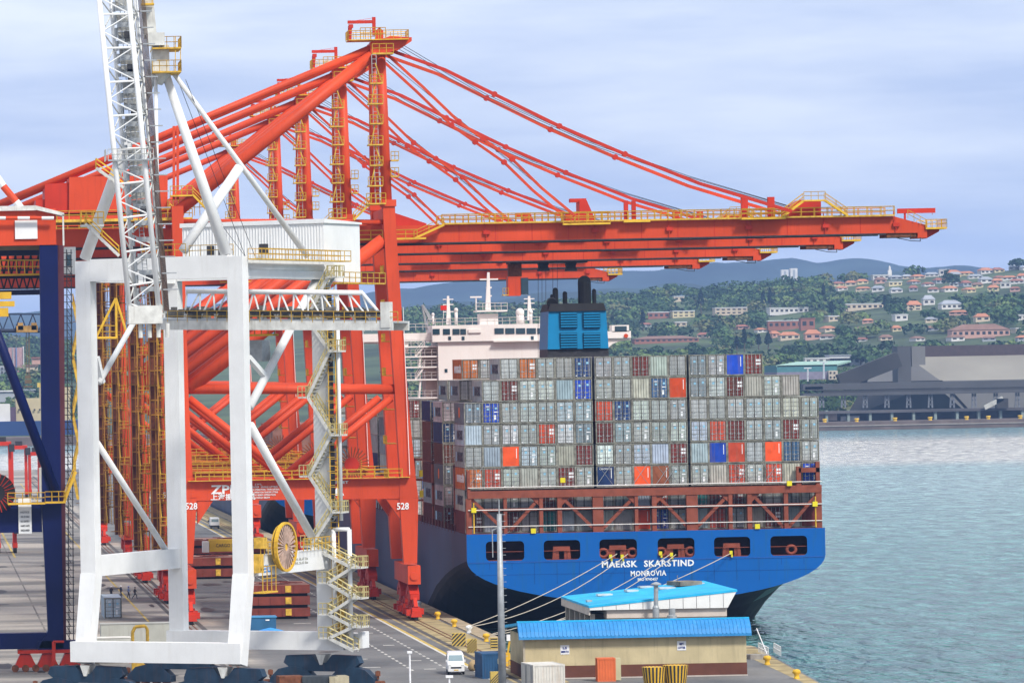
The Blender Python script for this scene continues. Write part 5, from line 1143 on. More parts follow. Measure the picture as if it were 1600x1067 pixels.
m = MB(); a, b = N_(10, 379), N_(64, 386); m.bb((N_(-10, 0).x, Yn+3, N_(0, 390).z), (N_(60, 0).x, Yn+4, N_(0, 376).z)); nv(m.build('equipment_box', [mat('khaki', (.22, .20, .13), .7)]))
m, r = MB(), MB(); a, b = N_(12, 786), N_(70, 782); m.bb((a.x, Yn-1.6, a.z-.15), (b.x, Yn-.3, a.z+.05)); a2, b2 = N_(62, 784), N_(102, 782); m.bb((b.x, Yn-1.6, a2.z-.15), (b2.x, Yn-.3, a2.z+.05)); r.rail([(a.x, Yn-1.6, a.z), (b.x, Yn-1.6, a.z)], 1.2, .9, .07); r.rail([(b.x, Yn-1.6, a2.z), (b2.x, Yn-1.6, a2.z)], 1.2, .8, .07); stair(m, r, (N_(100, 782).x, Yn-1, a2.z), (N_(118, 740).x, Yn-1, N_(0, 740).z+.1))
nv(m.build('portal_walkway', [YEL], kind='stuff')); nv(r.build('railing', [YEL], kind='stuff'))
nv(MB().bb((N_(13.5, 0).x, Yn+.1, N_(0, 834).z), (N_(34, 0).x, Yn+.28, N_(0, 790).z+.8)).build('notice_board', [WHITE])); 
for k in range(5): nv(text('notice_lettering', ['NOTICE', 'SWL 35 TONS', 'NO ENTRY', 'HARD HATS', 'REQUIRED'][k], DARK, .3, (N_(23.8, 0).x, Yn+.07, N_(0, 801+k*7).z), wide=1.0))
m = MB(); c = N_(-6, 770, -.5); m.tube(c, c+Vector((0, .8, 0)), 2.2, 20); nv(m.build('cable_reel', [BLACK])); m = MB()
for k in range(24): a_ = 2*math.pi*k/24; m.tube(c+Vector((math.cos(a_), -.05, math.sin(a_))), c+Vector((2.3*math.cos(a_), -.05, 2.3*math.sin(a_))), .05, 3)
nv(m.build('reel_spokes', [ORANGE2], kind='stuff'))
m = MB()     # caged shaft of rungs and cable beside the leg
for du in (0, 7): m.tube(N_(104+du, 390, 3), N_(108+du, 1000, 3), .08, 4)
for k in range(56): v = 395+k*11; m.tube(N_(98+k*.07, v, 3), N_(113+k*.07, v, 3), .05, 3); m.tube(N_(104, v, 3), N_(111, v+11, 3), .04, 3)
nv(m.build('shaft_cage', [DARK], kind='stuff'))
m = MB(); a, b = N_(100, 383), N_(123, 426); m.bb((a.x, Yn+9, b.z), (b.x, Yn+12, a.z)); nv(m.build('control_cabin', [mat('cabin_grey', (.30, .32, .34), .6, var=.2)])); a, b = N_(107, 395), N_(116, 412); nv(MB().bb((a.x, Yn+8.9, b.z), (b.x, Yn+8.98, a.z)).build('cabin_window', [GLASS]))
m = MB()
for k in range(7): v = 470+k*45; stair(m, m, N_(114, v+40, 12), N_(122, v+2, 12)) if k % 2 else stair(m, m, N_(122, v+40, 12), N_(114, v+2, 12))
nv(m.build('shaft_stairs', [YELD], kind='stuff'))
m = MB(); c = N_(76, 1035, 1); g0 = 0
a, b = N_(28, 1033), N_(140, 1030); m.bb((a.x, Yn-.2, 2.1), (b.x, Yn+2.2, 2.5))
for k in range(3): x = N_(40+k*35, 1045).x; m.plate([(x-1.3, .5), (x-.6, 2.0), (x+.6, 2.0), (x+1.3, .5)], Yn, Yn+2)
m.path([N_(83, 1033, -1), N_(83, 1002, -1), N_(100, 1002, -1)], .14, 6); m.path([N_(85, 1033, -1), N_(85, 1004, -1)], .14, 6); nv(m.build('bogie', [ORANGE2], kind='stuff'))
m = MB(); m.bb((N_(40, 0).x, Yn, 2.5), (N_(100, 0).x, Yn+2, 3.5)); nv(m.build('leg_foot', [NAVY]))
m = MB()
for k in range(8): x = N_(24+k*16, 1045).x; m.tube((x, Yn-.1, .42), (x, Yn+.5, .42), .42, 12)
nv(m.build('bogie_wheels', [RUST], kind='stuff'))
m = MB()    # tall yellow frame seen between the white legs
a, b, c = at(181, 466, 640), at(150, 528, 640), at(182, 528, 640); m.path([b, a, c, b], .16, 5); m.path([a, at(200, 528, 640)], .16, 5); m.rail([b, c], 1.6, .9, .1); nv(m.build('yellow_frame', [YEL], kind='stuff'))
# ================================================================ FAR SHORE: store, conveyor galleries, sheds
def FS(u, v, Y): return at(u, v, Y)
SHED = mat('shed_cladding', (.17, .165, .16), .8, var=.12, scale=.03, streak=.25, rust=(.10, .09, .09))
ROOFG = mat('shed_roof', (.25, .235, .20), .8, var=.2, scale=.02, streak=.2, rust=(.2, .19, .18))
DGR = mat('gallery_grey', (.078, .078, .082), .7, var=.15, scale=.05)
DGR2 = mat('dark_cladding', (.045, .043, .043), .7, var=.2, scale=.05)
def fbox(name, u0, v0, u1, v1, Y, d, mt, parent, kind=None):
    a, b = at(u0, (v0+v1)/2, Y), at(u1, (v0+v1)/2, Y); um = (u0+u1)/2
    return MB().bb((a.x, Y, at(um, v1, Y).z), (b.x, Y+d, at(um, v0, Y).z)).build(name, [mt], parent, kind=kind)
Yg = 2560.0
t = thing('storage_shed', 'huge grey bulk store with sloping roof across the water, right edge of the scene', 'warehouse')
def G(u, v, d=0): p = at(u, v, Yg+d); return p
zb = 1.2; gt = G(1420, 543); rt = 43.0
Lx, Rx = G(1428, 0).x, G(1900, 0).x
rz0 = G(1467, 592).z; 
m = MB()   # hipped roof: near slope, end slope
A = Vector((G(1433, 551).x, Yg+40, G(1433, 551).z)); Bp = Vector((Rx, Yg+40, A.z)); C1 = Vector((G(1470, 592).x, Yg, rz0-1)); D1 = Vector((Rx, Yg, rz0-1)); E1 = Vector((G(1376, 592).x, Yg+40, rz0-1))
m.add([A, Bp, D1, C1], [(0, 1, 2, 3)]); m.build('roof', [ROOFG], t)
m = MB(); m.add([A, C1, E1], [(0, 1, 2)]); m.add([C1, D1, Vector((Rx, Yg, zb)), Vector((C1.x+16, Yg, zb)), Vector((C1.x, Yg, rz0-6))], [(0, 1, 2, 3, 4)]); m.build('end_roof', [SHED], t)
m = MB(); m.add([Vector((E1.x-12, Yg+38, zb)), Vector((C1.x+18, Yg-1, zb)), C1+Vector((.5, -1, .3)), E1], [(0, 1, 2, 3)]); m.build('end_wall', [DGR2], t)
a, b = G(1447, 538), G(1900, 0); MB().bb((a.x, Yg+34, A.z-3), (b.x, Yg+44, A.z+3.5)).build('ridge_gallery', [mat('ridge_brown', (.07, .05, .05), .7)], t)
m = MB(); a, b = at(1402, 541, Yg-6), at(1424, 600, Yg-6); m.bb((a.x, Yg-6, b.z), (b.x, Yg+8, a.z)); m.build('tower', [DGR], t)
m = MB(); a, b = at(1424.3, 541, Yg-5), at(1446, 570, Yg-5); m.bb((a.x, Yg-5, b.z), (b.x, Yg+8, a.z)); m.bb((a.x, Yg-5, at(0, 600, Yg).z), (a.x+3.5, Yg+6, b.z)); m.build('tower_panel', [SHED], t, kind='stuff')
t = thing('conveyor_gallery', 'inclined dark conveyor gallery rising to the tower of the grey bulk store', 'conveyor')
p, q = at(1311, 597, Yg-10), at(1404, 561, Yg-10); MB().beam(p, q, 8, 6).build('gallery', [DGR2], t); m = MB(); a = at(1350, 590, Yg-10); m.box((a.x, Yg-10, a.z-3), (3, 3, 8)); m.build('support', [DGR], t)
Yq = 2500.0
t = thing('conveyor_gallery', 'long level grey conveyor gallery on trestles along the far quay', 'conveyor')
fbox('gallery', 1255, 594, 1900, 604, Yq, 7, DGR, t); fbox('window_band', 1286, 604.1, 1900, 608.4, Yq+.3, 6, DGR2, t); fbox('gallery_base', 1255, 608.5, 1900, 613.5, Yq, 7, DGR, t); fbox('gallery_end', 1258, 604.1, 1285.8, 608.4, Yq, 7, DGR, t)
for k, u in enumerate(list(range(1285, 1620, 34))):
    m = MB()
    for du in (-3, 3): p, q = at(u+du, 637, Yq), at(u+du*.6, 613, Yq); m.beam((p.x, Yq+2, p.z), (q.x, Yq+2, q.z), .8, .8)
    for v in (618, 625, 632): a = at(u-3, v, Yq); m.bb((a.x, Yq+1.6, a.z-.2), (a.x+2, Yq+2.2, a.z+.3))
    m.build('trestle', [mat('trestle_grey', (.16, .17, .19), .7)], t)
t = thing('quay_shed', 'low brown dock platform with loading bays under the long conveyor gallery', 'dock')
fbox('platform', 1262, 637, 1900, 641, Yq-8, 20, mat('platform_dark', (.09, .085, .09), .8, var=.3, scale=.05), t)
fbox('back_wall', 1262, 641, 1900, 658, Yq+9, 2, mat('bay_brown', (.10, .06, .05), .8, var=.5, scale=.03), t)
for u in range(1290, 1640, 34): fbox('bay_pillar', u, 641, u+4, 659, Yq-7, 3, mat('pillar_green', (.22, .27, .25), .8), t)
fbox('bay_front', 1268, 643, 1308, 657, Yq-4, 3, mat('bay_beige', (.30, .24, .21), .8, var=.2, scale=.05), t); fbox('bay_front', 1314, 650, 1343, 657, Yq-4, 3, mat('boat_cover', (.38, .38, .40), .8), t)
fbox('cope', 1262, 659.5, 1900, 661, SH-6.4, 3, mat('cope_light', (.30, .27, .24), .8), t)
t = thing('ship_loader', 'pale sloping ship loader boom above the far quay at the right edge', 'loader')
p, q = at(1538, 637, Yq-10), at(1567, 622, Yq-10); MB().beam(p, q, 2.2, 2).build('boom', [mat('loader_pale', (.42, .42, .38), .7)], t); m = MB(); a = at(1565, 630, Yq-9); m.box(a, (6, 4, 5)); m.build('cab', [DGR2], t)
for i, u in enumerate((1290, 1340, 1400, 1455, 1512, 1546, 1596)):
    a = at(u, 659, SH-7); q = MB(); q.lathe((a.x, SH-4.5, 1.2), [(1.0, 0), (.9, 1.0), (1.3, 1.2), (1.1, 1.8)], 8); o = q.build('quay_bollard', [YEL]); tag(o, f"tiny yellow bollard on the far quay, {['leftmost', 'second from left', 'third from left', 'middle', 'third from right', 'second from right', 'rightmost'][i]}", 'bollard', 'bollards on the far quay')
t = thing('green_shed', 'shed with pale green roof and teal wall behind the ship containers', 'shed')
m = MB(); P = [at(1213, 570.5, 2680), at(1245, 565, 2750), at(1330, 563, 2750), at(1308, 569, 2680)]; m.add(P+[p-Vector((0, 0, 1)) for p in P], [(0, 1, 2, 3), (7, 6, 5, 4), (0, 4, 5, 1), (1, 5, 6, 2), (2, 6, 7, 3), (3, 7, 4, 0)]); m.build('roof', [mat('green_roof', (.30, .46, .38), .7)], t)
fbox('upper_wall', 1214, 570.5, 1308, 581, 2680, 40, mat('teal_wall', (.07, .19, .20), .8), t); fbox('lower_wall', 1214, 581, 1294, 593, 2676, 40, mat('mauve_wall', (.22, .20, .26), .8), t); fbox('end_block', 1295, 579, 1309, 593, 2674, 20, mat('cream_wall', (.50, .44, .36), .8), t)
for u in (1298, 1304):
    for v in (582, 589): fbox('window', u-1.3, v-1.2, u+1.3, v+1.8, 2673.7, .4, DARK, t)
for i, (u, v0, v1) in enumerate(((1262, 575, 596), (1287, 566, 592))):
    a, b = at(u, v1, 2600), at(u, v0, 2600); q = MB(); q.tube(a, b, .45, 5); q.box(b, (4, 1, .6)); tag(q.build('light_mast', [mat('mast_pale', (.55, .57, .60), .6)]), ['thin pale lighting mast left of the green shed end, the lower one', 'taller pale lighting mast in front of the green shed'][i], 'light mast')

# ---------------------------------------------------------------- hillside houses and trees
def on_hill(u, v):
    """ground point of the hillside seen at this place, else None"""
    Y = SH+140
    while Y < 4750:
        X = (u-VX)/F*Y; z = hill(X, Y)
        if proj((X, Y, z))[1] <= v: return Vector((X, Y, z))
        Y += 12
    if v > lerpt(ridge, u)-14: X = (u-VX)/F*4590; return Vector((X, 4590, hill(X, 4590)))
    return None
WALLC = {'white': (.62, .60, .57), 'cream': (.55, .46, .34), 'brick': (.30, .13, .09), 'pink': (.50, .30, .24), 'grey': (.34, .36, .38), 'yellow': (.58, .50, .30)}
ROOFC = {'orange': (.44, .19, .11), 'brown': (.22, .13, .10), 'grey': (.30, .32, .35), 'white': (.60, .60, .60), 'red': (.28, .12, .09), 'dark': (.10, .10, .12)}
WM = {k: mat('wall_'+k, c, .85, var=.1, scale=.1) for k, c in WALLC.items()}; RM = {k: mat('roof_'+k, c, .85, var=.15, scale=.15) for k, c in ROOFC.items()}
HOUSES = []
def house(u, v, wpx, hpx, wall, roof, flat=False, label=None, cat='house', floors=1, rz=None, dY=0):
    p = on_hill(u, v)
    if p is None: return
    s = F/p.y; w, h = wpx/s, hpx/s; d = max(9, min(w*.7, 16)); rz = RN.uniform(-.35, .35) if rz is None else rz
    t = thing('house' if cat == 'house' else 'building', label or f'{wall} walled house with {roof} roof on the hillside', cat, (p.x, p.y+dY, p.z-1.5), rz, None)
    hw = h*(1 if flat else .58)+1.5; MB().bb((-w/2, -d/2, 0), (w/2, d/2, hw)).build('wall', [WM[wall]], t)
    m = MB()
    if flat: m.bb((-w/2-.4, -d/2-.4, hw), (w/2+.4, d/2+.4, hw+.7))
    else:
        e = .6; hh = h*.45; m.add([(-w/2-e, -d/2-e, hw), (w/2+e, -d/2-e, hw), (w/2+e, d/2+e, hw), (-w/2-e, d/2+e, hw), (-w/2+w*.22, 0, hw+hh), (w/2-w*.22, 0, hw+hh)], [(0, 3, 2, 1), (0, 1, 5, 4), (1, 2, 5), (2, 3, 4, 5), (3, 0, 4)])
    m.build('roof', [RM[roof]], t); m = MB()
    n = max(2, int(w/4))
    for f in range(floors):
        for k in range(n): x = -w/2+(k+.5)*w/n; z = 1.5+(hw-1.5)*(f+.35)/floors; m.bb((x-w/n*.28, -d/2-.06, z), (x+w/n*.28, -d/2-.01, z+(hw-1.5)/floors*.42))
    m.build('windows', [DARK], t, kind='stuff'); HOUSES.append((u, v, wpx)); return t
house(1142, 492, 50, 10, 'cream', 'white', True, 'long pale three-storey apartment block among trees above the right of the funnel', 'apartments', 2, 0)
house(1068, 496, 34, 9, 'yellow', 'white', True, 'low cream block with white roof, left of the long pale apartments', 'apartments', 2, 0)
house(1028, 498, 34, 9, 'brick', 'white', True, 'brick block joined left of the low cream block', 'apartments', 1, .1)
house(1062, 472, 16, 7, 'cream', 'white', True, 'small pale block on the hill above the cream and brick blocks', 'building', 1, 0)
house(1236, 514, 70, 12, 'brick', 'white', True, 'long red brick building with white roof edge on the hillside', 'building', 1, -.1)
house(1262, 516, 22, 16, 'brick', 'red', True, 'bright brick end block beside the long red brick building', 'building', 1, .0)
house(1040, 536, 100, 10, 'brick', 'brown', False, 'long low brick terrace just right of the bridge wing', 'building', 1, 0)
house(1064, 510, 18, 6, 'cream', 'white', True, 'small cream house below the cream apartment block', 'house', 1, 0)
house(1232, 490, 60, 8, 'white', 'white', True, 'row of pale low flats right of the twin cypresses', 'building', 1, 0)
house(1350, 484, 58, 8, 'cream', 'white', True, 'pale flat-roofed block behind trees in the middle of the town', 'building', 1, 0)
house(1530, 527, 90, 20, 'pink', 'brown', False, 'large pinkish hall with wide brown roof above the grey store', 'hall', 1, 0)
house(1290, 575, 70, 14, 'white', 'white', True, 'white colonnaded shed roofline left of the grey store tower', 'building', 2, 0)
house(1326, 573, 66, 16, 'grey', 'grey', True, 'grey warehouse roof left of the store tower', 'building', 1, 0)
house(1270, 532, 24, 15, 'pink', 'orange', False, 'orange roofed pink house low on the slope, near the ship containers', 'house')
house(1233, 531, 30, 12, 'cream', 'orange', False, 'orange roofed cream house beside the lower cypresses', 'house')
house(1210, 529, 14, 10, 'pink', 'orange', False, 'small orange roofed house left of the cream one by the cypresses', 'house')
house(1429, 486, 22, 15, 'cream', 'orange', False, 'two-storey house with bright orange hipped roof in mid slope', 'house', 2)
house(1452, 478, 18, 15, 'white', 'grey', False, 'white gabled house just right of the bright orange hipped roof', 'house')
house(1486, 484, 32, 14, 'white', 'grey', False, 'white house with broad blue-grey roof in mid slope', 'house')
house(1500, 492, 30, 7, 'pink', 'orange', False, 'low orange roofed house below the blue-grey roof', 'house')
house(1535, 504, 22, 12, 'cream', 'orange', False, 'orange roofed cream house above the large pinkish hall', 'house')
house(1378, 436, 26, 6, 'white', 'white', True, 'white church hall on the crest', 'church', 1, 0)
p = on_hill(1393, 433); s = F/p.y; t = thing('church_tower', 'slim white tower rising from the crest of the town', 'tower', (p.x, p.y, p.z-1)); MB().bb((-1.6, -1.6, 0), (1.6, 1.6, 9)).build('tower', [WM['white']], t); MB().lathe((0, 0, 9), [(1.2, 0), (.9, 3), (.1, 4.5)], 6).build('spire', [WM['white']], t)
for i, (u, v, h) in enumerate(((1240, 447, 23), (1226, 448, 22))):
    Y = 6900; p = at(u, v, Y); t = thing('tower_block', ['taller right half of the pale twin high-rise on the far blue hills', 'left half of the pale twin high-rise on the far blue hills'][i], 'high-rise', (p.x, Y, p.z-6)); hh = h/F*Y*1.2+6; MB().bb((-5, -5, 0), (5, 5, hh)).build('wall', [WM['white']], t); MB().bb((-1.6, -5.2, 2), (1.6, -5.02, hh-2)).build('window_strip', [WM['grey']], t)
rh = random.Random(21); wk = ['white', 'cream', 'pink', 'white', 'yellow', 'grey', 'white']; rk = ['orange', 'brown', 'grey', 'white', 'orange', 'red', 'grey']
def lab(u, v, wall, roof):
    side = 'near the right edge' if u > 1560 else 'right of the church tower' if u > 1440 else 'below the church tower' if u > 1340 else 'left of the church tower' if u > 1270 else 'above the ship'
    return side
cand = []
for row, (v0, du) in enumerate(((424, 15), (430, 15), (436, 16), (443, 17), (449, 20), (456, 30), (503, 62), (520, 58), (532, 48))):
    u = (1400 if row < 3 else 1310 if row < 6 else 1290)+rh.random()*10
    while u < 1640:
        gv = lerpt(ridge, u); v = v0+rh.uniform(-2, 2)+(max(0, gv+4-v0)); cand.append((u, v)); u += du*rh.uniform(.75, 1.3)
for u in (970, 1010, 1100, 1160, 1190, 700, 740): cand.append((u, rh.uniform(505, 530)))
cand.sort(); seen = {}
for u, v in cand:
    if any(abs(u-a) < (w_+14)/2 and abs(v-b) < 6 for a, b, w_ in HOUSES): continue
    wall, roof = rh.choice(wk), rh.choice(rk); fl = roof in ('white',)
    key = (wall, roof, 'crest' if v < lerpt(ridge, u)+14 else 'upper' if v < 470 else 'lower'); k = seen.get(key, 0); seen[key] = k+1
    where = {'crest': 'on the crest', 'upper': 'on the upper slope', 'lower': 'low on the slope'}[key[2]]; od = ['leftmost', 'second from left', 'third from left', 'fourth from left', 'fifth from left', 'sixth from left', 'seventh from left', 'eighth from left'][min(k, 7)]
    house(u, v, rh.uniform(13, 23), rh.uniform(6, 9.5), wall, roof, fl, f'{wall} house with {roof} roof {where}, {od} of those')
# woods: crowns made of leaf clumps
GREENS = [mat('leaf_%s' % k, c, .9, var=.35, scale=.25) for k, c in (('deep', (.032, .062, .030)), ('dark', (.045, .088, .036)), ('mid', (.075, .13, .045)), ('light', (.125, .18, .055)), ('olive', (.14, .15, .065)))]
rng = np.random.default_rng(4)
def crown_geo(c, rx, rzz, n, rg, leaf=1.6, cone=False):
    """leaf clump quads on and inside a lumpy crown"""
    d = rg.normal(size=(n, 3)); d /= np.linalg.norm(d, axis=1)[:, None]; d[:, 2] = np.where(d[:, 2] < -.35, -d[:, 2], d[:, 2])
    r = rg.uniform(.72, 1.08, n)[:, None]
    L_ = rg.normal(size=(5, 3)); L_ /= np.linalg.norm(L_, axis=1)[:, None]
    lump = .78+.34*np.max(np.clip(d@L_.T, 0, 1)**3, axis=1)[:, None]
    p = d*r*lump
    if cone: hgt = (p[:, 2]+1)/2; p[:, :2] *= np.clip(1.15-hgt*.85, .12, 1)[:, None]
    P = np.array(c)+p*np.array([rx, rx, rzz])
    nn = d+rg.normal(size=(n, 3))*.55; nn /= np.linalg.norm(nn, axis=1)[:, None]
    a = np.cross(nn, [0.3, .2, 1.0]); a /= np.linalg.norm(a, axis=1)[:, None]; b = np.cross(nn, a)
    s_ = rg.uniform(.6, 1.35, n)[:, None]*leaf; j = rg.uniform(.6, 1.2, (n, 4, 1))
    return np.stack([P-a*s_*j[:, 0], P-b*s_*j[:, 1]*.8, P+a*s_*j[:, 2], P+b*s_*j[:, 3]*.8], axis=1)
def quads_mesh(name, Q, mi, mats):
    n = len(Q); me = bpy.data.meshes.new(name); me.vertices.add(n*4); me.vertices.foreach_set('co', Q.reshape(-1).astype(np.float32))
    me.loops.add(n*4); me.loops.foreach_set('vertex_index', np.arange(n*4, dtype=np.int32)); me.polygons.add(n)
    me.polygons.foreach_set('loop_start', np.arange(0, n*4, 4, dtype=np.int32)); me.polygons.foreach_set('loop_total', np.full(n, 4, dtype=np.int32))
    for m_ in mats: me.materials.append(m_)
    me.polygons.foreach_set('material_index', mi.astype(np.int32)); me.update(); me.validate(); return me
def clear_of_house(u, v, r):
    for a, b, w_ in HOUSES:
        if abs(u-a) < w_/2+r*.55 and -2 < v-b < r*1.15: return False
    return True
CON = [(1097, 491, 14), (1194, 484, 8), (1205, 487, 10), (1152, 553, 8), (1164, 551, 8), (1186, 548, 9), (1201, 547, 14), (1006, 518, 9), (1289, 470, 8), (1301, 500, 10), (1384, 486, 8)]
HOUSES += CON
QS, MI = [], []
Yc = SH+170.0
while Yc < 4800:
    s = F/Yc; u = -80+rng.random()*10
    while u < 1720:
        X = (u-VX)/F*Yc; Y = Yc+rng.uniform(-22, 22); z = hill(X, Y); pu, pv = proj((X, Y, z))
        dens = .5+.5*noise.noise(Vector((X/170, Y/220, 4)))
        town = (pu > 1380 and pv < 452) or (pu < 160)
        r = rng.uniform(6, 12)*(1.25 if rng.random() < .15 else 1)
        hidden = (-60 < pu < 0) or (115 < pu < 620) or (1000 < pv)
        if not hidden and rng.random() < (.5 if town else .88)*(.55+dens) and clear_of_house(pu, pv, r*s):
            hgt = r*rng.uniform(.48, .78); c = (X, Y, z+hgt*.75); n = 90
            QS.append(crown_geo(c, r, hgt, n, rng, 1.75)); k = rng.choice(5, p=[.2, .3, .28, .15, .07])
            MI.append(np.where(rng.random(n) < .7, k, np.clip(k+rng.integers(-1, 2, n), 0, 4)))
        u += rng.uniform(12, 19)*(s/2.0)**.5
    Yc += 30 if Yc < 3200 else 44
me = quads_mesh('woodland', np.concatenate(QS), np.concatenate(MI), GREENS); tag(link('woodland', me), 'mixed green woods between the houses on the far hillside', 'woods', kind='stuff')
CONI = mat('conifer_leaf', (.012, .028, .020), .9, var=.3)
BARK = mat('bark', (.09, .07, .05), .9, var=.3)
def tree(u, v, hpx, wpx, cone, label, col, nm):
    p = on_hill(u, v)
    if p is None: return
    s = F/p.y; h, w = hpx/s, wpx/s; t = thing(nm, label, 'tree', tuple(p)); rg = np.random.default_rng(int(u*7+v))
    m = MB(); m.tube((0, 0, -1), (0, 0, h*.5), .5, 6, r2=.3)
    for k in range(4): a = k*1.7; m.tube((0, 0, h*.25+k*.8), (w*.3*math.cos(a), w*.3*math.sin(a), h*.45+k), .2, 4, r2=.08)
    m.build('trunk', [BARK], t, kind='stuff')
    n = int(150+40*w/4) if not cone else 200; Q = crown_geo((0, 0, h*.55), w/2, h*.47, n, rg, 1.1 if cone else 1.5, cone); mi = np.where(rg.random(n) < .7, col, np.clip(col+rg.integers(-1, 2, n), 0, 4))
    c = link('crown', quads_mesh('crown', Q, mi*0 if cone else mi, [CONI] if cone else GREENS), t); c['kind'] = 'stuff'
for args in ((1097, 491, 40, 14, True, 'tall dark conifer left of the long pale apartment block', 0, 'conifer'), (1194, 484, 30, 8, True, 'left of the twin cypresses right of the long pale apartments', 0, 'cypress'), (1205, 487, 34, 10, True, 'right of the twin cypresses right of the long pale apartments', 0, 'cypress'),
             (1152, 553, 30, 7, True, 'thin cypress, leftmost of the low group above the containers', 0, 'cypress'), (1164, 551, 40, 8, True, 'tallest slender cypress of the low group above the containers', 0, 'cypress'), (1186, 548, 26, 9, True, 'short cypress right of the tallest slender one', 0, 'cypress'), (1201, 547, 26, 15, True, 'stout dark cypress, rightmost of the low group', 0, 'cypress'),
             (1006, 518, 34, 9, True, 'dark narrow conifer between the bridge wing and the brick block', 0, 'conifer'), (1289, 470, 24, 8, True, 'dark narrow conifer left of the church tower below the crest', 0, 'conifer'), (1301, 500, 30, 10, True, 'dark conifer standing above the orange roofs in mid slope', 0, 'conifer'), (1384, 486, 22, 8, True, 'dark conifer right of the pale flat-roofed block', 0, 'conifer'),
             (1052, 462, 22, 34, False, 'big rounded dark tree on the skyline left of the funnel side hills', 1, 'broadleaf_tree'), (1478, 522, 22, 42, False, 'broad pale green tree left of the large pinkish hall', 3, 'broadleaf_tree'), (1355, 530, 18, 42, False, 'wide yellow-green flat topped tree in lower town', 3, 'broadleaf_tree'), (1570, 513, 34, 50, False, 'large rounded green tree near the right edge in mid slope', 2, 'broadleaf_tree'),
             (1490, 452, 24, 30, False, 'big dark tree just below the crest houses', 0, 'broadleaf_tree'), (1594, 420, 18, 26, False, 'round dark tree on the crest at the right edge', 0, 'broadleaf_tree'), (1484, 424, 9, 12, False, 'small tree on the crest among the houses', 1, 'broadleaf_tree'), (1318, 531, 22, 26, False, 'rounded mid green tree above the grey warehouse roof', 1, 'broadleaf_tree'), (1345, 572, 26, 34, False, 'dark green tree against the grey warehouse beside the store tower', 1, 'broadleaf_tree')):
    tree(*args)

# ---------------------------------------------------------------- left background: dock, ship, tower blocks
t = thing('tower_block', 'pinkish high-rise with white edges, left background behind the navy brace', 'high-rise')
fbox('wall', 14, 543, 36.5, 612, 3600, 20, mat('pink_tower', (.42, .26, .26), .8), t); fbox('edge', 36.5, 541, 38, 612, 3599, 20, WM['white'], t); fbox('edge', 20, 543, 21.5, 612, 3599, .8, WM['grey'], t); fbox('edge', 25, 543, 27, 612, 3599, .8, mat('blue_strip', (.15, .2, .35), .8), t)
t = thing('tower_block', 'grey gridded office block at the far left edge', 'office block'); fbox('wall', -60, 572, 18, 606, 3400, 20, WM['grey'], t)
for i in range(5):
    for j in range(3): fbox('window', 2+j*5.6, 574+i*6, 5+j*5.6, 577+i*6, 3399, .8, DGR, t)
t = thing('cargo_ship', 'dark blue tanker with tan superstructure across the dock, far left', 'ship')
fbox('hull', -200, 659, 150, 690, 2600, 40, mat('far_hull', (.02, .05, .16), .6, var=.2, scale=.02), t); fbox('superstructure', 25, 622, 110, 658.8, 2605, 25, mat('tan_paint', (.48, .40, .24), .7, var=.2, scale=.05), t); fbox('superstructure', 62, 605, 110, 622, 2606, 15, mat('tan_paint', (0, 0, 0)), t); fbox('boot_top', -200, 690.1, 150, 693, 2601, 39, RUST, t)
fbox('tank', -60, 632, 16, 658.8, 2604, 30, WM['white'], t); fbox('winch_house', 16.2, 636, 25, 658.8, 2604, 6, mat('plum', (.10, .06, .09), .8), t)
m = MB(); 
for u in (64, 60): m.tube(at(u, 605, 2610), at(u, 598, 2610), .8, 6)
m.build('vent_pipe', [mat('yellow_pipe', (.6, .45, .1), .7)], t, kind='stuff')
m = MB()
for k in range(8): fb_ = at(30+k*8, 640, 2604); m.box(fb_, (.9, .5, .9))
m.build('portholes', [DARK], t, kind='stuff')
for i, (u, v, w_) in enumerate(((10, 612, 40), (45, 610, 20), (58, 560, 16), (50, 572, 18))):
    t = thing('building', ['pale low shed behind the tanker, far left', 'white shed roof behind the tanker under the hanging trolley', 'small pink house on the hazy slope, far left', 'cream house on the hazy slope, far left'][i], 'building'); fbox('wall', u-w_/2, v, u+w_/2, v+(16 if i < 2 else 9), 3000+i*150, 15, WM[['grey', 'white', 'pink', 'cream'][i]], t); fbox('roof', u-w_/2-1, v-2, u+w_/2+1, v, 2999+i*150, 17, RM[['white', 'grey', 'red', 'brown'][i]], t)
# distant crane jib with a hanging trolley on the left
t = thing('distant_jib', 'dark lattice jib with a yellow trolley far behind the navy crane', 'crane jib'); Yj = 1200
m = MB(); p, q = at(-80, 516, Yj), at(70, 517, Yj); m.tube(p, q, .5, 5); p2, q2 = at(-80, 491, Yj), at(70, 491, Yj); m.tube(p2, q2, .25, 4)
for k in range(8): m.tube(p2.lerp(q2, k/8), p.lerp(q, (k+.5)/8), .2, 4); m.tube(p.lerp(q, (k+.5)/8), p2.lerp(q2, (k+1)/8), .2, 4)
m.build('lattice', [mat('jib_blue', (.02, .03, .06), .6)], t, kind='stuff')
m = MB(); m.box(at(42, 514, Yj-2), (5.2, 3, 1.6)); m.box(at(32, 510, Yj-2), (1.3, 3, 1.8)); m.box(at(53, 510, Yj-2), (1.3, 3, 1.8)); m.build('trolley', [mat('trolley_ochre', (.35, .2, .06), .7, var=.4)], t, kind='stuff')
m = MB()
for u in (41, 44, 46): m.tube(at(u, 520, Yj-2), at(u, 590, Yj-2), .1, 3)
m.box(at(43.5, 589, Yj-2), (1.4, 1, .8)); m.box(at(44, 596, Yj-2), (1.7, 1, 1.0)); m.box(at(44, 604, Yj-2), (2.2, 1.2, .4)); m.build('hook_block', [mat('hook_brown', (.12, .09, .06), .7)], t, kind='stuff')
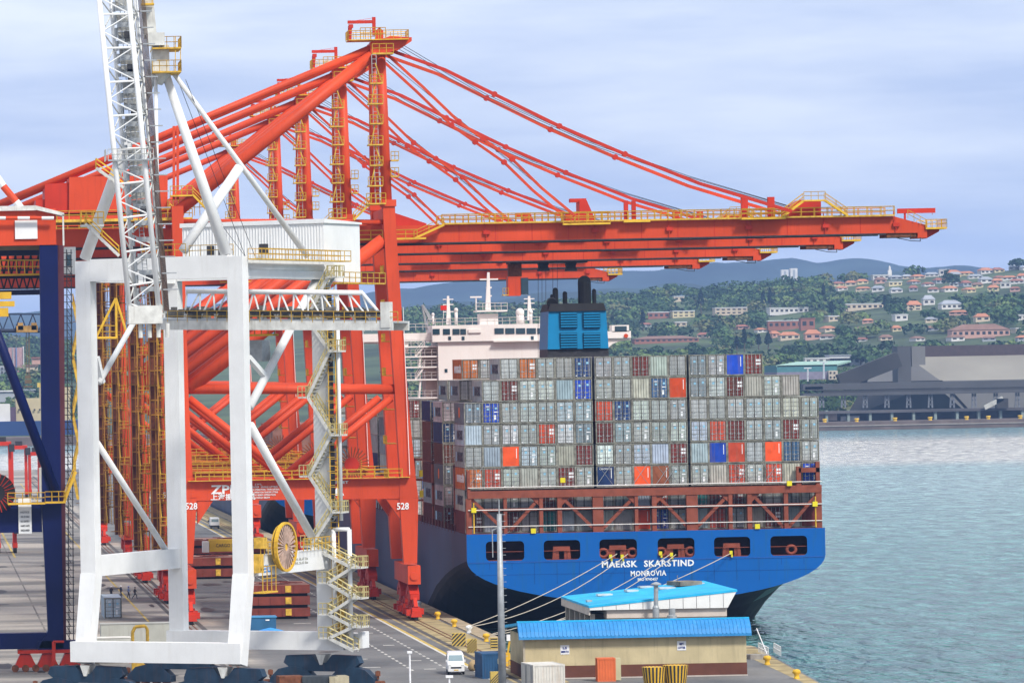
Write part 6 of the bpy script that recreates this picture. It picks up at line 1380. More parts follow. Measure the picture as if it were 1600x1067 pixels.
# ================================================================ ON THE QUAY
# front building with curved blue roof
BG = mat('beige_render', (.50, .42, .25), .85, var=.14, scale=.4, streak=.65, rust=(.30, .25, .16)); BRN = mat('brown_plinth', (.13, .050, .032), .8, var=.15)
BLU = mat('blue_roof_sheet', (.035, .24, .55), .45, var=.12, scale=.5, streak=.5, rust=(.14, .34, .58)); CYA = mat('cyan_roof', (.02, .42, .72), .6, var=.2, scale=.4, streak=.35, rust=(.08, .3, .45))
Y1 = 526.0; p0 = at(821, 1055, Y1); p1 = at(1167, 1055, Y1); X0, X1 = p0.x, p1.x
t = thing('quay_building', 'long beige building with brown plinth and curved blue roof, nearest on the pier', 'building', (X0, Y1, 0))
def q1(o): o.parent = t; o.matrix_parent_inverse = Matrix.Translation((-t.location[0], -t.location[1], 0)); return o
q1(MB().bb((X0, Y1, 1.42), (X1, Y1+13, 4.7)).build('wall', [BG])); q1(MB().bb((X0-.04, Y1-.04, 0), (X1+.04, Y1+13.04, 1.419)).build('plinth', [BRN])); q1(MB().bb((X0-.1, Y1-.1, 0), (X1+.1, Y1-.041, .12)).build('drip_edge', [mat('pale_edge', (.5, .45, .4), .8)]))
prof = [(-.9, 4.35), (-.9, 4.62), (-.55, 5.15), (-.15, 5.6), (.5, 6.1), (.62, 6.12), (.62, 5.9)]
n = len(prof); m = MB(); x0, x1 = X0-.75, X1+.45; P = [(x0+(0.0), Y1+y, z) for y, z in prof]+[(x1, Y1+y, z) for y, z in prof]
m.add(P, [(i, n+i, n+i+1, i+1) for i in range(n-1)]+[tuple(range(n))[::-1], tuple(range(n, 2*n))])
q1(m.build('roof_front', [BLU])); m = MB()
for k in range(58):
    x = x0+.1+(x1-x0-.2)*k/58
    for (ya, za), (yb, zb_2) in zip(prof[1:4], prof[2:5]): m.beam((x, Y1+ya, za+.02), (x, Y1+yb, zb_2+.02), .10, .12, (1, 0, 0))
q1(m.build('roof_ribs', [BLU], kind='stuff'))
q1(MB().bb((x0, Y1+.5, 6.12), (x1, Y1+.8, 6.28)).build('roof_cap', [CYA])); m = MB(); m.add([(x0, Y1+.8, 6.1), (x1, Y1+.8, 6.1), (x1, Y1+13.5, 5.2), (x0, Y1+13.5, 5.2), (x0, Y1+.8, 5.8), (x1, Y1+.8, 5.8), (x1, Y1+13.5, 4.9), (x0, Y1+13.5, 4.9)], [(0, 1, 2, 3), (7, 6, 5, 4), (0, 4, 5, 1), (1, 5, 6, 2), (2, 6, 7, 3), (3, 7, 4, 0)]); q1(m.build('roof_sheet', [CYA]))
q1(MB().bb((X0-.2, Y1-.1, 1.4), (X0+.03, Y1+.2, 4.6)).build('corner_pipe', [mat('pipe_beige', (.42, .37, .28), .7)]))
for (u, s_) in ((882.5, 'NO|ENTRY'), (1065, 'NO|ENTRY')):
    a = at(u, 1014, Y1); z = 3.15 if u < 1000 else 3.35; q1(MB().bb((a.x-.48, Y1-.06, z-.5), (a.x+.48, Y1-.005, z+.5)).build('wall_sign', [WPAINT]))
    q1(text('sign_lettering', ['27', '271'][u > 1000] if False else ('LS' if u < 1000 else 'MPT'), mat('sign_navy', (.03, .05, .22), .6), .34, (a.x, Y1-.075, z+.18), wide=.45, bold=.012)); q1(text('sign_lettering', 'BERTH' if u < 1000 else 'CUTTER', mat('sign_navy', (0, 0, 0)), .30, (a.x, Y1-.075, z-.22), wide=.8, bold=.012))
# back building, monopitch cyan roof with white fascia
Y2 = 555.0; t = thing('gabled_building', 'beige building with flat cyan roof and deep white panelled fascia behind the front one', 'building', (at(920, 950, Y2).x, Y2, 0))
def q2(o): return q1(o)
zf = at(1135, 949, Y2).z; aL = at(920, 950, Y2).x; aR = at(1152, 920, Y2).x; zl, zr = at(920, 946, Y2).z, at(1152, 920.5, Y2).z; D = 24
m = MB(); m.add([(aL, Y2, zl), (aR, Y2, zr), (aR, Y2+D, zr), (aL, Y2+D, zl), (aL, Y2, zl-.25), (aR, Y2, zr-.25), (aR, Y2+D, zr-.25), (aL, Y2+D, zl-.25)], [(0, 1, 2, 3), (7, 6, 5, 4), (0, 4, 5, 1), (1, 5, 6, 2), (2, 6, 7, 3), (3, 7, 4, 0)]); q2(m.build('roof', [CYA]))
wr = at(1136, 955, Y2).x; npan = 11
for k in range(npan):
    xa, xb = aL+.1+(aR-.15-aL)*k/npan, aL+.1+(aR-.15-aL)*(k+1)/npan-.06; za, zb2 = zl+(zr-zl)*(xa-aL)/(aR-aL)-.26, zl+(zr-zl)*(xb-aL)/(aR-aL)-.26
    xbb = min(xb, wr+.1) if k == npan-1 else min(xb, wr)
    m = MB(); m.plate([(xa, min(zf, za-.1)), (min(xb, wr+.1), min(zf, zb2-.1)), (xb, zb2-(0 if k < npan-1 else 0)), (xa, za)], Y2+.05, Y2+.2); q2(m.build('fascia_panel', [mat('white_panel', (.76, .76, .74), .7, var=.05)]))
m = MB(); k = 4
for j in range(5):
    y0_, y1_ = Y2+.3+j*D/5, Y2+.3+(j+1)*D/5-.08; q2(MB().bb((aL+.05, y0_, zl-1.1), (aL+.2, y1_, zl-.26)).build('fascia_panel', [mat('beige_panel', (.55, .50, .44), .8)]))
q2(MB().bb((aL+2.2, Y2+.6, 0), (wr, Y2+D-2, 4.9)).build('wall', [mat('beige_wall', (.46, .38, .28), .85, var=.1)])); q2(MB().bb((aL+2.1, Y2+.45, 4.9), (wr+.05, Y2+D-2, zf+.05)).build('ring_beam', [mat('pale_band', (.58, .50, .44), .85)]))
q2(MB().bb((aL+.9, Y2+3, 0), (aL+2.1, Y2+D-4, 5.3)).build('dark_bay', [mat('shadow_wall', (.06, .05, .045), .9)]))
for y_ in (Y2+1.2, Y2+6, Y2+10, Y2+14.5, Y2+19, Y2+22.5): q2(MB().bb((aL+.35, y_, 0), (aL+.85, y_+.6, zl-1.0)).build('column', [mat('column_beige', (.38, .34, .29), .8)]))
def vent(u, v0, v1, r, capw, name='vent_pipe'):
    a, b = at(u, v1, Y2-1.2), at(u, v0, Y2-1.2); m = MB(); m.tube((a.x, a.y, a.z), (b.x, b.y, b.z), r, 12); m.lathe((a.x, a.y, a.z), [(r*1.5, 0), (r*1.5, (b.z-a.z)*.3), (r*1.02, (b.z-a.z)*.36)], 12)
    if capw: m.lathe((b.x, b.y, b.z-.1), [(capw, 0), (capw, .12), (.1, .35)], 14)
    q2(m.build(name, [STEEL], kind='stuff'))
vent(1025, 912, 964, .26, .6); vent(1050, 950, 966, .38, 0)
RTOP = lambda x: zl+(zr-zl)*(x-aL)/(aR-aL)
for (u, v, w_, d_) in ((1040, 906, 1.6, 1.0), (1008, 915, 1.4, 1.2), (1060, 918, 2.0, 1.2), (1110, 914, 2.4, 1.5), (960, 918, 1.8, .8), (895, 930, .6, .6), (1090, 907, 1.5, 1.2)):
    x = aL+(aR-aL)*(u-905)/235; y_ = Y2+D*max(.08, min(.92, (940-v)/34)); x = min(max(x, aL+1), aR-1.5); q2(MB().box((x, y_, RTOP(x)+.12), (w_, d_, .22), .2).build('roof_patch', [mat('weathered_sheet', (.45, .48, .48), .8, var=.4)]))
m = MB(); x = aR-3.2; m.box((x, Y2+D*.75, RTOP(x)+.3), (3.0, 3.0, .5), .4); m.tube((x-1, Y2+D*.7, RTOP(x)), (x-1, Y2+D*.7, RTOP(x)+1.3), .05, 4); q2(m.build('roof_debris', [mat('roof_wood', (.22, .19, .15), .9, var=.5)], kind='stuff'))
# mast pole with rungs
a = at(785, 1067, 506); t = thing('lighting_mast', 'tall grey tapered mast with climbing pegs in front of the ship stern', 'mast', (a.x, 506, 0)); top = at(781, 780, 506).z
MB().tube((0, 0, 0), (0, 0, top-1.5), .42, 14, r2=.24).build('pole', [STEEL], t, smooth=True); MB().tube((0, 0, top-1.5), (0, 0, top), .07, 6).build('finial', [STEEL], t); m = MB()
for k in range(26): m.tube((0.2, 0, 1+k*.7), (.62, 0, 1+k*.7), .035, 4)
m.build('climbing_pegs', [STEEL], t, kind='stuff'); m = MB(); m.path([(-.3, 0, top-3.0), (-.75, 0, top-3.2), (-.75, 0, top-6.0)], .06, 5); m.build('bracket', [STEEL], t)
# mini bus
pv = gnd(713, 1054); t = thing('minibus', 'white high-roof minibus driving towards the viewer on the quay road', 'minibus', (pv.x, pv.y, 0), math.radians(-4))
VW = mat('van_white', (.78, .78, .78), .3, var=.03, spec=.5); w = .92
side = [(0, .45), (0, .95), (.25, 1.25), (.9, 1.5), (1.45, 2.15), (1.9, 2.38), (4.6, 2.42), (5.1, 2.2), (5.2, .45)]; n = len(side); m = MB()
P = []
for sx in (-1, -.86, .86, 1):
    for y, z in side: P.append((sx*w*(1 if z < 1.6 else (.97 if z < 2.2 else .9)), y+(.12 if abs(sx) == 1 and y < 1 else 0), z-(.07 if abs(sx) == 1 and z > 2 else 0)))
fs = [tuple(range(n)), tuple(range(4*n-1, 3*n-1, -1))]
for j in range(3):
    for i in range(n): fs.append((j*n+i, (j+1)*n+i, (j+1)*n+(i+1) % n, j*n+(i+1) % n))
m.add(P, fs); m.build('body', [VW], t)
m = MB(); m.add([(-.80, .93, 1.52), (.80, .93, 1.52), (.72, 1.42, 2.10), (-.72, 1.42, 2.10), (-.80, .88, 1.50), (.80, .88, 1.50), (.72, 1.37, 2.12), (-.72, 1.37, 2.12)], [(3, 2, 1, 0), (4, 5, 6, 7), (0, 1, 5, 4), (1, 2, 6, 5), (2, 3, 7, 6), (3, 0, 4, 7)]); m.build('windscreen', [mat('windscreen', (.22, .30, .33), .15, spec=.8)], t)
for s in (-1, 1):
    for y0, y1 in ((1.35, 2.2), (2.3, 3.5), (3.6, 4.8)): m = MB(); m.bb((s*.90-.02, y0, 1.5), (s*.90+.02, y1, 2.02)) if s > 0 else m.bb((-.915, y0, 1.5), (-.885, y1, 2.02)); m.build('side_window', [GLASS], t)
    for y in (.95, 4.1): m = MB(); m.tube((s*.72, y, .34), (s*.93, y, .34), .34, 14); wh = m.build('wheel', [BLACK], t); MB().tube((s*.93, y, .34), (s*.945, y, .34), .2, 10).build('hub_cap', [STEEL], wh)
    MB().box((s*.68, .07, 1.02), (.34, .1, .2)).build('headlight', [mat('headlight_glass', (.6, .62, .6), .2, spec=.8)], t); MB().box((s*1.02, 1.2, 1.5), (.12, .1, .26)).build('wing_mirror', [VW], t)
MB().box((0, -.02, .82), (1.15, .06, .16)).build('grille', [DARK], t); MB().box((0, .0, .52), (1.75, .12, .24)).build('bumper', [VW], t); MB().box((0, -.07, .55), (.5, .02, .11)).build('number_plate', [YEL], t)
# containers and boxes on the ground
def ground_container(name, label, cx, cy, rz, L, Wd, Hc, mt, cat='container', door=False):
    t = thing(name, label, cat, (cx, cy, 0), rz); m = MB(); m.bb((.06, .06, .1), (L-.06, Wd-.06, Hc-.05)); m.build('body', [mt], t); m = MB()
    for x in (0, L-.16):
        for y in (0, Wd-.16): m.bb((x, y, 0), (x+.16, y+.16, Hc))
    for z in (0, Hc-.16): m.bb((.16, 0, z), (L-.16, .12, z+.15)); m.bb((0, .16, z), (.12, Wd-.16, z+.15)); m.bb((.16, Wd-.12, z), (L-.16, Wd, z+.15)); m.bb((L-.12, .16, z), (L, Wd-.16, z+.15))
    m.build('corner_frame', [mt], t, kind='stuff'); m = MB()
    for k in range(int(L/.3)-1): m.bb((.25+k*.3, .01, .18), (.25+k*.3+.16, .06, Hc-.2))
    for k in range(int(Wd/.3)-1):
        if not door: m.bb((.01, .25+k*.3, .18), (.06, .25+k*.3+.16, Hc-.2))
    m.build('corrugation', [mt], t, kind='stuff')
    if door:
        for s in (0, 1):
            y0 = .18+s*(Wd-.36)/2; d = MB().bb((-.0, y0+.02, .2), (.055, y0+(Wd-.36)/2-.02, Hc-.2)).build('door', [mt], t); b = MB()
            for yy in (.3, .75): b.tube((-.03, y0+yy, .15), (-.03, y0+yy, Hc-.15), .03, 5)
            b.build('locking_bar', [STEEL], d, kind='stuff')
    return t
BLC = mat('blue_container_paint', (.025, .09, .20), .6, var=.2, streak=.3); RWH = mat('rusty_white_paint', (.62, .60, .54), .7, var=.1, scale=1, streak=.42, rust=(.40, .24, .13))
p = gnd(754, 1060); c = ground_container('blue_container', 'short blue open-top container beside the minibus at the foot of the mast', p.x, p.y, math.radians(4), 2.6, 4.4, 2.75, BLC); q = MB(); q.bb((1.7, -.03, 1.6), (2.35, -.0, 2.15)); q.build('notice', [mat('notice_cream', (.6, .6, .45), .7)], c)
p = at(833, 1040, 509); ground_container('white_container', 'white container streaked with rust in front of the beige building, bottom of view', p.x, 509, 0.12, 3.4, 5.2, 2.62, RWH, door=True)
pp = gnd(934, 1064.5); t = ground_container('orange_cabinet', 'orange steel cabinet with a cream side against the beige building', pp.x, pp.y, 0, 1.95, 1.6, 2.5, mat('cabinet_orange', (.66, .15, .05), .6, var=.12, streak=.4)); MB().bb((1.96, .3, .1), (2.55, 1.5, 2.45)).build('side_panel', [mat('cabinet_cream', (.48, .45, .28), .7)], t)
def striped_drum(u, v, rtop, rbot, h, label):
    p = at(u, v, 512); t = thing('striped_drum', label, 'fender drum', (p.x, 512, 0), 0, 'yellow and black slatted drums'); n = 40
    for k in range(n):
        a0, a1 = 2*math.pi*k/n, 2*math.pi*(k+.96)/n; m = MB(); ri = .93
        m.add([(rbot*math.cos(a0), rbot*math.sin(a0), 0), (rbot*math.cos(a1), rbot*math.sin(a1), 0), (rtop*math.cos(a1), rtop*math.sin(a1), h), (rtop*math.cos(a0), rtop*math.sin(a0), h), (ri*rbot*math.cos(a0), ri*rbot*math.sin(a0), 0), (ri*rbot*math.cos(a1), ri*rbot*math.sin(a1), 0), (ri*rtop*math.cos(a1), ri*rtop*math.sin(a1), h), (ri*rtop*math.cos(a0), ri*rtop*math.sin(a0), h)], [(0, 1, 2, 3), (7, 6, 5, 4), (0, 4, 5, 1), (1, 5, 6, 2), (2, 6, 7, 3), (3, 7, 4, 0)])
        m.build('slat', [YEL if k % 2 else DARK], t)
    MB().tube((0, 0, h-.1), (0, 0, h-.02), rtop*.92, 24).build('top', [YELD], t)
striped_drum(1022, 1050, 1.30, 1.05, 2.0, 'left of two yellow and black slatted drums before the brown plinth'); striped_drum(1055.5, 1050, 1.35, 1.05, 2.15, 'right of two yellow and black slatted drums before the brown plinth')
def striped_block(u, v, wpx, hpx, rz, label, horiz=False):
    p = gnd(u, v); s = F/p.y; w, h = wpx/s, hpx/s; t = thing('barrier_block', label, 'barrier block', (p.x, p.y, 0), rz, 'striped concrete blocks on the quay edge'); MB().bb((-w/2, 0, 0), (w/2, w*.8, h)).build('block', [mat('faded_yellow_block', (.58, .42, .10), .9, var=.15)], t)
    m = MB(); n = 4 if horiz else 7
    for k in range(n):
        if horiz: z = h*(k+.3)/n; m.bb((-w/2+.03, -.012, z), (w/2-.03, -.004, z+h/n*.5))
        else:
            x = -w/2+w*(k-3)/3.4; pts = []
            a, b = x, x+w*.15; cl = lambda q_: max(-w/2, min(w/2, q_))
            z0 = max(0, (-w/2-a)*1.0); P = [(a, 0), (b, 0), (b+h, h), (a+h, h)]
            Pc = []
            for (xa, za), (xb, zb3) in ((P[0], P[3]), (P[1], P[2])):
                t0 = 0 if xa >= -w/2 else (-w/2-xa)/(xb-xa); t1 = 1 if xb <= w/2 else (w/2-xa)/(xb-xa)
                t1 = max(t0, t1); Pc.append(((xa+(xb-xa)*t0, za+(zb3-za)*t0), (xa+(xb-xa)*t1, za+(zb3-za)*t1)))
            if Pc[0][0][0] < w/2 and Pc[1][1][0] > -w/2: m.plate([Pc[0][0], Pc[1][0], Pc[1][1], Pc[0][1]], -.014, -.004)
    m.build('black_stripes', [DARK], t, kind='stuff')
striped_block(717, 1009, 21, 20, math.radians(-8), 'left of the two diagonal striped blocks near the minibus'); striped_block(737.5, 1019, 15, 21, math.radians(-8), 'right and lower of the two diagonal striped blocks near the minibus')
striped_block(772.5, 1013, 11, 17, 0, 'narrow block with horizontal yellow bars left of the mast', True); striped_block(774, 1075, 14, 26, 0, 'striped block at the bottom, in front of the blue container')
def bollard(u, v, mt, label, s=1.0):
    p = gnd(u, v); m = MB(); m.lathe((0, 0, 0), [(.55*s, 0), (.40*s, .15*s), (.34*s, .6*s), (.55*s, .85*s), (.62*s, 1.1*s), (.45*s, 1.35*s), (.1*s, 1.45*s)], 12); m.tube((0, 0, .9*s), (-.55*s, 0, 1.15*s), .3*s, 8); o = m.build('mooring_bollard', [mt], smooth=True); o.location = p; return tag(o, label, 'bollard', 'bollards along the quay edge')
for a_ in ((684, 967, YEL, 'yellow bollard nearest the crane 528 foot on the quay edge'), (710, 979, YEL, 'yellow bollard halfway between the crane foot and the white bollard'), (733, 989, WHITE, 'white bollard holding the upper mooring ropes'), (760, 1002, YEL, 'yellow bollard left of the mast below the white one'), (1199, 1038, YEL, 'yellow bollard at the right pier corner beside the steps'), (1245, 1060, YEL, 'yellow bollard nearest the bottom right corner of the pier'), (655, 948, WHITE, 'small white bollard beside the ship flank by the crane foot'), (643, 930, mat('bollard_pale', (.5, .45, .3), .7), 'pale bollard farthest along the quay behind the crane foot')): bollard(*a_, s=.72 if a_[1] > 955 else .6)
# mooring ropes
def rope(u0, v0, Y0, u1, v1, label, sag=.6, z0=None):
    p = gnd(u0, v0)+Vector((0, 0, .9)) if Y0 is None else at(u0, v0, Y0); q = at(u1, v1, SY-.3); pts = []
    for k in range(13): f = k/12; c = p.lerp(q, f); c.z -= sag*4*f*(1-f); pts.append(c)
    tag(MB().path(pts, .052, 6).build('mooring_rope', [ROPE]), label, 'rope', 'mooring ropes to the stern')
rope(733, 989, None, 964, 865, 'pale mooring rope from the white bollard to the third stern opening, upper'); rope(734, 990, None, 981, 865, 'pale mooring rope from the white bollard to the third stern opening, lower', 1.6)
rope(770, 1001, None, 1048, 865, 'mooring rope from left of the mast to the fourth stern opening', 1.4); rope(768, 1003, None, 1056, 866, 'lower mooring rope of the pair to the fourth stern opening', 2.0); rope(790, 1000, None, 1142, 864, 'longest mooring rope running over the cyan roof to the fifth opening', 1.2)
for i, (u, v) in enumerate(((954, 869), (972, 869), (1032, 864), (1049, 866), (1142, 863))):
    a = at(u, v, SY-.4); q = MB(); q.box(a, (.4, .3, .5)); q.box(a+Vector((.12, 0, -.4)), (.22, .3, .4)); o = tag(q.build('rope_guard', [BOXY]), f"small yellow chafe guard on a mooring rope, {['leftmost', 'second from left', 'middle', 'second from right', 'rightmost'][i]}", 'rope guard', 'chafe guards on the mooring ropes')
# street lamps at the bottom edge
for i, (u, v, h) in enumerate(((640, 1020, 8), (702, 1058, 5))):
    Y = 470; a = at(u, v, Y); t = thing('street_lamp', ['thin white lamp post at the bottom edge left of the minibus', 'short white post with square head just below the minibus'][i], 'lamp post', (a.x, Y, 0)); MB().tube((0, 0, 0), (0, 0, a.z), .09, 8).build('pole', [WPAINT], t); MB().box((0, 0, a.z+.1), (.45 if i == 0 else .7, .4, .22)).build('lamp_head', [WPAINT], t)
# railings, steps, tyre at the pier ends
m = MB(); p = gnd(1170, 1030); t = thing('pier_steps', 'concrete steps with a white handrail at the right end of the beige building', 'steps', (p.x, p.y, 0))
for k in range(8): MB().bb((.2, k*1.1, -.1*k), (2.2, k*1.1+1.0, .55-.06*k)).build('step', [CONC], t)
m.tube((2.3, 0, 0), (2.5, 9, 3.0), .07, 5); m.rail([(2.6, 2, .1), (3.2, 12, .1)], 1.1, 1.4, .07); m.rail([(4.2, 3, .1), (4.8, 11, .1)], 1.1, 1.2, .06); m.build('handrail', [WPAINT], t, kind='stuff')
m = MB(); p = gnd(804, 1048); t = thing('pier_ladder', 'curved grey ladder hoops and rails at the water left of the beige building', 'ladder', (p.x, p.y, 0)); 
m.path([(0.6+1.0*math.cos(a), 0, .2+1.5*math.sin(a)) for a in [x*.25 for x in range(3, 13)]], .08, 5); m.rail([(-.6, 0, 0), (1.8, 0, 0)], 1.2, 1, .06); m.build('hoops', [STEEL], t, kind='stuff')
m = MB(); p = gnd(793, 1040); t = thing('signal_horn', 'yellow barrier arm with white base beside the mast', 'barrier', (p.x, p.y, 0)); m.bb((-.25, -.2, 0), (.3, .2, 1.5)); m.tube((0, 0, 1.2), (.3, 0, 2.9), .12, 6); m.build('post', [YEL], t, kind='stuff'); MB().box((.25, 0, 3.2), (.6, .3, .7)).build('lamp', [WPAINT], t)
m = MB(); p = gnd(735, 1048); t = thing('grab_bucket', 'tan machine part between the minibus and the blue container', 'machinery', (p.x+.5, p.y, 0)); m.lathe((0, .6, 0), [(.5, 0), (.75, .3), (.6, .9), (.25, 1.2)], 9); m.build('drum', [mat('tan_machine', (.42, .30, .16), .8, var=.4)], t, smooth=True); m = MB(); m.tube((.3, 0, .4), (1.2, 0, 1.6), .22, 6); m.box((.4, .3, .5), (1.0, .8, .5)); m.build('arm', [DARK], t, kind='stuff')
# hatch covers stacked between the legs
def hatch(u0, u1, vb, n_, label, dz=1.15, gap=.42):
    p0_, p1_ = gnd(u0, vb), gnd(u1, vb); t = thing('hatch_cover_stack', label, 'hatch covers', (p0_.x, p0_.y, 0)); L = p1_.x-p0_.x
    for k in range(n_):
        z = .35+k*(dz+gap); o = MB().bb((0, 0, z), (L, 12, z+dz)).build('hatch_cover', [HATCH, ], t)
        m = MB()
        for j in range(int(L/1.6)): m.bb((.2+j*1.6, -.1, z+.05), (.32+j*1.6, 0, z+dz-.05))
        m.build('stiffener', [HATCH], o, kind='stuff'); MB().bb((L*.62, -.14, z+.15), (L*.62+.8, -.101, z+dz-.1)).build('yellow_lug', [YELD], o)
        MB().bb((.3, .5, z-gap), (L-.3, 11.5, z-.01)).build('gap_shadow', [BLACK], o)  # black filler added as the shadow in the gap under each cover
    z = .35+(n_-1)*(dz+gap)+dz; MB().bb((0.05, .05, z+.003), (L-.05, 11.95, z+.02)).build('top_sheet', [HATCHT], t); m = MB(); r_2 = random.Random(n_)
    for j in range(16): x, y = r_2.uniform(.5, L-2), r_2.uniform(1, 11); m.bb((x, y, z+.02), (x+1.5, y+.5, z+.12)); m.bb((x+.4, y-.6, z+.02), (x+.8, y+1.2, z+.12))
    m.build('cleats', [HATCH], t, kind='stuff')
hatch(384, 488, 968, 3, 'stack of three red-brown hatch covers seen under the white crane mid beam'); hatch(285, 372, 905, 2, 'low stack of red-brown hatch covers behind the yellow trailer', 1.3, .5); hatch(296, 420, 868, 2, 'farther stack of red-brown hatch covers in front of the distant van', 1.0, .5)
# trailer with yellow container
p = gnd(320, 893); t = thing('yellow_container', 'yellow container with dark lettering on a white-fronted trailer behind the hatch covers', 'container', (p.x, p.y-6, 3.4)); MB().bb((0.5, 0, .2), (6, 2.4, 2.2)).build('body', [mat('cargo_yellow', (.62, .40, .04), .6, var=.1)], t); MB().bb((-.6, .1, .1), (.45, 2.3, 1.9)).build('front_cap', [WHITE], t); text('container_lettering', 'CAIRO LINE'[:0]+'CARGO LINE', DARK, .8, (3.6, -.03, 1.2), parent=t, wide=4.0)
# distant van
p = gnd(336, 826); t = thing('panel_van', 'small white panel van seen from behind on the far quay road', 'van', (p.x, p.y, 0)); w = .95; m = MB(); m.bb((-w, 0, .75), (w, 4.6, 2.35)); m.build('body', [VW], t); MB().bb((-w-.02, -.05, .35), (w+.02, 4.6, .748)).build('bumper', [DARK], t); MB().bb((-.75, -.04, 1.5), (.75, -.005, 2.1)).build('rear_window', [mat('windscreen', (0, 0, 0))], t)
for s in (-.8, .8): MB().tube((s-.12, .9, .35), (s+.12, .9, .35), .36, 10).build('wheel', [BLACK], t)
MB().box((-1.15, 3.8, 1.6), (.3, .15, .35)).build('wing_mirror', [DARK], t)
# grey container, white boxes and spreader behind the white crane
p = gnd(163, 966); t = thing('shipping_container', 'single pale grey container on the yard below the walking workers', 'container', (p.x+1.25, p.y, 0)); 
for nm, me_ in (('body', BODY), ('door', DOORS[1]), ('door', DOORS[5])): o = link(nm, me_, t); o.color = (.42, .50, .56, 1)
p = gnd(128, 1043); WB = mat('reefer_white', (.52, .52, .47), .7, var=.08, streak=.3); t = thing('white_reefer', 'long off-white container behind the left legs of the white crane', 'container', (p.x+.2, p.y+8, 0)); MB().bb((0, 0, .3), (5.8, 2.5, 2.9)).build('body', [WB], t); MB().bb((-.06, -.06, 2.9), (5.86, 2.56, 3.0)).build('top_rail', [mat('rail_pale', (.66, .64, .58), .7)], t)
t = thing('white_reefer', 'taller off-white container behind the yellow spreader frame', 'container', (p.x+3.0, p.y+20, 0)); MB().bb((0, 0, .3), (9.0, 2.5, 3.9)).build('body', [mat('reefer_cream', (.42, .42, .37), .7, var=.1, streak=.3)], t); MB().bb((-.06, -.06, 3.9), (9.06, 2.56, 4.0)).build('top_rail', [mat('rail_grey', (.36, .36, .33), .7)], t)
a = at(219, 1010, 540); t = thing('spreader_frame', 'yellow rounded frame with red jack standing by the off-white containers', 'frame', (a.x, 540, 0)); m = MB(); z = a.z-2; P = [(-.8, z-1), (-.8, z+3.6), (-.5, z+4.2), (.6, z+4.3), (.85, z+3.9), (.85, z-1)]; m.path([(x, 0, zz) for x, zz in P], .17, 6); m.path([(x, .8, zz) for x, zz in P], .17, 6); m.build('frame', [YELD], t, kind='stuff'); MB().beam((-1.3, 0, z+.3), (.5, .3, z+2.2), .35, .35).build('jack', [ORANGE2], t); MB().bb((-.85, -.1, 0), (.9, .9, z+.2)).build('base', [YELD], t)
# blue huts and tarpaulins between the legs
p = gnd(384, 1000); t = thing('site_hut', 'blue corrugated site hut under the white crane mid beam', 'hut', (p.x, p.y+6, 0)); MB().bb((0, 0, 0), (4.3, 3, 2.5)).build('wall', [mat('hut_blue', (.03, .12, .24), .6, var=.15)], t); MB().bb((-.1, -.1, 2.5), (4.4, 3.1, 2.65)).build('roof', [mat('hut_roof', (.06, .25, .45), .6)], t); MB().box((3.2, -.05, 2.2), (.5, .06, .15)).build('lamp', [WPAINT], t)
t = thing('canopy_tent', 'bright blue canopy tent with white valance beside the near leg of the white crane', 'tent', (p.x+.4, p.y-18, 0)); m = MB(); m.lathe((1.4, 0, 2.0), [(2.0, 0), (1.2, .25), (.1, .5)], 4); m.build('canopy', [mat('tent_blue', (.05, .28, .70), .7)], t); m = MB(); m.bb((0, -1.6, 1.7), (2.8, -1.5, 1.98)); m.build('valance', [WHITE], t)
for x in (0, 2.8): MB().tube((x, -1.5, 0), (x, -1.5, 2.0), .05, 5).build('pole', [WPAINT], t)
# crates and counterweight blocks at the bottom edge
for i, (u, w_, h_, mt_, lb) in enumerate(((500, 3.6, 1.6, mat('crate_dark', (.05, .06, .07), .8, var=.3), 'dark blue-black crate at the bottom edge before the right bogie'), (530, 2.0, 1.6, mat('crate_tan', (.36, .32, .22), .8, var=.3), 'tan crate beside the dark crate at the bottom edge'), (455, 2.4, 1.3, RUST, 'heap of rusty machinery at the bottom edge'))):
    a = at(u, 1058, 488); t = thing('crate', lb, 'crate', (a.x, 488, 0), .1); zt2 = at(u, 1056, 488).z; MB().bb((-w_/2, 0, 0), (w_/2, 2, zt2)).build('box', [mt_], t)
    m = MB(); [m.bb((-w_/2+k*.5, -.05, .1), (-w_/2+k*.5+.1, -.003, zt2-.1)) for k in range(int(w_/.5))]; m.build('batten', [mt_], t, kind='stuff')
# straddle carriers and yard traffic far left
def straddle(u, vb, vt, wpx, label, red=True):
    p = gnd(u, vb); s = F/p.y; h = (vb-vt)/s; w = wpx/s; t = thing('straddle_carrier', label, 'straddle carrier', tuple(p), 0, 'straddle carriers in the yard'); mt_ = ORANGE2 if red else ORANGE
    for x in (-w/2, w/2):
        for y in (0, 6): MB().bb((x-.35, y, 1.0), (x+.35, y+.8, h-1)).build('leg', [mt_], t)
        m = MB()
        for k in range(4): m.tube((x-.3, k*2.1, .7), (x+.3, k*2.1, .7), .7, 10)
        m.build('wheels', [BLACK], t, kind='stuff'); MB().bb((x-.45, -.6, 1.0), (x+.45, 7.4, 1.9)).build('chassis', [mt_], t)
    MB().bb((-w/2-.4, -.2, h-1), (w/2+.4, 7, h)).build('top_frame', [mt_], t); MB().bb((-w/4, .5, h), (w/4, 4, h+1.2)).build('engine_deck', [DARK], t); MB().bb((w/2-.2, -1.6, h-2.6), (w/2+1.2, -.2, h-.6)).build('cab', [DARK], t)
straddle(6, 790, 690, 22, 'orange straddle carrier at the far left edge, nearest of the yard group'); straddle(31, 778, 696, 22, 'dark red straddle carrier second from left in the yard'); straddle(55, 775, 706, 15, 'orange straddle carrier just left of the navy leg'); straddle(11, 864, 812, 26, 'straddle carrier low at the left edge seen under the navy portal beam')
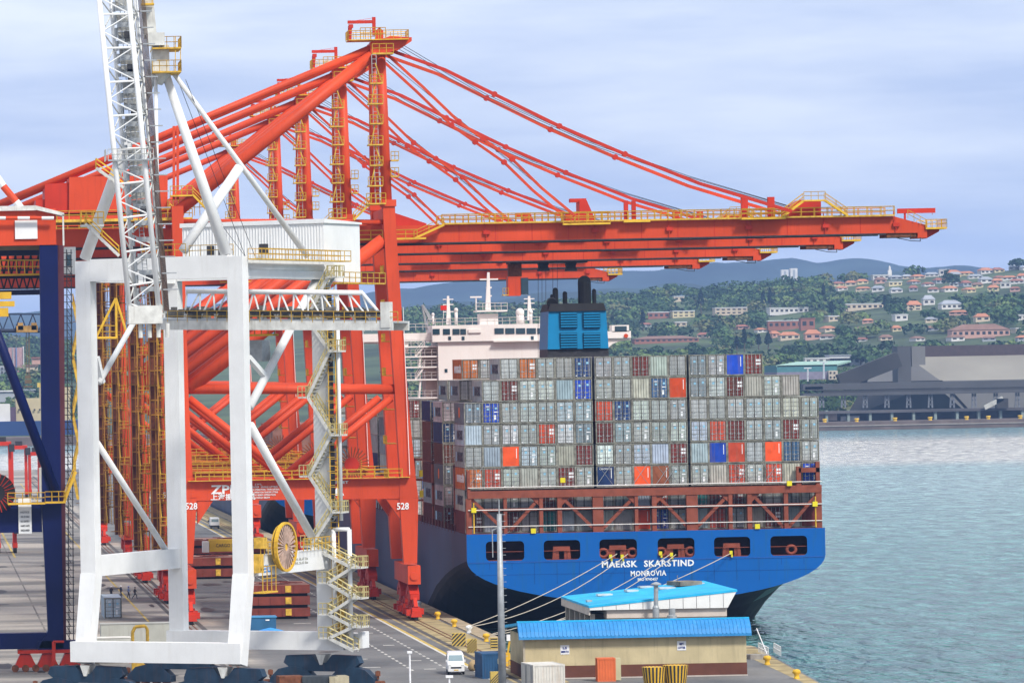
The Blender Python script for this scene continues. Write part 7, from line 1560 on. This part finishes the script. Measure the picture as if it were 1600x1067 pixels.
a = gnd(62, 777); ground_container('pale_container', 'tall pale container stack end left of the navy leg', a.x, a.y, 0, 2.4, 6, 8, mat('pale_stack', (.50, .48, .42), .7, var=.1))
# dark reel vehicle tyres on the yard; people
def person(u, v, pose, shirt, trousers, hat, label, rz=0):
    p = gnd(u, v); J = {'pelvis': (0, 0, .93), 'chest': (0, 0, 1.35), 'neck': (0, 0, 1.5), 'head': (0, -.02, 1.62), 'top': (0, -.02, 1.74), 'shl': (-.2, 0, 1.42), 'shr': (.2, 0, 1.42)}
    s = pose; J.update({'ell': (-.28, .12*s, 1.14), 'elr': (.28, -.12*s, 1.14), 'hal': (-.27, -.05+.1*s, .9), 'har': (.27, -.1-.2*s, .95), 'hil': (-.1, 0, .88), 'hir': (.1, 0, .88), 'knl': (-.12, -.16*s-.04, .5), 'knr': (.12, .12*s-.04, .5), 'anl': (-.13, -.24*s+.05, .08), 'anr': (.13, .34*s, .1), 'tol': (-.13, -.24*s-.12, .04), 'tor': (.13, .34*s-.14, .04)})
    E = [('pelvis', 'chest'), ('chest', 'neck'), ('neck', 'head'), ('head', 'top'), ('chest', 'shl'), ('chest', 'shr'), ('shl', 'ell'), ('shr', 'elr'), ('ell', 'hal'), ('elr', 'har'), ('pelvis', 'hil'), ('pelvis', 'hir'), ('hil', 'knl'), ('hir', 'knr'), ('knl', 'anl'), ('knr', 'anr'), ('anl', 'tol'), ('anr', 'tor')]
    R = {'pelvis': .16, 'chest': .19, 'neck': .07, 'head': .11, 'top': .08, 'shl': .08, 'shr': .08, 'ell': .055, 'elr': .055, 'hal': .045, 'har': .045, 'hil': .11, 'hir': .11, 'knl': .075, 'knr': .075, 'anl': .055, 'anr': .055, 'tol': .05, 'tor': .05}
    K = list(J); me = bpy.data.meshes.new('body'); me.from_pydata([J[k] for k in K], [(K.index(a), K.index(b)) for a, b in E], []); o = link('body', me); o.modifiers.new('skin', 'SKIN'); 
    if not me.skin_vertices: me.attributes  # the layer is made by the modifier
    lay = me.skin_vertices[0].data if len(me.skin_vertices) else None
    if lay:
        for i, k in enumerate(K): lay[i].radius = (R[k], R[k]); lay[i].use_root = (k == 'pelvis')
    o.modifiers.new('sub', 'SUBSURF').levels = 1
    dg = bpy.context.evaluated_depsgraph_get(); dg.update(); nm = bpy.data.meshes.new_from_object(o.evaluated_get(dg)); bpy.data.objects.remove(o)
    nm.materials.clear()
    for m_ in (mat('cloth_'+shirt[0], shirt[1], .9), mat('cloth_'+trousers[0], trousers[1], .9), mat('skin', (.20, .10, .06), .7), mat('boots', (.02, .02, .02), .8)): nm.materials.append(m_)
    for f in nm.polygons: c = f.center; f.material_index = 3 if c.z < .14 else 1 if c.z < .95 and abs(c.x) < .22 else 2 if (c.z > 1.5 or (abs(c.x) > .22 and c.z < 1.1)) else 0
    t = thing('person', label, 'person', tuple(p), rz, 'people walking across the yard'); b = link('body', nm, t)
    MB().lathe((0, -.02, 1.66), [(.16, 0), (.135, .04), (.12, .1), (.03, .15)], 10).build('hard_hat', [hat], t)
person(174, 934, .3, ('dark', (.04, .04, .05)), ('dark', (.04, .04, .05)), WPAINT, 'leftmost worker in dark clothes and a white helmet near the red crane foot', .6)
person(189, 933, .7, ('navy', (.03, .04, .07)), ('dark', (0, 0, 0)), WPAINT, 'worker in dark overalls with white helmet, left of the walking group of three', 1.2)
person(201, 934, .9, ('blue', (.15, .2, .35)), ('dark', (0, 0, 0)), mat('hat_blue', (.05, .12, .4), .5), 'middle walking worker in a light blue top', 1.3)
person(211, 935, 1.4, ('dark', (0, 0, 0)), ('dark', (0, 0, 0)), mat('hat_dark', (.05, .05, .06), .5), 'rightmost walking worker mid stride in black', 1.4)
